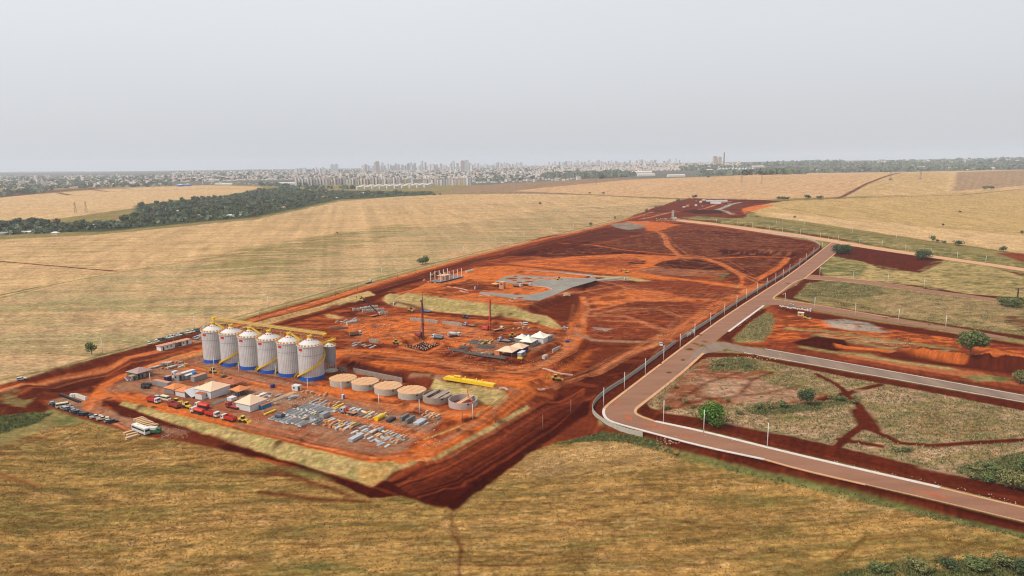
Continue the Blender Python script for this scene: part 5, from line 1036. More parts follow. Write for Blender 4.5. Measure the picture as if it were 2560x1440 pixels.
# ---------------------------------------------------------------- tents, cabins, containers
m_tp=M('peach_tent_canvas',(246,204,168),.8,0,.05,.3,.05); m_to=M('orange_tiled_canvas',(226,134,72),.85,0,.08,.5); m_tc=M('cream_tent_canvas',(250,240,216),.8,0,.04,.3); m_tb=M('brown_tent_canvas',(176,96,60),.85,0,.08,.4); m_tg=M('grey_pink_roofing',(176,142,136),.8,0,.08,.3); m_fab=M('white_wall_sheet',(226,224,222),.7,0,.07,.5,.1); m_cg=M('grey_container_paint',(160,162,164),.6,.1,.08,1.2,.1); m_cd=M('grey_blockwork',(140,132,128),.8,0,.1)
def tent(u,v,w,d,eave,peak,roofm,wallm,label,rz=RU,op=(),flare=False,walls=1.0,name='tent'):
    p=on(u,v); t_=thing(name,label,'tent' if name=='tent' else 'shelter',p,rz); mb=MB(); e=.55; n=8
    # hipped canvas roof with a slight sag
    rows=[]; 
    for k in range(n):
        f=k/(n-1); s=(1-f)*(1+ (0 if not flare else .0)); z=eave+(peak-eave)*(f**1.55 if flare else f**1.08); s=1-f*.985
        rows.append([((w/2+e)*s*sx,(d/2+e)*s*sy,z) for sx,sy in((-1,-1),(0,-1),(1,-1),(1,0),(1,1),(0,1),(-1,1),(-1,0))])
    vs=[q for r in rows for q in r]; mb.add(vs,[(k*8+i,k*8+(i+1)%8,(k+1)*8+(i+1)%8,(k+1)*8+i) for k in range(n-1) for i in range(8)]+[tuple(range((n-1)*8,n*8))]); mb.build('roof',roofm,t_)
    mb=MB(); mb.box(0,0,eave-.18,w+2*e-.1,d+2*e-.1,.17); mb.build('valance',roofm if roofm is not m_tp else M_get('valance_white',(226,216,204)),t_)
    if wallm:
        for i,(x,y,l,r) in enumerate(((0,-d/2,w,0),(w/2,0,d,math.pi/2),(0,d/2,w,0),(-w/2,0,d,math.pi/2))):
            if i in op: continue
            mb=MB(); hh=(eave-.2)*walls; mb.box(0,0,0,l,.08,hh)
            for k in range(int(l/1.5)): mb.box(-l/2+.75+k*1.5,0,0,.07,.14,hh)
            mb.build('wall',wallm,t_,(x,y,0),r)
    for sx in(-1,1):
        for sy in(-1,1): mb=MB(); mb.box(0,0,0,.14,.14,eave); mb.build('post',m_grey,t_,(sx*w/2,sy*d/2,0))
    return t_
tent(350,938,9.5,9,2.9,5.0,m_tg,m_green,'grey-pink roofed open shed with a green side wall',op=(1,2),name='shed')
tent(439,979,7.4,7.4,3.0,4.8,m_to,m_cd,'left one of two small orange-roofed tents, with grey block walls'); tent(467,986,7.6,7.6,3.0,4.8,m_to,m_fab,'right one of two small orange-roofed tents, touching the white lean-to')
tent(533,985,12,12,4.2,7.2,m_tp,m_fab,'largest peach-roofed tent with tall white walls, left of the near tent'); tent(587,966,7.8,7.8,3.0,4.6,m_tb,None,'dark brown open-sided tent behind the small tan one'); tent(601,985,6.8,6.8,3.1,4.9,m_to,None,'small tan open-sided canopy beside a little grey container')
tent(629,1018,10.2,10.2,3.6,6.9,m_tp,m_fab,'nearest peach-roofed tent with loose white curtains, beside the steel sheets',op=())
tent(1350,853,9.4,9.4,3.6,6.8,m_tc,m_fab,'cream pointed tent farthest right in the camp on the raised pad',flare=True); tent(1321,863,7.8,7.8,3.2,7.0,m_tc,None,'cream pointed open tent in the middle of the raised camp',flare=True); tent(1305,855,6.5,6.5,3.2,5.6,m_tc,m_cd,'small cream tent behind the middle pointed tent',flare=True)
tent(1271,887,9.6,9.6,3.3,5.6,m_tp,None,'wide pale tan open tent nearest in the raised camp'); tent(1297,879,8.6,8.6,3.4,5.6,m_tp,m_dkblue,'peach-roofed tent with a blue side wall in the raised camp'); tent(1238,716,5,4,2.6,3.6,M_get('orange_canopy',(244,170,84)),None,'small orange canopy left of the little brick building')
def boxy(u,v,l,w,h,mat,label,rz=RU,name='container',cat='container',roofm=None,doors=True,ribs=True,grp=None,z=None):
    p=on(u,v) if z is None else G(u,v); p=(p[0],p[1],p[2] if z is None else z); t_=thing(name,label,cat,p,rz,grp); mb=MB(); mb.box(0,0,0,l,w,h)
    if ribs:
        for k in range(int(l/.6)): 
            for y in(w/2,-w/2): mb.box(-l/2+.3+k*.6,y,.15,.25,.08,h-.3)
    mb.build('body',mat,t_); mb=MB(); mb.box(0,0,h,l+.15,w+.15,.12); mb.build('roof',roofm or mat,t_)
    if doors: mb=MB(); mb.box(l/2+.02,-w*.15,.1,.06,w*.35,h*.8); mb.build('door',M_get('door_dark',(52,56,66)),t_); mb=MB(); mb.box(-l*.1,-w/2-.07,h*.45,min(1.2,l*.3),.06,h*.28); mb.build('window',m_glass,t_)
    return t_
m_rt=M('rust_dusted_roof',(206,146,112),.9,0,.12,.6)
boxy(334,949,3.4,3.4,2.6,m_cg,'small grey cabin left of another by the green-walled shed',roofm=m_rt); boxy(354,943,3.2,3.2,2.6,m_cg,'small pale cabin directly in front of the green-walled shed',roofm=m_rt)
boxy(406,964,12.2,2.5,2.6,m_cg,'long grey shipping container left of the orange-roofed tents',RU,roofm=m_rt,doors=False); boxy(420,952,2.8,2.8,2.8,m_dkblue,'dark blue box container behind the long grey container',roofm=m_rt)
boxy(448,950,4.2,3.4,3.6,m_cg,'tall pale grey cabin with tan roof at the left of the cabin group',roofm=m_rt); boxy(438,943,2.2,2.4,3.6,m_fab,'narrow white cabin beside the tall pale grey one'); boxy(468,940,9.5,2.6,2.7,m_fab,'long white container behind the grey cabins',RV,doors=False); boxy(474,946,5.8,2.5,2.4,m_cg,'low grey container beside the long white container',RV,roofm=m_fab,doors=False)
boxy(498,949,8.5,3,2.8,m_cg,'grey container on the right of the cabin group, next to the blue water tank',RV,roofm=m_rt,doors=False); boxy(487,947,2.2,2.4,2.6,m_cg,'grey stand carrying the round blue water tank',doors=False)
boxy(513,993,8.0,5.2,3.0,m_fab,'white-walled cabin with a brown roof in front of the largest tent',RV,roofm=m_tb,ribs=False); boxy(599,989,4.2,2.4,2.6,m_dgrey,'dark grey container below the small tan canopy',RV,roofm=m_rt)
boxy(742,975,4.2,3.0,2.7,m_fab,'lone small white hut beside the dirt road below the silos',RU,name='hut',cat='hut'); boxy(580,1000,3.4,3.2,1.6,m_fab,'white sheeted stack left of the near peach tent',RV,doors=False)
boxy(663,1018,6.2,2.2,1.9,m_lb,'blue-grey rack of timber to the right of the near peach tent',RV,name='storage_rack',cat='rack',roofm=m_to,doors=False)
boxy(1304,890,6,2.5,2.6,m_cg,'grey cabin at the front corner of the raised tent camp',RV,roofm=m_fab); boxy(1335,862,7,2.6,2.7,m_cg,'grey cabin between the cream tents',RV,roofm=m_concd); boxy(1373,850,6,3,3.0,m_cg,'dark-doored grey cabin right of the cream tents',RV); boxy(1325,848,8,2.6,2.6,m_dkblue,'dark blue container behind the cream tents',RU,doors=False); boxy(1245,886,3.6,3,2.2,m_to,'orange crate-like cabin left of the tan open tent',RU,doors=False,ribs=False)
boxy(1300,897,3,1.2,.8,m_yel,'yellow skip on the slope below the raised camp',RU,name='skip',cat='skip',doors=False); boxy(2002,790,4.4,2.6,2.8,m_tan,'tan site shelter with a pale roof next to the roller',RU,name='shelter',cat='shelter',roofm=m_tc)
# white lean-to with a sloping sheet roof
t_=thing('lean_to','white sloping lean-to roof between the orange tent and the largest tent','shelter',on(488,990),RV); mb=MB(); mb.prof([(-4.5,3.6),(4.5,3.6),(4.5,3.75),(-4.5,3.75)],.2,2.2); mb=MB(); mb.add([(-4.5,-3,1.0),(4.5,-3,1.0),(4.5,2.5,4.0),(-4.5,2.5,4.0),(-4.5,-3,1.12),(4.5,-3,1.12),(4.5,2.5,4.12),(-4.5,2.5,4.12)],[(3,2,1,0),(4,5,6,7),(0,1,5,4),(1,2,6,5),(2,3,7,6),(3,0,4,7)]); mb.build('roof',m_fab,t_)
for x in(-4.2,4.2):
    for y,h in((-2.8,1.05),(2.3,3.85)): mb=MB(); mb.box(0,0,0,.12,.12,h); mb.build('post',m_grey,t_,(x,y,0))
# site office by the parking
t_=thing('site_office','long white site office in two blocks beside the row of parked cars','building',on(441,866),RV-.06)
for nm,x,l in(('left_block',-7.2,9.5),('right_block',4.2,9.5)):
    mb=MB(); mb.box(x,0,0,l if x<0 else 3.0,4.6,3.0)
    if x>0: mb.box(8.2,0,0,2.6,4.6,3.0); mb.box(4.2,2.2,0,11,.2,3.0)
    o=mb.build('wall',M_get('office_white',(240,236,230)),t_); mb=MB(); mb.box(x,0,3.0,l+1.2,5.4,.2,0); mb.build('roof',m_rt,t_)
    for k in range(3): mb=MB(); mb.box(x-3+k*2.6,-2.33,1.3 if k else .1,.9,.06,.9 if k else 2.1); mb.build('window' if k else 'door',m_glass,t_)
def cylthing(name,cat,u,v,r,h,mat,label,grp=None,lid=None,dz=0,n=18):
    p=on(u,v); t_=thing(name,label,cat,(p[0],p[1],p[2]+dz),0,grp); mb=MB(); mb.cyl(0,0,0,r,h*.85,n,r*.94); mb.build('shell',mat,t_); mb=MB(); mb.cyl(0,0,h*.85,r*.94,h*.15,n,r*.4); mb.build('lid',lid or mat,t_)
cylthing('water_tank','water tank',487,947,1.2,1.5,m_lb,'round blue water tank on top of the grey stand',dz=2.75); cylthing('water_tank','water tank',682,969,1.3,2.1,m_dkblue,'dark blue barrel tank on the dirt below the silos'); cylthing('water_tank','water tank',1418,855,1.6,1.3,m_dkblue,'low round blue tank at the right edge of the work floor')
for u,v,l in[(858,997,'blue and white portable toilet beside the thin pole in the yard'),(985,763,'blue portable toilet at the left foot of the long turf bank'),(1188,723.5,'blue portable toilet on the upper terrace by two poles'),(1562,698.5,'blue portable toilet by the grey curving road'),(2026,779,'blue portable toilet at the end of the white sacks')]:
    p=on(u,v); t_=thing('portable_toilet',l,'toilet',p,RU); mb=MB(); mb.box(0,0,0,1.3,1.3,2.1); mb.build('cabin',m_lb,t_); mb=MB(); mb.box(0,0,2.1,1.35,1.35,.3,0,.8,.8); mb.build('roof',m_white,t_); mb=MB(); mb.box(0,-.68,.1,.8,.05,1.8); mb.build('door',m_white,t_)
for i in range(6):
    p=on(315+i*2.6,946+ (i%3)*3.0); t_=thing('liquid_tote',f'white liquid tote in a red-brown cage, {ORDS[i]} of the cluster left of the grey cabins','tote',p,RU,'liquid totes'); mb=MB(); mb.box(0,0,.15,1.1,1.1,1.1); mb.build('bottle',m_fab,t_); mb=MB()
    for z in(.1,.5,.9,1.25): mb.box(0,0,z,1.18,1.18,.06)
    mb.build('cage',m_dred,t_)
for i in range(7):
    p=on(180+i*5.6,993-(2.5-abs(i-2)*.9)*1.2+i*.9); t_=thing('bulk_bag',f'white bulk bag standing by the motorcycles, {ORDS[i]} from the left','bag',(p[0],p[1],p[2]),RU+random.random()*.3,'white bulk bags'); mb=MB(); mb.box(0,0,0,1.5,1.5,1.6,0,.92,.92); mb.box(0,0,1.6,1.3,1.3,.35,0,.5,.5); mb.build('bag',M_get('woven_white',(232,222,206)),t_)
def moto(loc,rz,label):
    if 'moto' in PROT: return dup(PROT['moto'],loc,rz,label,'motorcycle','parked motorcycles')
    t_=thing('motorcycle',label,'motorcycle',loc,rz,'parked motorcycles')
    for x in(.68,-.68): mb=MB(); mb.cyl(0,0,0,.32,.12,14,axis='y'); mb.build('wheel',m_tyre,t_,(x,0,.32))
    mb=MB(); mb.prof([(-.3,.35),(.3,.35),(.45,.75),(.1,.95),(-.2,.8)],.3); mb.beam((.68,0,.32),(.42,0,1.05),.07); mb.beam((-.68,0,.32),(.1,0,.55),.08); mb.build('frame',m_dgrey,t_); mb=MB(); mb.box(-.35,0,.78,.7,.26,.1); mb.build('seat',m_black,t_); mb=MB(); mb.beam((.4,-.35,1.05),(.4,.35,1.05),.05); mb.build('handlebar',m_silv,t_); PROT['moto']=reg(t_)
for i in range(18): p=on(152+i*2.75,988.5+i*1.05); moto(p,RV+random.uniform(-.2,.2),f'dark motorcycle in the row behind the parked cars, {ORDS[i]} from the left')
# buildings under construction
t_=thing('brick_hut','small square brick building with one dark window on the terrace','building',on(1256,722),RU); mb=MB(); mb.box(0,0,0,4.4,4.4,6.2); mb.build('wall',M_get('hollow_brick',(214,142,96),scale=1.5),t_); mb=MB(); mb.box(0,0,6.2,4.8,4.8,.2); mb.build('roof',m_slab,t_); mb=MB(); mb.box(.2,-2.22,3.9,1.8,.08,1.2); mb.build('window',m_glass,t_); mb=MB(); mb.box(2.22,.2,.1,.08,1,2.1); mb.build('door',m_glass,t_)
t_=thing('columned_building','unfinished building of white columns around a small tan brick box','building',on(1117,697),RV-.08); mb=MB(); mb.box(0,0,-.2,38,13,.5); mb.build('floor_slab',M_get('slab_grey',(120,116,118)),t_)
mb=MB(); mb.box(-3,1,.3,11,6,3.6); mb.build('core_wall',M_get('hollow_brick',(214,142,96)),t_); mb=MB(); mb.box(-3,1,3.9,13,8,.35); mb.build('core_roof',M_get('deck_tan',(230,180,130)),t_)
for k in range(6):
    for y in(-6,6): 
        if k==5 and y>0: continue
        mb=MB(); mb.box(0,0,0,.55,.55,8.2); mb.box(.4,0,7.2,.4,.4,.35); mb.build('column',M_get('column_white',(226,218,210)),t_,(-17+k*6.6,y,.3))
t_=thing('water_tower','grey concrete stair and water tower at the far end of the site','tower',on(1682,548),RU); mb=MB()
for k in range(5): mb.box(0,0,k*3.6,4.2,4.2,3.0,0,.96,.96); mb.box(0,0,k*3.6+3.0,4.6,4.6,.6)
mb.box(5,0,0,6.5,4.5,4.5); mb.build('shaft',m_conc,t_)
for k in range(5): mb=MB(); mb.box(0,-2.12,k*3.6+1.2,1.3,.1,1.2); mb.build('window',M_get('dark_opening',(48,40,36)),t_)
t_=thing('steel_box_beam','very long bright yellow steel box beam lying on top of the turf bank','steel beam',on(1172,957),RU-.01); L_=float(np.hypot(*(G(1231,968)-G(1113,946))[:2])); mb=MB(); mb.prof([(-L_/2,.9),(-L_/2+1.2,.1),(L_/2,.1),(L_/2,1.7),(-L_/2+2.0,1.9)],3.0); mb.build('beam',m_yel,t_)
mb=MB(); mb.box(-L_*.22,0,1.8,4.2,1.6,1.2); 
for x in(-.08,.14,.25): mb.box(L_*x,.6,1.75,.6,.6,1.2)
mb.build('fittings',m_yel,t_); mb=MB(); mb.box(-L_*.22,-.82,2.2,3.2,.05,.4); mb.build('recess_shade',M_get('ochre_shadow',(150,110,30)),t_)  # darker ochre strip: shade of a recess painted in, no hollow modelled
# far work camp
for i,(u,v,l,w,h,m,lb) in enumerate([(1792,504,55,7,4,m_fab,'long white roofed building at the distant work camp'),(1790,509,9,26,4,m_fab,'white building wing running towards the viewer at the distant camp'),(1760,502,14,9,4,m_tan,'tan building behind the distant work camp'),(1752,506,9,6,4,m_cream,'small cream block at the distant work camp'),(1720,516,14,6,3.5,m_to,'orange-roofed shed at the left of the distant camp'),(1711,519,16,6,3,m_cg,'low grey shed at the left of the distant camp'),(1740,515,6,5,3.5,m_fab,'little white cabin in the middle of the distant camp')]): boxy(u,v,l,w,h,m,lb,RV if l<20 else RU,name='camp_building',cat='building',roofm=m_fab if m is not m_to else m_to)
# ---------------------------------------------------------------- stored materials
m_steel=M('bare_steel_sections',(192,188,184),.5,.1,.14,1.0); m_dsteel=M('dark_steel',(118,114,110),.6,.05,.12); m_wrap=M('orange_wrapped_goods',(214,140,92),.8,0,.12,1.0); m_ply=M('timber_boards',(220,176,128),.85,0,.14,1.2); m_lumb=M('rough_lumber',(196,148,98),.85,0,.16,1.5,.1); m_rebar=M('rebar_stock',(112,100,92),.7,.2,.2,3,stretch=(.4,6,1))
BT={}
def bundle(kind):
    if kind in BT: return BT[kind]
    mb=MB(); mt={'steel':m_steel,'dark':m_dsteel,'orange':m_wrap,'timber':m_ply,'white':m_fab,'yellow':m_yel,'pipe':m_steel}[kind]
    if kind=='pipe':
        for k in range(4): mb.cyl(0,-.75+k*.5,.25,.24,4.6,10,axis='x')
        for k in range(3): mb.cyl(0,-.5+k*.5,.68,.24,4.6,10,axis='x')
    elif kind in('steel','dark','white'):
        for k in range(4): mb.box(random.uniform(-.15,.15),-.7+k*.46,.12,4.8,.38,.22); 
        for k in range(3): mb.box(random.uniform(-.2,.2),-.5+k*.48,.36,4.4,.36,.22)
    elif kind=='orange':
        mb.box(0,0,.1,2.4,1.5,.8,0,.9,.85); mb.box(1.6,.1,.1,.8,1.2,.55)
    elif kind=='timber':
        for k in range(5): mb.box(random.uniform(-.2,.2),random.uniform(-.1,.1),.1+k*.18,3.4,1.2,.14)
    else: mb.box(0,0,.1,4.2,.7,.6); mb.box(0,0,.7,3.9,.9,.1)
    s=MB(); s.box(-1.2,0,0,.12,1.9,.1); s.box(1.2,0,0,.12,1.9,.1)
    BT[kind]=(mb.mesh('load',mt),s.mesh('bearer',m_lumb)); return BT[kind]
BN={'steel':('steel_bundle','bundle of pale steel sections'),'dark':('steel_bundle','bundle of dark grey steel sections'),'orange':('wrapped_pallet','orange wrapped pallet'),'timber':('timber_stack','stack of tan timber boards'),'white':('panel_bundle','bundle of white sheet panels'),'yellow':('steel_girder','bright yellow steel girder'),'pipe':('pipe_bundle','bundle of grey pipes')}
def putb(kind,p,rz,where,grp,sc_=1):
    n,l=BN[kind]; a,b_=bundle(kind); t_=thing(n,f'{l} {where}','steel' if 'steel' in n or kind in('pipe','yellow') else 'timber' if kind=='timber' else 'pallet',p,rz,grp+', '+l+'s'); t_.scale=(sc_,)*3; ob('load',a,t_); ob('bearer',b_,t_)
def pile(a,b_,depth,rows,cols,mix,where,grp,rz=RV,jit=.5,skip=.06):
    A=G(*a); B=G(*b_); d=B-A; L_=np.hypot(d[0],d[1]); d=d/L_; nrm=np.array([-d[1],d[0]])
    if nrm[1]<0: nrm=-nrm
    for i in range(cols):
        for j in range(rows):
            if random.random()<skip: continue
            x,y=A[:2]+d[:2]*L_*(i+.5)/cols+nrm*(depth*(j+.5)/rows)+np.array([random.uniform(-jit,jit),random.uniform(-jit,jit)]); k=random.choice(mix); putb(k,(x,y,H(x,y)),rz+random.uniform(-.12,.12)+(0 if random.random()<.9 else 1.2),where,grp,random.uniform(.62,.95))
            if random.random()<.25: k=random.choice(mix); putb(k,(x,y,H(x,y)+.85),rz+random.uniform(-.2,.2),where,grp,random.uniform(.6,.9))
pile((722,1046),(858,1082),11,3,17,['steel','orange','timber','white','steel','dark','orange','yellow'],'in the left half of the long front stack','front materials stack, left half')
pile((868,1085),(962,1122),15,3,14,['steel','orange','timber','white','steel','orange','pipe'],'in the right half of the long front stack','front materials stack, right half')
pile((832,1030),(942,1053),9,2,11,['steel','white','dark','timber','steel','yellow'],'in the second stack behind the crane truck','second materials stack')
pile((1010,1053),(1062,1066),14,2,6,['steel','dark','timber','orange'],'in the right-hand stack near the tall pole','right-hand materials stack'); pile((1050,1040),(1090,1048),8,1,5,['timber','timber','orange'],'beside the soil heap at the right end of the yard','timber pile by the soil heap')
pile((778,1012),(835,1019),8,2,5,['pipe','steel','timber','orange'],'above the sheet steel stack','upper materials stack'); pile((740,985),(808,996),7,1,6,['timber','timber','orange'],'near the lone white hut','timber near the hut')
pile((402,925),(470,916),9,3,7,['steel','dark','white','orange','timber','yellow'],'in the corner stack by the farthest silo','corner materials stack'); pile((384,928),(408,922),6,1,3,['white','steel'],'just right of the green-walled shed','panels by the shed')
pile((545,945),(612,957),4,1,5,['steel','timber','dark'],'on the track in front of the silos','loose materials by the silos')
pile((1185,886),(1250,893),5,1,7,['dark','dark','steel'],'on the raised camp\'s left edge','steel on the raised camp'); pile((1060,719),(1100,700),3,1,5,['timber','orange'],'left of the columned building','goods by the columned building')
# flat stacks of galvanised sheets
for i in range(26):
    c=i%9; r=i//9; a=G(672,1048); x,y=a[:2]+np.array([math.cos(RU),math.sin(RU)])*(c*2.5+r*1.3)+np.array([math.cos(RV),math.sin(RV)])*(3.2+r*8.6)
    if 'sheets' not in PROT:
        t_=thing('sheet_stack','x','steel',(0,0,0),0,'flat stacks of galvanised sheets'); mb=MB(); 
        for k in range(5): mb.box(random.uniform(-.5,.5),random.uniform(-.12,.12),.05+k*.1,7.6,2.0-.1*k,.07,random.uniform(-.03,.03))
        mb.build('sheets',m_galv,t_); mb=MB(); 
        for k in range(3): mb.box(random.uniform(-.4,.4),-.6+k*.6,.56,7.0,.16,.06)
        mb.build('ribs',m_dsteel,t_); mb=MB(); mb.box(-2,0,0,.1,2,.05); mb.box(2,0,0,.1,2,.05); mb.build('bearer',m_lumb,t_); PROT['sheets']=reg(t_); o=t_
    else: o=dup(PROT['sheets'],(0,0,0))
    o.location=(x,y,H(x,y)); o.rotation_euler=(0,0,RV+random.uniform(-.08,.08)); o.scale=(random.uniform(.8,1.05),1,random.uniform(.7,1.6)); o['label']=f'galvanised sheet stack, {ORDS[c]} from the left in the {["front","middle","back"][r]} row'
# long cylindrical and boxed goods seen singly
def single(name,cat,u,v,dims,mat,label,rz=RV,cyl=False,lid=None):
    t_=thing(name,label,cat,on(u,v),rz); mb=MB()
    if cyl: mb.cyl(0,0,dims[1],dims[1],dims[0],20,axis='x')
    else: mb.box(0,0,.15,*dims)
    mb.build('body',mat,t_); mb=MB(); mb.box(-dims[0]*.3,0,0,.2,dims[1]*1.05,.14); mb.box(dims[0]*.3,0,0,.2,dims[1]*1.05,.14)
    mb.build('bearer',m_lumb,t_)
single('steel_tank','tank',700,1046,(4,1.4),m_dgrey,'dark grey cylinder at the left end of the front stack',RU,True); single('container','container',891,1098,(8,2.4,1.4),m_silv,'long silver box in the middle of the front stack'); single('machine_crate','crate',812,1043,(4.4,2.6,2.2),m_cg,'grey machine crate in the upper part of the front stack'); single('machine_crate','crate',800,1040,(3,2,2.4),m_dsteel,'darker machine crate next to the grey one in the front stack')
single('steel_tank','tank',950,1048,(5.5,1.1),m_yel,'large yellow trough at the right end of the second stack',RV,True); single('frame_stack','steel',978,1052,(5,2,1.0),m_dark,'black steel frame right of the yellow trough'); single('container','container',1012,1048,(6,1.2,1.9),m_dsteel,'upright grey steel panel left of the right-hand stack'); single('container','container',1026,1054,(6.5,1.3,2.0),m_dsteel,'second upright grey steel panel in the right-hand stack'); single('panel_bundle','steel',1050,1058,(6.5,3.2,1.1),m_silv,'broad pale stack of panels in the right-hand stack')
single('pipe','pipe',790,1003,(7,.5),m_conc,'large concrete pipe above the sheet yard',RV,True); single('steel_girder','steel',847,1018,(7,.9,.8),m_yel,'yellow girder above the crane truck at the left of the second stack'); single('steel_girder','steel',675,1033,(7,.9,.7),m_yel,'yellow girder at the left edge of the sheet yard')
for i,(u,v) in enumerate([(347,1050),(353,1053),(358,1056),(364,1059),(370,1062),(376,1066),(383,1068),(323,1084),(330,1089),(335,1094),(328,1097)]): putb('timber',on(u,v),RV-.25+random.uniform(-.1,.1),'left of the coach' if i>6 else 'behind the coach','timber by the coach',1.25)
# black drums
for i in range(9): cylthing('drum','drum',357+ (i%5)*4.6,966+ (i//5)*5.5-(i%2)*1.5,1.0,1.9,m_dark,f'black plastic tank in the dark cluster left of the orange tents, {ORDS[i]} from the left','black plastic tanks')
# precast concrete slabs standing on edge, and rings
def slabs(a,b_,n,label,w=2.4,h=2.2,grp=None,dz=0,rz=None):
    A=G(*a);B=G(*b_);d=B-A;ang=math.atan2(d[1],d[0])
    for i in range(n):
        f=(i+.5)/n; x,y=A[0]+d[0]*f+random.uniform(-.1,.1),A[1]+d[1]*f+random.uniform(-.3,.3)
        if 'slab' not in BT: mb=MB(); mb.box(0,0,0,.45,2.4,2.2,0,.85,1); mb.box(.1,.9,0,.7,.25,2.2); mb.box(.1,-.9,0,.7,.25,2.2); BT['slab']=mb.mesh('slab',M_get('pale_precast',(206,190,174)))
        o=ob('precast_block',BT['slab'],None,(x,y,H(x,y)+dz),(rz if rz is not None else ang)+random.uniform(-.1,.1),random.uniform(.8,1.05)); tag(o,label,'concrete block',grp)
slabs((880,777),(918,774),13,'pale precast slab in the left row of the heap under the crane boom',grp='slabs under the boom, left row'); slabs((905,781),(960,776),18,'pale precast slab in the right row of the heap under the crane boom',grp='slabs under the boom, right row'); slabs((900,774),(945,769),14,'pale precast slab in the back row of the heap under the crane boom',grp='slabs under the boom, back row')
slabs((950,783),(970,784),6,'flat precast slab right of the heap under the crane boom',grp='slabs right of the boom'); slabs((1027,801),(1095,808),24,'precast slab in the row behind the dark red drilling rig',grp='slabs behind the dark red rig'); slabs((1108,809),(1156,815),17,'precast slab in the row left of the folded crane truck',grp='slabs left of the crane truck')
slabs((1381,882),(1400,872),7,'upright concrete slab on the slope right of the tent camp',grp='slabs right of the tents',rz=RU); slabs((1357,898),(1368,894),4,'concrete block at the foot of the slope right of the tents',grp='blocks right of the tents')
slabs((866,812),(892,807),8,'concrete piece in the loose group near the tan dump truck',grp='pieces near the tan dump truck'); slabs((926,855),(946,858),6,'white block in the short low row left of the square pit',grp='white blocks left of the pit')
slabs((1164,682),(1182,678),8,'slender white precast piece in the bundle behind the columned building',grp='pieces behind the columned building'); slabs((1714,842),(1735,830),7,'tan slab leaning by the long concrete fence',grp='slabs by the fence')
# concrete pile heads in the square pit and white sacks by the side street
hm=MB(); hm.cyl(0,0,-.3,.28,.85,8,.24); hm=hm.mesh('pile_head',M_get('pale_precast',(206,190,174)))
P4=[G(1012,868),G(1058,853),G(1098,862),G(1063,876)]
for i in range(9):
    for j in range(8):
        a,b_=(i+.5)/9,(j+.5)/8; p=(P4[0]*(1-a)+P4[3]*a)*(1-b_)+(P4[1]*(1-a)+P4[2]*a)*b_; x,y=p[0]+random.uniform(-.5,.5),p[1]+random.uniform(-.5,.5); tag(ob('pile_head',hm,None,(x,y,H(x,y)),0,random.uniform(.8,1.2)),'pale concrete pile head sticking up from the floor of the square pit','pile head','pile heads in the square pit')
sk=MB(); sk.box(0,0,0,1.0,.8,.6,0,.75,.75); sk=sk.mesh('sack',m_white)
for i in range(34): f=i/33; x,y,z=on(1950+f*72+random.uniform(-1,1),766+f*10+random.uniform(-1.5,1.5)); tag(ob('sack',sk,None,(x,y,z),random.random()*3,random.uniform(.7,1.3)),'small white sack in the scattered line beside the side street','sack','white sacks by the side street')
# edge rail round the pit
t_=thing('timber_edge_rail','low timber rail along the near edge of the square pit','rail',on(1000,870),0); o0=np.array(on(1000,870)); A=np.array(on(998,870))-o0; B=np.array(on(1063,885))-o0; mb=MB(); mb.beam(A+[0,0,1],B+[0,0,1],.14); mb.build('rail',m_lumb,t_); mb=MB()
pm=MB().box(0,0,0,.14,.14,1.05).mesh('stake',m_lumb)
for k in range(16): q=A+(B-A)*k/15; ob('stake',pm,t_,q)
# rebar beds
for i,(u,v,l,w,lb) in enumerate([(1145,877,11,5,'dark rebar bed left of the raised camp edge'),(1162,869,7,5,'small dark rebar heap behind the rebar bed'),(1195,856,11,9,'dark rebar heap left of the yellow pipe'),(1215,868,10,8,'rebar heap between the yellow pipe and the camp'),(848,821,11,4,'dark roofing heap left of the tan dump truck'),(1190,886,15,4,'long blue-grey rebar bed at the camp edge, left one'),(1237,893,15,4,'long blue-grey rebar bed at the camp edge, right one')]):
    mb=MB(); 
    for k in range(40): y=random.uniform(-w/2,w/2); x=random.uniform(-.6,.6); z=.15+.7*max(0,1-(y/(w/2))**2)*random.random()+.1; mb.beam((-l/2+x,y,z),(l/2+x,y+random.uniform(-.3,.3),z+random.uniform(-.1,.2)),.14)
    o=mb.build('rebar_stack',m_rebar,None,on(u,v),RU if i!=4 else 0); tag(o,lb,'rebar')
for u,v,l,rz in[(1212,858,9,RV),(1228,854,6,RV+.2)]: o=MB(); o.cyl(0,0,.6,.55,l,14,axis='x'); tag(o.build('yellow_pipe',m_yel,None,on(u,v),rz),'long yellow pipe on the rebar yard' if l>8 else 'short yellow pipe behind the long one','pipe')
# lengths of pale edging laid out for drains
m_pink=M('pink_grey_edging',(206,158,138),.9,0,.1)
for pts,w_,lb in[([(1118,717),(1140,720),(1158,723),(1170,727)],1.6,'pinkish drain edging left of the paved yard'),([(1150,727),(1160,731),(1172,731)],1.2,'short branch of pinkish drain edging'),([(1198,741),(1212,737),(1225,740)],1.4,'small pink edging pile in front of the paved yard'),([(1272,752),(1280,746),(1290,748),(1285,752),(1273,752)],.6,'pink ring of edging stones at the front of the terrace'),([(1357,922),(1372,925),(1395,934),(1432,938)],1.5,'long pink drain edging at the right end of the work site'),([(1247,972),(1262,970),(1268,976)],1.3,'pink edging at the end of the yellow beam'),([(1345,974),(1356,975),(1362,973)],1.6,'pink concrete collar at the road junction'),([(1285,808),(1300,806),(1305,808)],1.4,'pink shuttering left of the white van')]:
    P=W(pts); o0=P[0].copy(); mb=MB(); sweep(mb,[p-o0 for p in P],w_,.4); tag(mb.build('drain_edging',m_pink,None,tuple(o0)),lb,'edging')
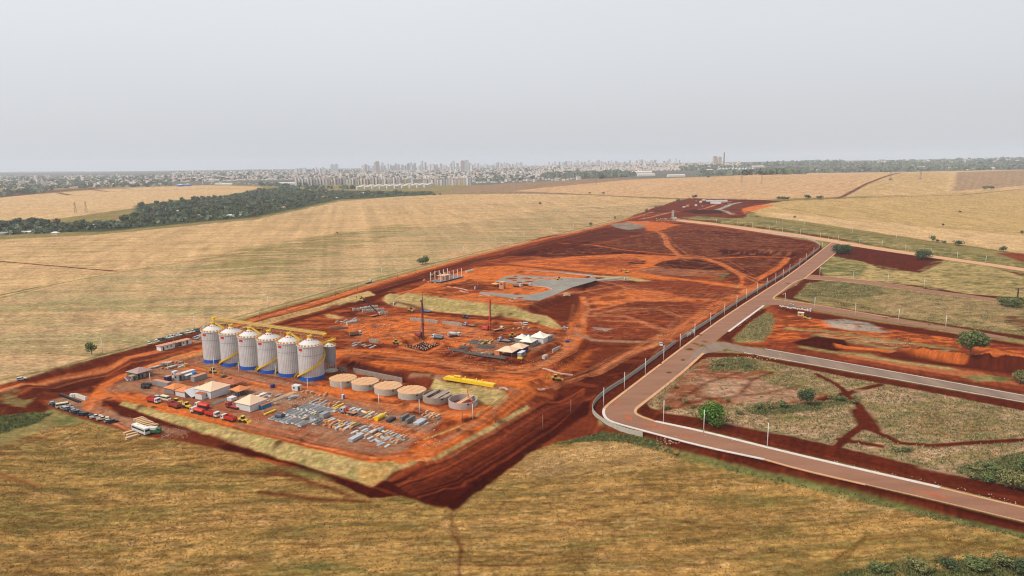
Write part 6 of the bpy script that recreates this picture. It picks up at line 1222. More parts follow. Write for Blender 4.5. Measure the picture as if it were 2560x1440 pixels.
# stack of pipes beside the curving grey road
for i in range(12): p=on(1493+i*5.2,703-i*.55); o=MB(); o.cyl(0,0,.5,.5,2.6,12,axis='x'); o.cyl(0,.9,.5,.5,2.6,12,axis='x'); o.cyl(0,.45,1.35,.5,2.6,12,axis='x'); tag(o.build('concrete_pipe_stack',m_conc,None,p,RU),f'stack of pale pipes beside the curving grey road, {ORDS[i]} from the left','pipes','pipe stacks by the grey road')
# rubble and stones
def rubble(pts_n,u0,u1,v0,v1,name,lb,mat,smin,smax,slope=0):
    mb=MB()
    for i in range(pts_n):
        f=random.random(); x,y,z=on(u0+(u1-u0)*f,v0+(v1-v0)*random.random()+slope*f); s=random.uniform(smin,smax); mb.box(x,y,z-.05,s,s*random.uniform(.5,1),s*random.uniform(.3,.7),random.random()*3,random.uniform(.4,1),random.uniform(.4,1))
    tag(mb.build(name,mat),lb,'rubble',kind='stuff')
m_rub=M('mixed_rubble',(206,176,148),.9,0,.3,.8)
rubble(110,398,470,1072,1096,'rubble','pale rubble and scrap scattered right of the coach',M_get('brown_rubble',(160,128,104),var=.35),.15,.7); rubble(80,1640,1700,1090,1110,'rubble','bits of pink rubble below the white kerb',m_rub,.15,.5); rubble(160,1660,2540,1058,1075,'rubble','white chips scattered along the inner verge',m_fab,.1,.35,190)
rubble(70,1482,1530,818,828,'rubble','pale broken material in the middle of the east site',m_concd,.1,.5,4); rubble(40,1640,1670,834,842,'rubble','pale heap of broken boards near the long fence',m_lumb,.15,.6); rubble(200,850,1000,790,830,'rubble','debris scattered over the left of the work floor',m_rub,.1,.45); rubble(220,1120,1420,900,930,'rubble','small stones along the curved dirt road',m_rub,.1,.4); rubble(140,1640,1690,545,552,'rubble','rubble around the foot of the water tower',m_rub,.5,1.6)
rubble(60,2180,2290,838,862,'rubble','building rubble right of the grey gravel heap',m_rub,.12,.5); rubble(60,1408,1425,733,740,'rubble','pale sand scraps at the corner of the terrace',m_ply,.5,1.6); rubble(250,560,800,985,1010,'rubble','boards and litter around the near tents',m_rub,.15,.7); rubble(400,300,1000,960,1100,'rubble','gravelly scraps strewn over the silo yard',m_concd,.08,.3); rubble(40,1830,1960,888,900,'rubble','a few stones at the corner of the weedy lot',m_ply,.3,.9)

# more goods and formwork around the work floor and yard
pile((852,812),(905,803),10,2,6,['timber','orange','steel'],'in the formwork by the tan dump truck','formwork left of the tan dump truck'); pile((905,823),(985,815),8,1,6,['timber','dark'],'loose on the work floor left of the rig','loose goods on the work floor'); pile((862,862),(930,872),8,2,5,['timber','steel','dark'],'right of the small hopper silo','goods right of the hopper silo',skip=.3)
pile((1150,868),(1230,862),10,2,6,['dark','orange','timber'],'beside the rebar beds of the raised camp','goods beside the rebar beds',skip=.2); pile((650,992),(735,1000),6,2,6,['timber','steel','dark'],'on the bare strip above the sheet yard','boards above the sheet yard',skip=.25); pile((505,960),(560,966),4,1,4,['steel','timber'],'just behind the largest tent','goods behind the largest tent',skip=.2); pile((640,1002),(668,1008),4,1,3,['timber','white'],'behind the near peach tent','goods behind the near tent')
pile((1280,825),(1330,822),5,1,4,['steel','timber'],'on the red floor behind the cream tents','goods behind the cream tents'); pile((1050,700),(1085,712),6,1,4,['timber','orange','steel'],'on the slab left of the columned building','goods left of the columned building'); pile((380,985),(430,1000),3,1,5,['timber','dark'],'in the strip left of the orange tents','goods left of the orange tents',skip=.3)
for u,v,l,w_,m,lb in [(712,990,16,3.2,m_tan,'long pale boards lying behind the near peach tent'),(690,1000,15,2.2,m_concd,'long grey strip of boards behind the near peach tent'),(556,1001,14,3,m_dsteel,'dark grid of bars laid out left of the near peach tent'),(640,991,14,2.4,m_tc,'pale sheet strip behind the near peach tent')]:
    t_=thing('board_strip',lb,'boards',on(u,v),RV); mb=MB(); 
    for k in range(12): mb.box(random.uniform(-.5,.5),-w_/2+k*w_/12+.1,.05,l*random.uniform(.85,1),w_/14,.12)
    mb.build('boards',m,t_); mb=MB()
    for k in range(4): mb.box(-l/2+1+k*(l-2)/3,0,0,.15,w_,.05)
    mb.build('bearer',m_lumb,t_)
t_=thing('small_drilling_rig','small orange drilling rig standing in the roofless round tank','drilling rig',(on(1176,1010)[0],on(1176,1010)[1],-2.7),RU+math.pi); tracks(t_,2.6,1.6); mb=MB(); mb.box(0,0,.6,2.2,1.4,1.0); mb.build('body',M_get('rig_red',(222,62,30)),t_); mb=MB(); mb.beam((.9,0,.6),(1.6,0,7.6),.4); mb.beam((-.6,0,1.4),(1.2,0,4.2),.2); mb.build('mast',m_or,t_)
rubble(300,850,1000,800,880,'rubble','broken clods and scraps on the left of the work floor',M_get('clods',(120,56,30),var=.3),.2,.9); rubble(500,960,1420,1100,1200,'clods','dark clods of earth in the ditch',M_get('clods',(120,56,30)),.15,.5,-120) if False else None
rubble(260,480,830,925,985,'rubble','stones and scraps in front of the silos',m_rub,.1,.4); rubble(320,620,1100,985,1060,'rubble','scraps among the steel stacks',m_rub,.12,.6,60); rubble(200,1100,1300,835,895,'rubble','scraps around the rebar beds',m_rub,.15,.6)
# ---------------------------------------------------------------- vegetation
def M_leaf(name,c1,c2,tr=.0):
    m=bpy.data.materials.new(name); m.use_nodes=True; t=m.node_tree; b=t.nodes['Principled BSDF']; b.inputs['Roughness'].default_value=.8; b.inputs['Specular IOR Level'].default_value=.15
    g=t.nodes.new('ShaderNodeNewGeometry'); r=t.nodes.new('ShaderNodeValToRGB'); e=r.color_ramp.elements; e[0].color=alb(c1)+(1,); e[1].color=alb(c2)+(1,); t.links.new(g.outputs['Random Per Island'],r.inputs[0]); t.links.new(r.outputs[0],b.inputs['Base Color']); return m
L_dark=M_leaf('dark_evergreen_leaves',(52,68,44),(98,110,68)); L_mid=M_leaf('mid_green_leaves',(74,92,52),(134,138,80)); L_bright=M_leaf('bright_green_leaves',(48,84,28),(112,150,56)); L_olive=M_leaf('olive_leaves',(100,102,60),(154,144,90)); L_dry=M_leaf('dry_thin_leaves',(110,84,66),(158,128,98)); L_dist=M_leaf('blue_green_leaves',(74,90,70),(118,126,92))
m_bark=M('bark',(96,72,58),.9,0,.2,2)
def crown_mesh(n,size,lobes,mat,seed,flat=.75,trunk=None,name='crown'):
    r=np.random.RandomState(seed); lob=[]
    for k in range(lobes):
        a=r.uniform(0,6.28); d=r.uniform(.1,.6); lob.append((math.cos(a)*d,math.sin(a)*d,r.uniform(-.22,.32),r.uniform(.38,.58)))
    lob=np.array(lob); k=r.randint(0,lobes,n); v=r.normal(size=(n,3)); v/=np.linalg.norm(v,axis=1)[:,None]; rad=(r.uniform(.25,1,n)**.4)
    P=lob[k,:3]+v*(lob[k,3]*rad)[:,None]; P[:,2]=P[:,2]*flat
    N_=v+r.normal(size=(n,3))*.55; N_/=np.linalg.norm(N_,axis=1)[:,None]; T=np.cross(N_,r.normal(size=(n,3))); T/=np.linalg.norm(T,axis=1)[:,None]; B=np.cross(N_,T); s=(size*r.uniform(.6,1.4,n))[:,None]
    V=np.stack([P-T*s-B*s*.7,P+T*s-B*s*.6,P+T*s*.8+B*s*.8,P-T*s*.9+B*s*.7],1).reshape(-1,3)
    z0=V[:,2].min()
    me=bpy.data.meshes.new(name); me.from_pydata(V.tolist(),[],[tuple(range(4*i,4*i+4)) for i in range(n)]); me.materials.append(mat); return me,z0
def trunk_mesh(h,r,spread,seed):
    rr=random.Random(seed); mb=MB(); mb.cyl(0,0,-.03,r,h*.45,8,r*.75)
    for k in range(5): a=k*1.3+rr.random(); mb.beam((0,0,h*.4),(math.cos(a)*spread,math.sin(a)*spread,h*rr.uniform(.75,1)),r*.7)
    return mb.mesh('trunk',m_bark)
# nearer trees: thing > trunk, crown. sizes in metres read from the ground distance
CK={}
def tree(u,v,w,h,mat,label,n=1500,clear=.18,name='tree',group=None,seed=None):
    p=on(u,v); seed=seed or int(u*7+v); t_=thing(name,label,'tree' if name=='tree' else 'bush',p,random.random()*6,group); me_,z0=crown_mesh(n,.055*(1200/n)**.35,9,mat,seed,1.0)
    ch=h*(1-clear); o=ob('crown',me_,t_,(0,0,h*clear+ch*.48),0,(w/2/.85,w/2/.85,ch/1.55)); tk=trunk_mesh(h*.62,max(.12,h*.028),w*.22,seed); ob('trunk',tk,t_); return t_
tree(1772,1060,13,11.5,L_bright,'rounded bright green tree beside the foreground road bend',2600,.02); tree(2017,1013,8.5,8.5,L_dark,'dark green tree standing in the middle of the weedy lot',1700,.1); tree(2425,888,17,15.5,L_mid,'large leafy tree with several stems on the red ground at the right',3000,.1)
tree(2100,634,21,14,L_dark,'left of two dark trees touching by the far end of the main road',1600,.03); tree(2118,634,15,12,L_dark,'right of two dark trees touching by the far end of the main road',1300,.03); tree(2308,649,20,12.5,L_dark,'broad dark tree on the edge of the ploughed dark lot',1600,.05)
tree(1056,661,11,8,L_mid,'round dark tree beside the long dirt road above the terrace',1200,.1); tree(1064,659,9,10,L_mid,'taller tree joined to the round one beside the long dirt road',1000,.1); tree(230,888,7,9,L_mid,'small broken tree at the field edge by the dirt road on the left',700,.25)
tree(2535,1222,10,8,L_olive,'big olive bush at the lower right edge of the weedy lot',1500,.02,'bush'); tree(2500,1200,8,5.5,L_mid,'low green bush left of the big olive one at the right edge',1100,.02,'bush'); tree(2556,1180,8,6,L_mid,'green bush behind the big olive bush at the right edge',900,.02,'bush')
tree(2550,960,9,9,L_olive,'dim olive tree at the right edge above the grey side street',900,.1); tree(2528,766,20,9,L_mid,'wide green thicket at the right edge beneath the dead palm',1500,.02,'bush')
for i_,(u_,v_,w_,h_) in enumerate([(2200,1430,6,3),(2290,1425,7,3.5),(2370,1418,6,3),(2440,1424,8,4),(2510,1415,7,3.6),(2550,1432,7,4),(2470,1205,6,3.5),(2430,1195,5,2.6)]): tree(u_,v_,w_,h_,[L_mid,L_olive,L_dark][i_%3],f'{["green","olive","dark"][i_%3]} bush, {ORDS[i_]} from the left, in the bottom right corner' if i_<6 else f'small bush left of the big olive one, {["nearer","farther"][i_-6]}',700,.02,'bush','bushes of the bottom right corner' if i_<6 else 'small bushes by the olive one')
p=on(2541,766); t_=thing('dead_palm','dark dead palm rising out of the thicket at the right edge','tree',p,0); mb=MB(); mb.cyl(0,0,0,.7,15,8,.45); mb.build('trunk',m_bark,t_); mb=MB()
for k in range(14): a=k*.45; mb.beam((0,0,14.5),(4.6*math.cos(a),4.6*math.sin(a),15.3-(k%3)*.7),.7,.3)
mb.build('crown',L_dry,t_)
ft=[(1508,486,10,9,'small round tree on the field track, middle distance'),(1474,485,9,8,'bare thin tree left of the small round one on the track'),(1350,512,9,9,'lone dark tree in the middle of the big dry field'),(1695,507,13,12,'round tree by the field edge near the distant camp'),(1735,496,18,11,'dark tree directly behind the distant camp'),(1616,535,9,14,'tall thin tree at the field edge near the tower'),(1639,526,10,12,'pale thin tree right of the tall thin one'),(1477,565,6,8,'small shrub tree at the dirt road near a pole'),(1537,548,5,6,'tiny shrub tree next to a pole on the dirt road'),(1947,500,16,10,'left tree of a group of three on the field track'),(1957,501,15,11,'middle tree of a group of three on the field track'),(1968,501,14,10,'right tree of a group of three on the field track'),(2018,498,20,13,'single broad tree right of the group of three'),(2044,499,10,10,'left tree of the pair farther right on the track'),(2052,499,14,12,'right tree of the pair farther right on the track'),(2225,451,14,9,'lone tree on the pale upper field'),(2463,475,22,14,'left tree of the pair on the upper right track'),(2479,474,18,13,'right tree of the pair on the upper right track'),(1987,546,6,6,'small dark bush in the pale right field'),(843,584,4,3,'tiny dark bush in the big dry field'),(2400,531,7,4,'small dark bush on the line across the right field'),(2330,604,9,10,'tallest bush on the field side of the green belt'),(2345,607,7,5,'small round bush right of the tallest one in the belt'),(2362,610,8,5,'second small round bush of the belt'),(2397,614,14,8,'wide bush in the green belt'),(2508,629,10,8,'bush at the right end of the green belt'),(2358,565,5,5,'tiny bush in the right field near the belt'),(2555,585,6,6,'tiny bush at the far right edge of the field'),(1772,445,20,12,'lone dot-like tree on the crest of the upper field'),(1796,440,22,26,'tall tree on the crest of the upper field'),(1862,439,18,14,'small tree on the crest right of the tall one'),(1085,489,14,8,'left bush of the pair at the end of the tree belt'),(1100,488,14,9,'right bush of the pair at the end of the tree belt')]
for u,v,w_,h_,l in ft: tree(u,v,w_,h_,random.choice([L_dark,L_mid]) if 'pale' not in l and 'thin' not in l else L_dry,l,360,.12)
# tree belt: shared crowns, each tree an object of its own
TV=[]
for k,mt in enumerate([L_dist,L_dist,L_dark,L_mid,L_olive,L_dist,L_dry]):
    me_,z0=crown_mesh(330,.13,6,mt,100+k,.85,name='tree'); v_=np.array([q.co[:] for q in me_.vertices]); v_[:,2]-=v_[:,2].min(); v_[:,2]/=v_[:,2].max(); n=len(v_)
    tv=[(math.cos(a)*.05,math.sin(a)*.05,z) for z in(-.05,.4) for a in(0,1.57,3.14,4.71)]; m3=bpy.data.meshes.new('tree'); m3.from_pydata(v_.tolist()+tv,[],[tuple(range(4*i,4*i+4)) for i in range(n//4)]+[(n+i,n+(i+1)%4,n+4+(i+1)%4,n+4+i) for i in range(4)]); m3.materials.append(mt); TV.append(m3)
def inpoly(u,v,P):
    c=False
    for i in range(len(P)):
        a,b_=P[i],P[(i+1)%len(P)]
        if (a[1]>v)!=(b_[1]>v) and u<(b_[0]-a[0])*(v-a[1])/(b_[1]-a[1])+a[0]: c=not c
    return c
BELT=[(-60,590),(0,556),(70,555),(170,562),(300,556),(345,530),(340,517),(420,508),(560,492),(640,478),(700,470),(800,474),(870,480),(960,482),(1080,482),(1086,485),(990,491),(850,498),(760,514),(640,540),(450,558),(250,577),(100,584),(-60,592)]
cnt=0
while cnt<292:
    u=random.uniform(-60,1090); v=random.uniform(466,592)
    if u<400 and random.random()<.25: continue
    if not inpoly(u,v,BELT): continue
    p=on(u,v); h=random.uniform(8,16)*(1.15 if p[1]>1700 else 1); w_=h*random.uniform(.6,.95); k=random.choice([0,1,2,2,3,0,5,4,6] if random.random()<.5 else [0,1,2,5,3]); o=ob('tree',TV[k],None,p,random.random()*6,(w_,w_,h))
    se=['leftmost stretch','second stretch','third stretch','middle stretch','fifth stretch','sixth stretch','right end'][min(6,max(0,int(u//150)))]; row='front edge' if inpoly(u,v+12,BELT)==False else 'back edge' if inpoly(u,v-12,BELT)==False else 'interior'; sz='tall' if h>12 else 'low'; cl=["blue-green","blue-green","dark green","mid green","olive","blue-green","brownish"][k]
    tag(o,f'{sz} {cl} tree at the {row} of the tree belt, {se}','tree',f'{sz} {cl} trees of the belt {row}, {se}'); cnt+=1
# undergrowth and distant woods as masses of foliage
def mass(name,polys,n,hr,mat,label,seed,ratio=.75,quads=10,D=None):
    r=np.random.RandomState(seed); V=[];Fc=[]; c=0
    for P,q in polys:
        us=[a[0] for a in P]; vs=[a[1] for a in P]; k=0; tries=0
        while k<q and tries<q*30:
            tries+=1; u=r.uniform(min(us),max(us)); v=r.uniform(min(vs),max(vs))
            if not inpoly(u,v,P): continue
            p=on(u,v); h=r.uniform(*hr); w_=h*ratio*r.uniform(.7,1.4)
            for j in range(quads):
                a=r.normal(size=3); a/=np.linalg.norm(a); a[2]=abs(a[2]) if j%2 else a[2]; cc=np.array([a[0]*w_*.5,a[1]*w_*.5,h*.5+a[2]*h*.38]); t1=np.cross(a,r.normal(size=3)); t1/=np.linalg.norm(t1); t2=np.cross(a,t1); s=w_*.34*r.uniform(.7,1.3)
                b0=len(V); 
                for x,y in((-1,-1),(1,-.8),(.8,1),(-.9,.8)): V.append(tuple(np.array(p)+cc+t1*s*x+t2*s*y))
                Fc.append((b0,b0+1,b0+2,b0+3))
            k+=1
    me_=bpy.data.meshes.new(name); me_.from_pydata(V,[],Fc); me_.materials.append(mat); o=ob(name,me_); tag(o,label,'trees',kind='stuff'); return o
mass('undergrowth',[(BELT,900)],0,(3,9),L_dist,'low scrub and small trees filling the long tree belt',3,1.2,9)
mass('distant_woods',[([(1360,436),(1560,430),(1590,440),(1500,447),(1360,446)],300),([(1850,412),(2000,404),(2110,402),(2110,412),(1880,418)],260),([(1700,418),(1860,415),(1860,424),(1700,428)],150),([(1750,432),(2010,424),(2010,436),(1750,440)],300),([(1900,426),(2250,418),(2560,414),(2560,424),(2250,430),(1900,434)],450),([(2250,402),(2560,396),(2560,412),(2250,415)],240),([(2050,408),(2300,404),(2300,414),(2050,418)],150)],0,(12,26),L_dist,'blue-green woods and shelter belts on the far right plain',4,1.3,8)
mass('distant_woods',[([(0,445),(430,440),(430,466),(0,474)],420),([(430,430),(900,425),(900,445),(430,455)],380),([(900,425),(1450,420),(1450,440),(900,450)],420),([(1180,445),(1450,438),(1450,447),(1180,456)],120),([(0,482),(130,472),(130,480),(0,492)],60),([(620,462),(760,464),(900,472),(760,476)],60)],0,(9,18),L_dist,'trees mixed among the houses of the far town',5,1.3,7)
# ---------------------------------------------------------------- houses in and beyond the belt
m_tile=M('orange_clay_tiles',(206,122,84),.85,0,.12,.4); m_pw=M('pale_render',(226,212,196),.85,0,.08,.3); m_rg=M('grey_fibre_roof',(170,164,160),.8,0,.1,.2); m_wr=M('white_sheet_roof',(232,226,220),.7,0,.06,.2)
HM={}
def house_parts(key):
    if key in HM: return HM[key]
    roof={'clay':m_tile,'grey':m_rg,'white':m_wr}[key]; a=MB(); a.box(0,0,-.5,12,8,3.6); b=MB(); b.add([(-6.6,-4.6,3.1),(6.6,-4.6,3.1),(6.6,4.6,3.1),(-6.6,4.6,3.1),(-3,0,5.2),(3,0,5.2)],[(0,1,5,4),(1,2,5),(2,3,4,5),(3,0,4),(3,2,1,0)])
    c=MB(); [c.box(x,-4.02,.9,1.4,.06,1.1) for x in(-4,0,4)]; HM[key]=(a.mesh('wall',m_pw),b.mesh('roof',roof),c.mesh('windows',m_glass)); return HM[key]
def house(u,v,key,label,grp,sx=1,sy=1,rz=0,parts=True):
    w_,r_,g_=house_parts(key); t_=thing('house',label,'house',on(u,v),rz,grp); t_.scale=(sx,sy,1.0); ob('wall',w_,t_); ob('roof',r_,t_); ob('windows',g_,t_)
for i,(u,v,k,l,sx,sy) in enumerate([(10,587,'grey','first of five long grey sheds at the far left end of the belt',1.6,1.2),(24,586,'grey','second of five long grey sheds at the far left end of the belt',1.6,1.2),(42,585,'grey','third of five long grey sheds at the far left end of the belt',1.6,1.2),(60,584,'grey','fourth of five long grey sheds at the far left end of the belt',1.6,1.2),(80,583.5,'white','fifth and whitest of the long sheds at the far left end',1.8,1.2),(139,586,'white','small white shed at the near edge of the belt',1.0,1),(109,577,'white','white house just above the small white shed',.8,.8),(126,577,'white','second white house above the small white shed',.9,.8),(235,566,'grey','long grey-roofed building in the left of the belt',2,1.3),(300,553,'clay','brown-roofed house in the left of the belt',1,1),(400,525,'white','long white roof behind the dark pines of the belt',2.6,1.2),(440,530,'white','white house in the clearing of the belt',1.3,1),(510,513,'clay','orange-roofed house at the back of the belt',2,1.2),(495,541,'clay','bright orange roof near the front of the belt, left one',1.6,1),(512,541,'clay','bright orange roof near the front of the belt, right one',1.2,1),(583,541,'white','long pale shed at the front edge of the belt',3.0,1.6),(536,526,'clay','small orange house in the middle of the belt',1,1),(560,521,'white','pale house in the middle of the belt',1.4,1),(600,520,'grey','grey-roofed house among dense trees',1.6,1),(713,520,'clay','orange roof at the near edge of the belt\'s right part',1.6,1),(718,498,'grey','pale roof behind the orange one in the right part',1.6,1),(812,493,'clay','orange-red roof at the right of the belt',2,1.2),(840,497,'white','white house at the right end of the belt',1.6,1.2),(911,484,'white','white house behind the far end of the belt',1.6,1.2),(770,476,'white','white roof at the back of the belt near the apartments',2,1.4),(646,478,'clay','brick house behind the tallest trees',1.4,1.2)]):
    house(u,v,k,l,'houses of the tree belt',sx,sy,random.uniform(-.5,.5))
for i,(u,v) in enumerate([(451,466),(470,465)]):
    p=on(u,v); t_=thing('round_reservoir',f'blue round reservoir with a white dome, {"left" if not i else "right"} one of two on the far field','tank',p,0); mb=MB(); mb.cyl(0,0,-1,20,11,32); mb.build('wall',m_blue,t_); mb=MB(); mb.cyl(0,0,10,20.5,4,32,3); mb.build('dome_roof',m_white,t_)
def simple(name,cat,u,v,l,w_,h,mat,label,rz=0,roofm=None,grp=None):
    t_=thing(name,label,cat,on(u,v),rz,grp); mb=MB(); mb.box(0,0,-2,l,w_,h+2); mb.build('wall',mat,t_); mb=MB(); mb.add([(-l/2-.5,-w_/2-.5,h),(l/2+.5,-w_/2-.5,h),(l/2+.5,w_/2+.5,h),(-l/2-.5,w_/2+.5,h),(-l/2,0,h+w_*.10+1),(l/2,0,h+w_*.1+1)],[(0,1,5,4),(2,3,4,5),(1,2,5),(3,0,4),(3,2,1,0)]); mb.build('roof',roofm or m_wr,t_)
t_=thing('standpipe','slim white water tower left of the trees on the far plain','tower',on(507,461),0); mb=MB(); mb.cyl(0,0,0,3,28,12); mb.cyl(0,0,28,4,5,12); mb.build('shaft',m_white,t_)
simple('warehouse','warehouse',570,463,60,30,10,m_pw,'pale hall at the right of the blue reservoirs'); simple('warehouse','warehouse',550,462,50,24,9,m_pw,'cream hall between the reservoirs and the pale hall'); simple('warehouse','warehouse',720,461,110,30,9,m_wr,'long low white hall left of the apartment rows')
# ---------------------------------------------------------------- apartment rows and city
def facade(name,wall,glass,sx=.33,sz=.33):
    m=bpy.data.materials.new(name); m.use_nodes=True; t=m.node_tree; b=t.nodes['Principled BSDF']; b.inputs['Roughness'].default_value=.8; tc=t.nodes.new('ShaderNodeTexCoord'); mp=t.nodes.new('ShaderNodeMapping'); mp.inputs['Rotation'].default_value=(math.pi/2,0,0); mp.inputs['Scale'].default_value=(sx,sz,sz); br=t.nodes.new('ShaderNodeTexBrick'); br.offset=0; br.inputs['Scale'].default_value=1; br.inputs['Brick Width'].default_value=.8; br.inputs['Row Height'].default_value=1.0; br.inputs['Mortar Size'].default_value=.26
    br.inputs['Color1'].default_value=alb(glass)+(1,); br.inputs['Color2'].default_value=alb(tuple(x*.85 for x in glass))+(1,); br.inputs['Mortar'].default_value=alb(wall)+(1,); t.links.new(tc.outputs['Object'],mp.inputs[0]); t.links.new(mp.outputs[0],br.inputs['Vector']); t.links.new(br.outputs[0],b.inputs['Base Color']); return m
FA=[facade('cream_facade',(224,214,202),(174,164,158)),facade('white_facade',(228,226,224),(180,176,180)),facade('pink_facade',(204,178,168),(136,114,112)),facade('yellow_facade',(222,192,130),(150,128,104)),facade('grey_facade',(180,178,184),(122,122,132))]  # pale, low-contrast tones put some of the distance haze into the facade colours
TM={}
def tower(u,v,w_,d_,h,f,label,grp,cat='apartment block',name='apartment_block'):
    k=(f,)
    if k not in TM: a=MB(); a.box(0,0,-.05,1,1,1.05); b=MB(); b.box(0,0,1,.86,.86,.015); b.box(.05,.05,1.0,.3,.35,.06); TM[k]=(a.mesh('wall',FA[f]),b.mesh('roof',m_concd))
    # mesh data is shared and scaled; facade texture runs in object space so give each size class its own copy
    p=on(u,v); t_=thing(name,label,cat,p,random.uniform(-.5,.5),grp); key=(f,round(w_/6),round(d_/6),round(h/8))
    if key not in TM:
        W_,D_,H_=max(6,round(w_/6)*6),max(6,round(d_/6)*6),max(8,round(h/8)*8); a=MB(); a.box(0,0,-3,W_,D_,H_+3); b=MB(); b.box(0,0,H_,W_*.92,D_*.92,.8); b.box(W_*.1,0,H_+.8,W_*.3,D_*.4,4); TM[key]=(a.mesh('wall',FA[f]),b.mesh('roof',m_concd))
    ob('wall',TM[key][0],t_); ob('roof',TM[key][1],t_)
for i in range(36):
    u=742+i*7.4; f=random.choice([0,0,1,2,4,1]) ; tower(u,463.5-i*.09,13,20,random.uniform(34,40),f,f'{["cream","white","pinkish","yellow","grey"][f]} block in the long left row of slender apartment towers','left row of slender apartments, '+["cream","white","pinkish","yellow","grey"][f])
for i in range(23):
    u=1016+i*7.3; f=random.choice([0,3,1,4,0]); tower(u,464-i*.05,14,20,random.uniform(30,38) if i<3 or i>5 else 12,f,f'{["cream","white","pinkish","yellow","grey"][f]} block in the right row of slender apartment towers','right row of slender apartments, '+["cream","white","pinkish","yellow","grey"][f])
for i in range(30):
    f=i/29; u=898+f*180; simple('low_flats','apartment block',u,474-f*5.5-(i%3)*2.0,24,16,14,FA[1] if i%3 else FA[0],f'white low flats of the near estate, {ORDS[i//3]} trio from the left, {["back","middle","front"][2-i%3]} one',.5,m_cream,'low white flats of the near estate')
for i in range(22):
    u=980+i*4.2+(12 if i>11 else 0); tower(u,430.5,22,26,22,1 if i%4 else 0,'pale slab block in the far row before the city centre','slab blocks halfway to the city',name='slab_block')
for i in range(30): tower(1185+i*9,random.uniform(455,460)-i*.32,18,20,random.uniform(8,14),random.choice([0,1]),f'low cream block on the near town edge, {ORDS[i%15]} from the left of the {["left","right"][i//15]} half','low blocks right of the apartments',name='low_block')
def skyline(lo,hi,n,topf,dist,wr,grp,label,seed):
    r=random.Random(seed)
    for i in range(n):
        u=lo+(hi-lo)*(i+r.random())/n; D=dist*r.uniform(.9,1.1); q=RD(u,400,D); z=H(q[0],q[1]); top=topf(u,r); zt=RD(u,top,D)[2]; h=max(20,zt-z); w_=r.uniform(*wr); f=r.choice([0,0,1,1,2,4]); t_=thing('high_rise',label,'tower block',(q[0],q[1],z),r.uniform(-.6,.6),grp)
        a=MB(); a.box(0,0,-3,w_,w_*.8,h+3); a.build('wall',FA[f],t_); a=MB(); a.box(0,0,h,w_*.5,w_*.5,h*.05+2); a.build('roof',m_concd,t_)
skyline(905,1180,46,lambda u,r:r.uniform(407,416)-(4 if r.random()<.12 else 0),9500,(22,40),'left cluster of high-rises','pale tower block in the left cluster of the distant city skyline',1)
skyline(1170,1318,30,lambda u,r:r.uniform(406,414),11000,(20,34),'middle cluster of high-rises','small pale tower block in the middle of the distant skyline',2)
skyline(1415,1640,52,lambda u,r:r.uniform(399,410),11500,(22,42),'right cluster of high-rises','white tower block in the hazy right cluster of the skyline',3)
skyline(1370,1415,6,lambda u,r:r.uniform(404,409),11500,(22,34),'small blocks left of the right cluster','hazy grey tower block just left of the right skyline cluster',4)
skyline(1655,1700,5,lambda u,r:r.uniform(396,404),11000,(22,34),'small blocks right of the right cluster','hazy tower block just right of the right skyline cluster',5)
skyline(736,760,5,lambda u,r:r.uniform(420,424),8000,(30,40),'far left pale blocks','squat pale block standing apart at the left of the skyline',6); skyline(780,812,6,lambda u,r:r.uniform(418,424),8500,(22,32),'far left pale blocks','squat pale block standing apart at the left of the skyline',7)
for u,top,w_,f,l in[(830,412,42,1,'left of two twin white towers apart from the left cluster'),(840,411,42,1,'right of two twin white towers apart from the left cluster'),(943,404,46,2,'tallest brownish tower of the left skyline cluster'),(1156,402,42,2,'left half of the broad isolated tower pair right of the left cluster'),(1166,401,48,1,'right half of the broad isolated tower pair right of the left cluster'),(1787,391,44,2,'pink and white tower left of the chimney'),(1799,393,40,3,'pale yellow tower just left of the chimney')]:
    D=8200; q=RD(u,400,D); z=H(q[0],q[1]); h=RD(u,top,D)[2]-z; t_=thing('high_rise',l,'tower block',(q[0],q[1],z),.2); a=MB(); a.box(0,0,-3,w_,w_*.7,h+3); a.build('wall',FA[f],t_); a=MB(); a.box(0,0,h,w_*.4,w_*.4,6); a.build('roof',m_concd,t_)
D=6500; q=RD(1810,400,D); z=H(q[0],q[1]); h=RD(1810,382,D)[2]-z; t_=thing('chimney','tall dark grey factory chimney standing above the skyline at the right','chimney',(q[0],q[1],z)); mb=MB(); mb.cyl(0,0,-3,6.5,h+3,16,5); mb.build('shaft',M_get('chimney_grey',(110,104,108)),t_); mb=MB(); mb.cyl(0,0,h,5.6,4,16); mb.build('rim',m_dgrey,t_)
for i in range(11):
    p=on(1800+i*8.2,430); t_=thing('storage_silo',f'grey silo in the long distant silo row right of the chimney, {ORDS[i]} from the left','silo',p,0,'distant silo row'); mb=MB(); mb.cyl(0,0,-2,11,30,20); mb.build('wall',m_galv,t_); mb=MB(); mb.cyl(0,0,28,11.3,5,20,1); mb.build('roof',m_galv,t_)
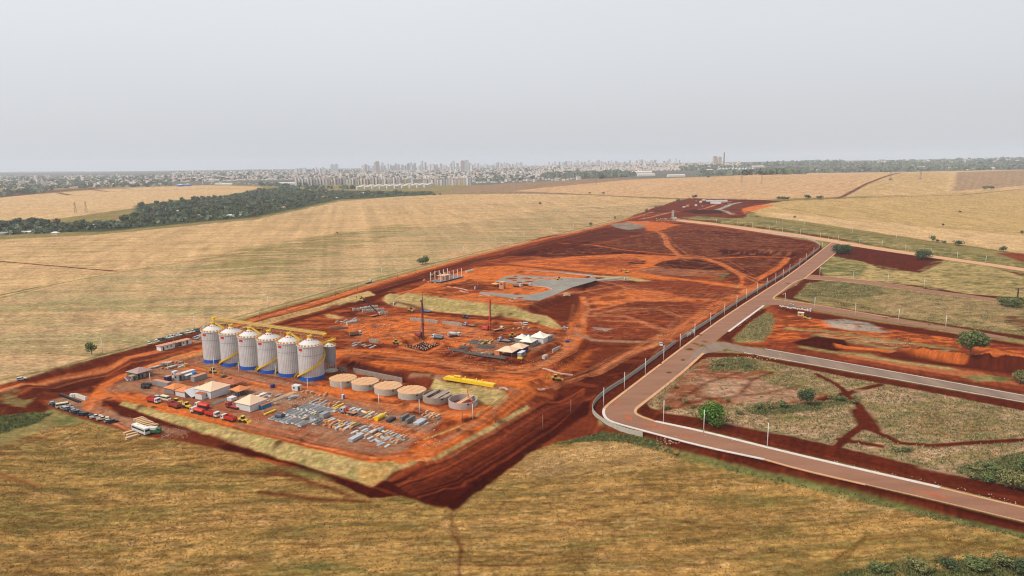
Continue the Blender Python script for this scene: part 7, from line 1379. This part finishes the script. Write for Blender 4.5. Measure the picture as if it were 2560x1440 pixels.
for u,v,l,w_,h,m,lb in[(1605,434,150,50,14,m_pw,'long white warehouse on the plain left of centre right'),(1615,440,120,40,12,m_pw,'second long white warehouse in front of the first'),(1690,442,110,40,10,m_pw,'low white factory hall at the edge of the upper field'),(1735,421,90,40,12,m_pw,'white hall among houses below the skyline'),(1775,430,40,30,18,m_cream,'bright cream block left of the distant silo row'),(1757,433,24,24,12,m_pw,'small pale cube left of the cream block'),(1895,418,110,40,10,m_pw,'pale long factory roof right of the chimney'),(1905,433,90,24,8,m_pw,'low pale shed behind the crest of the field'),(2040,427,30,20,10,m_pw,'pale shed among woods on the right plain'),(2175,423,150,40,10,M_get('hall_tan',(208,178,146)),'long tan hall behind the crest of the right field'),(2120,408,200,60,8,M_get('hall_tan',(208,178,146)),'broad tan industrial roof on the right plain'),(2205,402,70,40,16,m_rg,'dark industrial block on the right horizon'),(2310,423,90,50,20,M_get('hall_brown',(190,166,150)),'brown gabled hall on the right plain'),(2380,424,120,40,12,M_get('hall_brown',(190,166,150)),'second brown hall right of the gabled one'),(2428,425,60,24,12,m_pw,'white works building at the right plain edge'),(2470,424,80,30,14,m_pw,'bright white works building, far right')]: simple('warehouse','warehouse',u,v,l,w_,h,m,lb,0,m_wr if m in(m_pw,m_cream) else m)
for i,u in enumerate([2077,2086,2093,2102,2110]): p=on(u,425); t_=thing('storage_tank',f'round white tank behind the field crest, {ORDS[i]} of five','tank',p,0,'round white tanks behind the crest'); mb=MB(); mb.cyl(0,0,-2,9,18 if i>2 else 12,18); mb.build('wall',m_white,t_); mb=MB(); mb.cyl(0,0,16 if i>2 else 10,9.2,2,18,1); mb.build('roof',m_wr,t_)
# houses of the town: nearest as things, the rest as one mass
Z1=[([(150,448),(430,446),(430,465),(0,474),(0,458)],90),([(1180,432),(1450,420),(1450,432),(1180,445)],70),([(1450,412),(1720,405),(1720,424),(1450,428)],60),([(520,455),(700,458),(700,464),(520,463)],20)]
i=0
for P,n in Z1:
    us=[a[0] for a in P]; vs=[a[1] for a in P]; k=0
    while k<n:
        u=random.uniform(min(us),max(us)); v=random.uniform(min(vs),max(vs))
        if inpoly(u,v,P): kk=random.choice(['clay','clay','grey','white']); house(u,v,kk,f'{kk.replace("clay","clay-tiled")}-roofed house in the far town'.replace('tiled-roofed','tiled'), 'houses of the far town, '+kk,random.uniform(1,1.8),random.uniform(1,1.6),random.uniform(0,3)); k+=1
V=[];Fc=[];Mi=[]; r=random.Random(9)
for P,n in [([(-300,445),(0,440),(430,438),(430,462),(0,474),(-300,478)],900),([(430,430),(900,422),(900,446),(430,456)],1500),([(900,420),(1180,417),(1180,446),(900,452)],1300),([(1180,417),(1450,413),(1450,440),(1180,450)],1100),([(1450,412),(1850,404),(1850,424),(1450,430)],1000),([(1900,404),(2560,396),(2560,404),(1900,414)],260)]:
    us=[a[0] for a in P]; vs=[a[1] for a in P]; k=0
    while k<n:
        u=r.uniform(min(us),max(us)); v=r.uniform(min(vs),max(vs))
        if not inpoly(u,v,P): continue
        x,y,z=on(u,v); s=r.uniform(7,15); h=r.uniform(4,8) if r.random()<.93 else r.uniform(12,30); a=r.random()*3; c_,n_=math.cos(a),math.sin(a); b0=len(V)
        for zz,sc_ in((-1,1),(h,1)):
            for px,py in((-s,-s*.6),(s,-s*.6),(s,s*.6),(-s,s*.6)): V.append((x+(px*c_-py*n_)*sc_,y+(px*n_+py*c_)*sc_,z+zz))
        V.append((x-s*.4*c_,y-s*.4*n_,z+h+2)); V.append((x+s*.4*c_,y+s*.4*n_,z+h+2))
        Fc+=[(b0,b0+1,b0+5,b0+4),(b0+1,b0+2,b0+6,b0+5),(b0+2,b0+3,b0+7,b0+6),(b0+3,b0,b0+4,b0+7),(b0+4,b0+5,b0+9,b0+8),(b0+5,b0+6,b0+9),(b0+6,b0+7,b0+8,b0+9),(b0+7,b0+4,b0+8)]; rm=r.choice([1,1,2,3,3]); Mi+=[0]*4+[rm]*4; k+=1
me_=bpy.data.meshes.new('town'); me_.from_pydata(V,[],Fc); [me_.materials.append(m) for m in(m_pw,m_tile,m_rg,m_wr)]; me_.polygons.foreach_set('material_index',Mi); tag(ob('distant_town',me_),'carpet of small houses of the far town below the skyline','town',kind='stuff')
# far hills
mb=MB(); 
def hill(u0,u1,hp,D,depth=2500):
    n=60; vs=[]
    for i in range(n+1):
        f=i/n; u=u0+(u1-u0)*f; top=np.interp(u,[a for a,_ in hp],[b for _,b in hp])+1.2*(fbm(np.array([u/25.]),np.array([D/9.]),3)[0]-.5); q=RD(u,top,D); qf=RD(u,top,D-depth); qb=RD(u,top,D+depth); zf=-60; vs+=[(qf[0],qf[1],zf),(q[0]*.5+qf[0]*.5,q[1]*.5+qf[1]*.5,q[2]*.6),(q[0],q[1],q[2]),(qb[0],qb[1],zf)]
    mb.add(vs,[(i*4+k,i*4+4+k,i*4+5+k,i*4+1+k) for i in range(n) for k in range(3)])
hill(-400,1000,[(-400,428),(0,430),(40,429),(210,428),(250,432),(300,436),(380,437),(420,427),(455,425),(520,429),(600,424),(640,422),(720,425),(800,430),(1000,440)],16500)
hill(1800,2900,[(1800,412),(1950,406),(2200,401),(2400,397),(2560,392),(2900,388)],15000)
o=mb.build('hills',M2('hazy_hillside',(110,120,90),(140,140,110),.002,fine=.02),None,smooth=True); tag(o,kind='structure')
# ---------------------------------------------------------------- lattice pylons
def pylon(u,v,h,label):
    p=on(u,v); t_=thing('power_pylon',label,'pylon',p,.4,'high voltage pylons'); mb=MB(); b=h*.1
    for sx in(-1,1):
        for sy in(-1,1): mb.beam((sx*b,sy*b,0),(sx*b*.2,sy*b*.2,h),.35)
    for k in range(7):
        f=k/7; g=(k+1)/7; w0=b*(1-.8*f); w1=b*(1-.8*g)
        for s in(-1,1): mb.beam((-w0,s*w0,h*f),(w1,s*w1,h*g),.2); mb.beam((w0,s*w0,h*f),(-w1,s*w1,h*g),.2)
    mb.build('mast',m_grey,t_); mb=MB(); 
    for z in(.75,.88): mb.beam((-h*.16,0,h*z),(h*.16,0,h*z),.35)
    mb.build('crossarm',m_grey,t_)
pylon(189,532,30,'pylon left of two on the pale field beyond the tree belt'); pylon(216,532,32,'pylon right of two on the pale field beyond the tree belt'); pylon(1490,463,32,'faint pylon on the brown upper field'); pylon(1854,458,34,'faint pylon on the ridged upper field'); pylon(1904,460,34,'faint pylon farther right on the ridged upper field'); pylon(2226,446,34,'faint pylon beside the lone tree of the upper field'); pylon(2301,450,34,'faint pylon right of the lone tree of the upper field')
# ---------------------------------------------------------------- tufts of grass and crop
def tufts(name,polys,hr,mat,label,seed,w_=.18,blades=3):
    r=np.random.RandomState(seed); X=[];Y=[]
    for P,n in polys:
        Wp=np.array([G(u,v)[:2] for u,v in P]); k=0
        x=r.uniform(Wp[:,0].min(),Wp[:,0].max(),n*3); y=r.uniform(Wp[:,1].min(),Wp[:,1].max(),n*3); d=seg(x,y,Wp,True); vg_=veg[np.clip(np.interp(np.log(np.maximum(y,100)),LY,np.arange(len(LY))).astype(int),0,len(YS)-1),np.clip(((x/y-TS[0])/dt).astype(int),0,len(TS)-1)]; m=(d<0)&(vg_>.6)&((fbm(x/5,y/5,seed)-.30+r.uniform(-.12,.2,len(x)))>.08); X.append(x[m][:n]); Y.append(y[m][:n])
    X=np.concatenate(X);Y=np.concatenate(Y); ok=(np.abs(X/Y)<.97); X=X[ok];Y=Y[ok]; X=np.repeat(X,blades)+r.normal(size=len(X)*blades)*w_*1.2; Y=np.repeat(Y,blades)+r.normal(size=len(Y)*blades)*w_*1.2; Z=Hn(X,Y)-.04; n=len(X); a=r.uniform(0,3.14,n); h=r.uniform(*hr,n); ww=w_*r.uniform(.6,1.4,n); lx=r.normal(size=n)*h*.35; ly=r.normal(size=n)*h*.35
    V=np.stack([np.stack([X-np.cos(a)*ww,Y-np.sin(a)*ww,Z],-1),np.stack([X+np.cos(a)*ww,Y+np.sin(a)*ww,Z],-1),np.stack([X+lx,Y+ly,Z+h],-1)],1).reshape(-1,3).astype(np.float32)
    me_=bpy.data.meshes.new(name); me_.vertices.add(len(V)); me_.vertices.foreach_set('co',V.ravel()); me_.loops.add(3*n); me_.loops.foreach_set('vertex_index',np.arange(3*n,dtype=np.int32)); me_.polygons.add(n); me_.polygons.foreach_set('loop_start',np.arange(0,3*n,3,dtype=np.int32)); me_.polygons.foreach_set('loop_total',np.full(n,3,dtype=np.int32)); me_.update(calc_edges=True); me_.materials.append(mat); tag(ob(name,me_),label,'grass',kind='stuff')
T_st=M_leaf('dry_straw',(150,106,52),(206,160,94)); T_br=M_leaf('brown_stubble',(104,74,34),(140,106,56)); T_gr=M_leaf('weeds',(82,92,50),(136,136,84)); T_tan=M_leaf('tan_grass',(150,126,86),(196,166,124))
tufts('crop_stubble',[(FR,80000)],(.15,.45),T_st,'ripe dry crop standing in the foreground field',21,.22,1); tufts('crop_stubble',[(FR,50000)],(.15,.4),T_br,'darker flattened stalks in the foreground field',22,.25,1)
tufts('weeds',[([(1380,1110),(1500,1080),(1640,1100),(1700,1140),(1560,1105),(1450,1105)],1800),([(1700,1140),(1900,1188),(2164,1245),(2349,1290),(2560,1340),(2760,1385),(2760,1400),(2349,1302),(2164,1256),(1900,1198)],3500),([(-200,1120),(0,1040),(90,1030),(130,1035),(90,1058),(0,1085)],1200),([(1860,1020),(1960,1015),(2060,1005),(2140,990),(2150,1002),(2080,1018),(1960,1035),(1880,1038)],1400),([(2390,1170),(2470,1150),(2560,1130),(2700,1150),(2700,1250),(2560,1220),(2400,1185)],3500),([(1832,850),(1860,820),(1900,785),(1925,780),(1938,800),(1925,835),(1905,855)],800),(LOT,4500),([(2080,1440),(2200,1410),(2400,1400),(2560,1395),(2700,1410),(2700,1500),(2000,1480)],3000),([(1990,742),(2020,710),(2080,702),(2180,715),(2220,735),(2150,745)],1500),([(1770,905),(1830,890),(1885,900),(1900,925),(1850,932),(1780,930)],900)],(.25,.9),T_gr,'clumps of green weeds along the verges and lots',23,.28,3)
tufts('dry_grass',[(LOT,9000),([(1985,745),(2020,708),(2200,712),(2500,752),(2700,800),(2560,840),(2350,808),(2050,762)],7000),([(1832,850),(1860,820),(1900,785),(1938,800),(1905,855)],1200)],(.25,.9),T_tan,'tall dry grass on the vacant lots',24,.25,3)
for i,(u,v,w_,h_) in enumerate([(1713,1008,3.5,2.5),(1732,1020,3,2),(1820,1004,3,2.2),(1900,1022,6,3),(1925,1020,6,3.2),(1955,1018,7,3.5),(2085,998,6,3),(2105,1003,5,3),(2135,1010,4,2.5),(1870,918,5,2.5),(1800,915,5,2.5),(1845,1035,4,2),(2240,1128,4,2.2),(2265,1130,5,2.4),(2440,1180,6,3),(2470,1175,6,3.4),(2420,1172,4,2.2),(1665,1022,4,2),(1690,970,3,2),(1310,0,0,0)][:-1]): tree(u,v,w_,h_,L_mid if i%2 else L_olive,f'{["olive","green"][i%2]} shrub on the weedy lots, {ORDS[i]} of the scattered low ones',260,.02,'bush','shrubs of the weedy lots')
# ---------------------------------------------------------------- haze
hz=MB(); hz.box(0,12900,-100,60000,26300,520); hm_=bpy.data.materials.new('haze'); hm_.use_nodes=True; t=hm_.node_tree; t.nodes.clear(); o_=t.nodes.new('ShaderNodeOutputMaterial'); v_=t.nodes.new('ShaderNodeVolumePrincipled'); v_.inputs['Color'].default_value=(.80,.86,.95,1); v_.inputs['Density'].default_value=HAZE; v_.inputs['Anisotropy'].default_value=0.0; t.links.new(v_.outputs[0],o_.inputs['Volume'])
tag(hz.build('haze',hm_),kind='stuff')
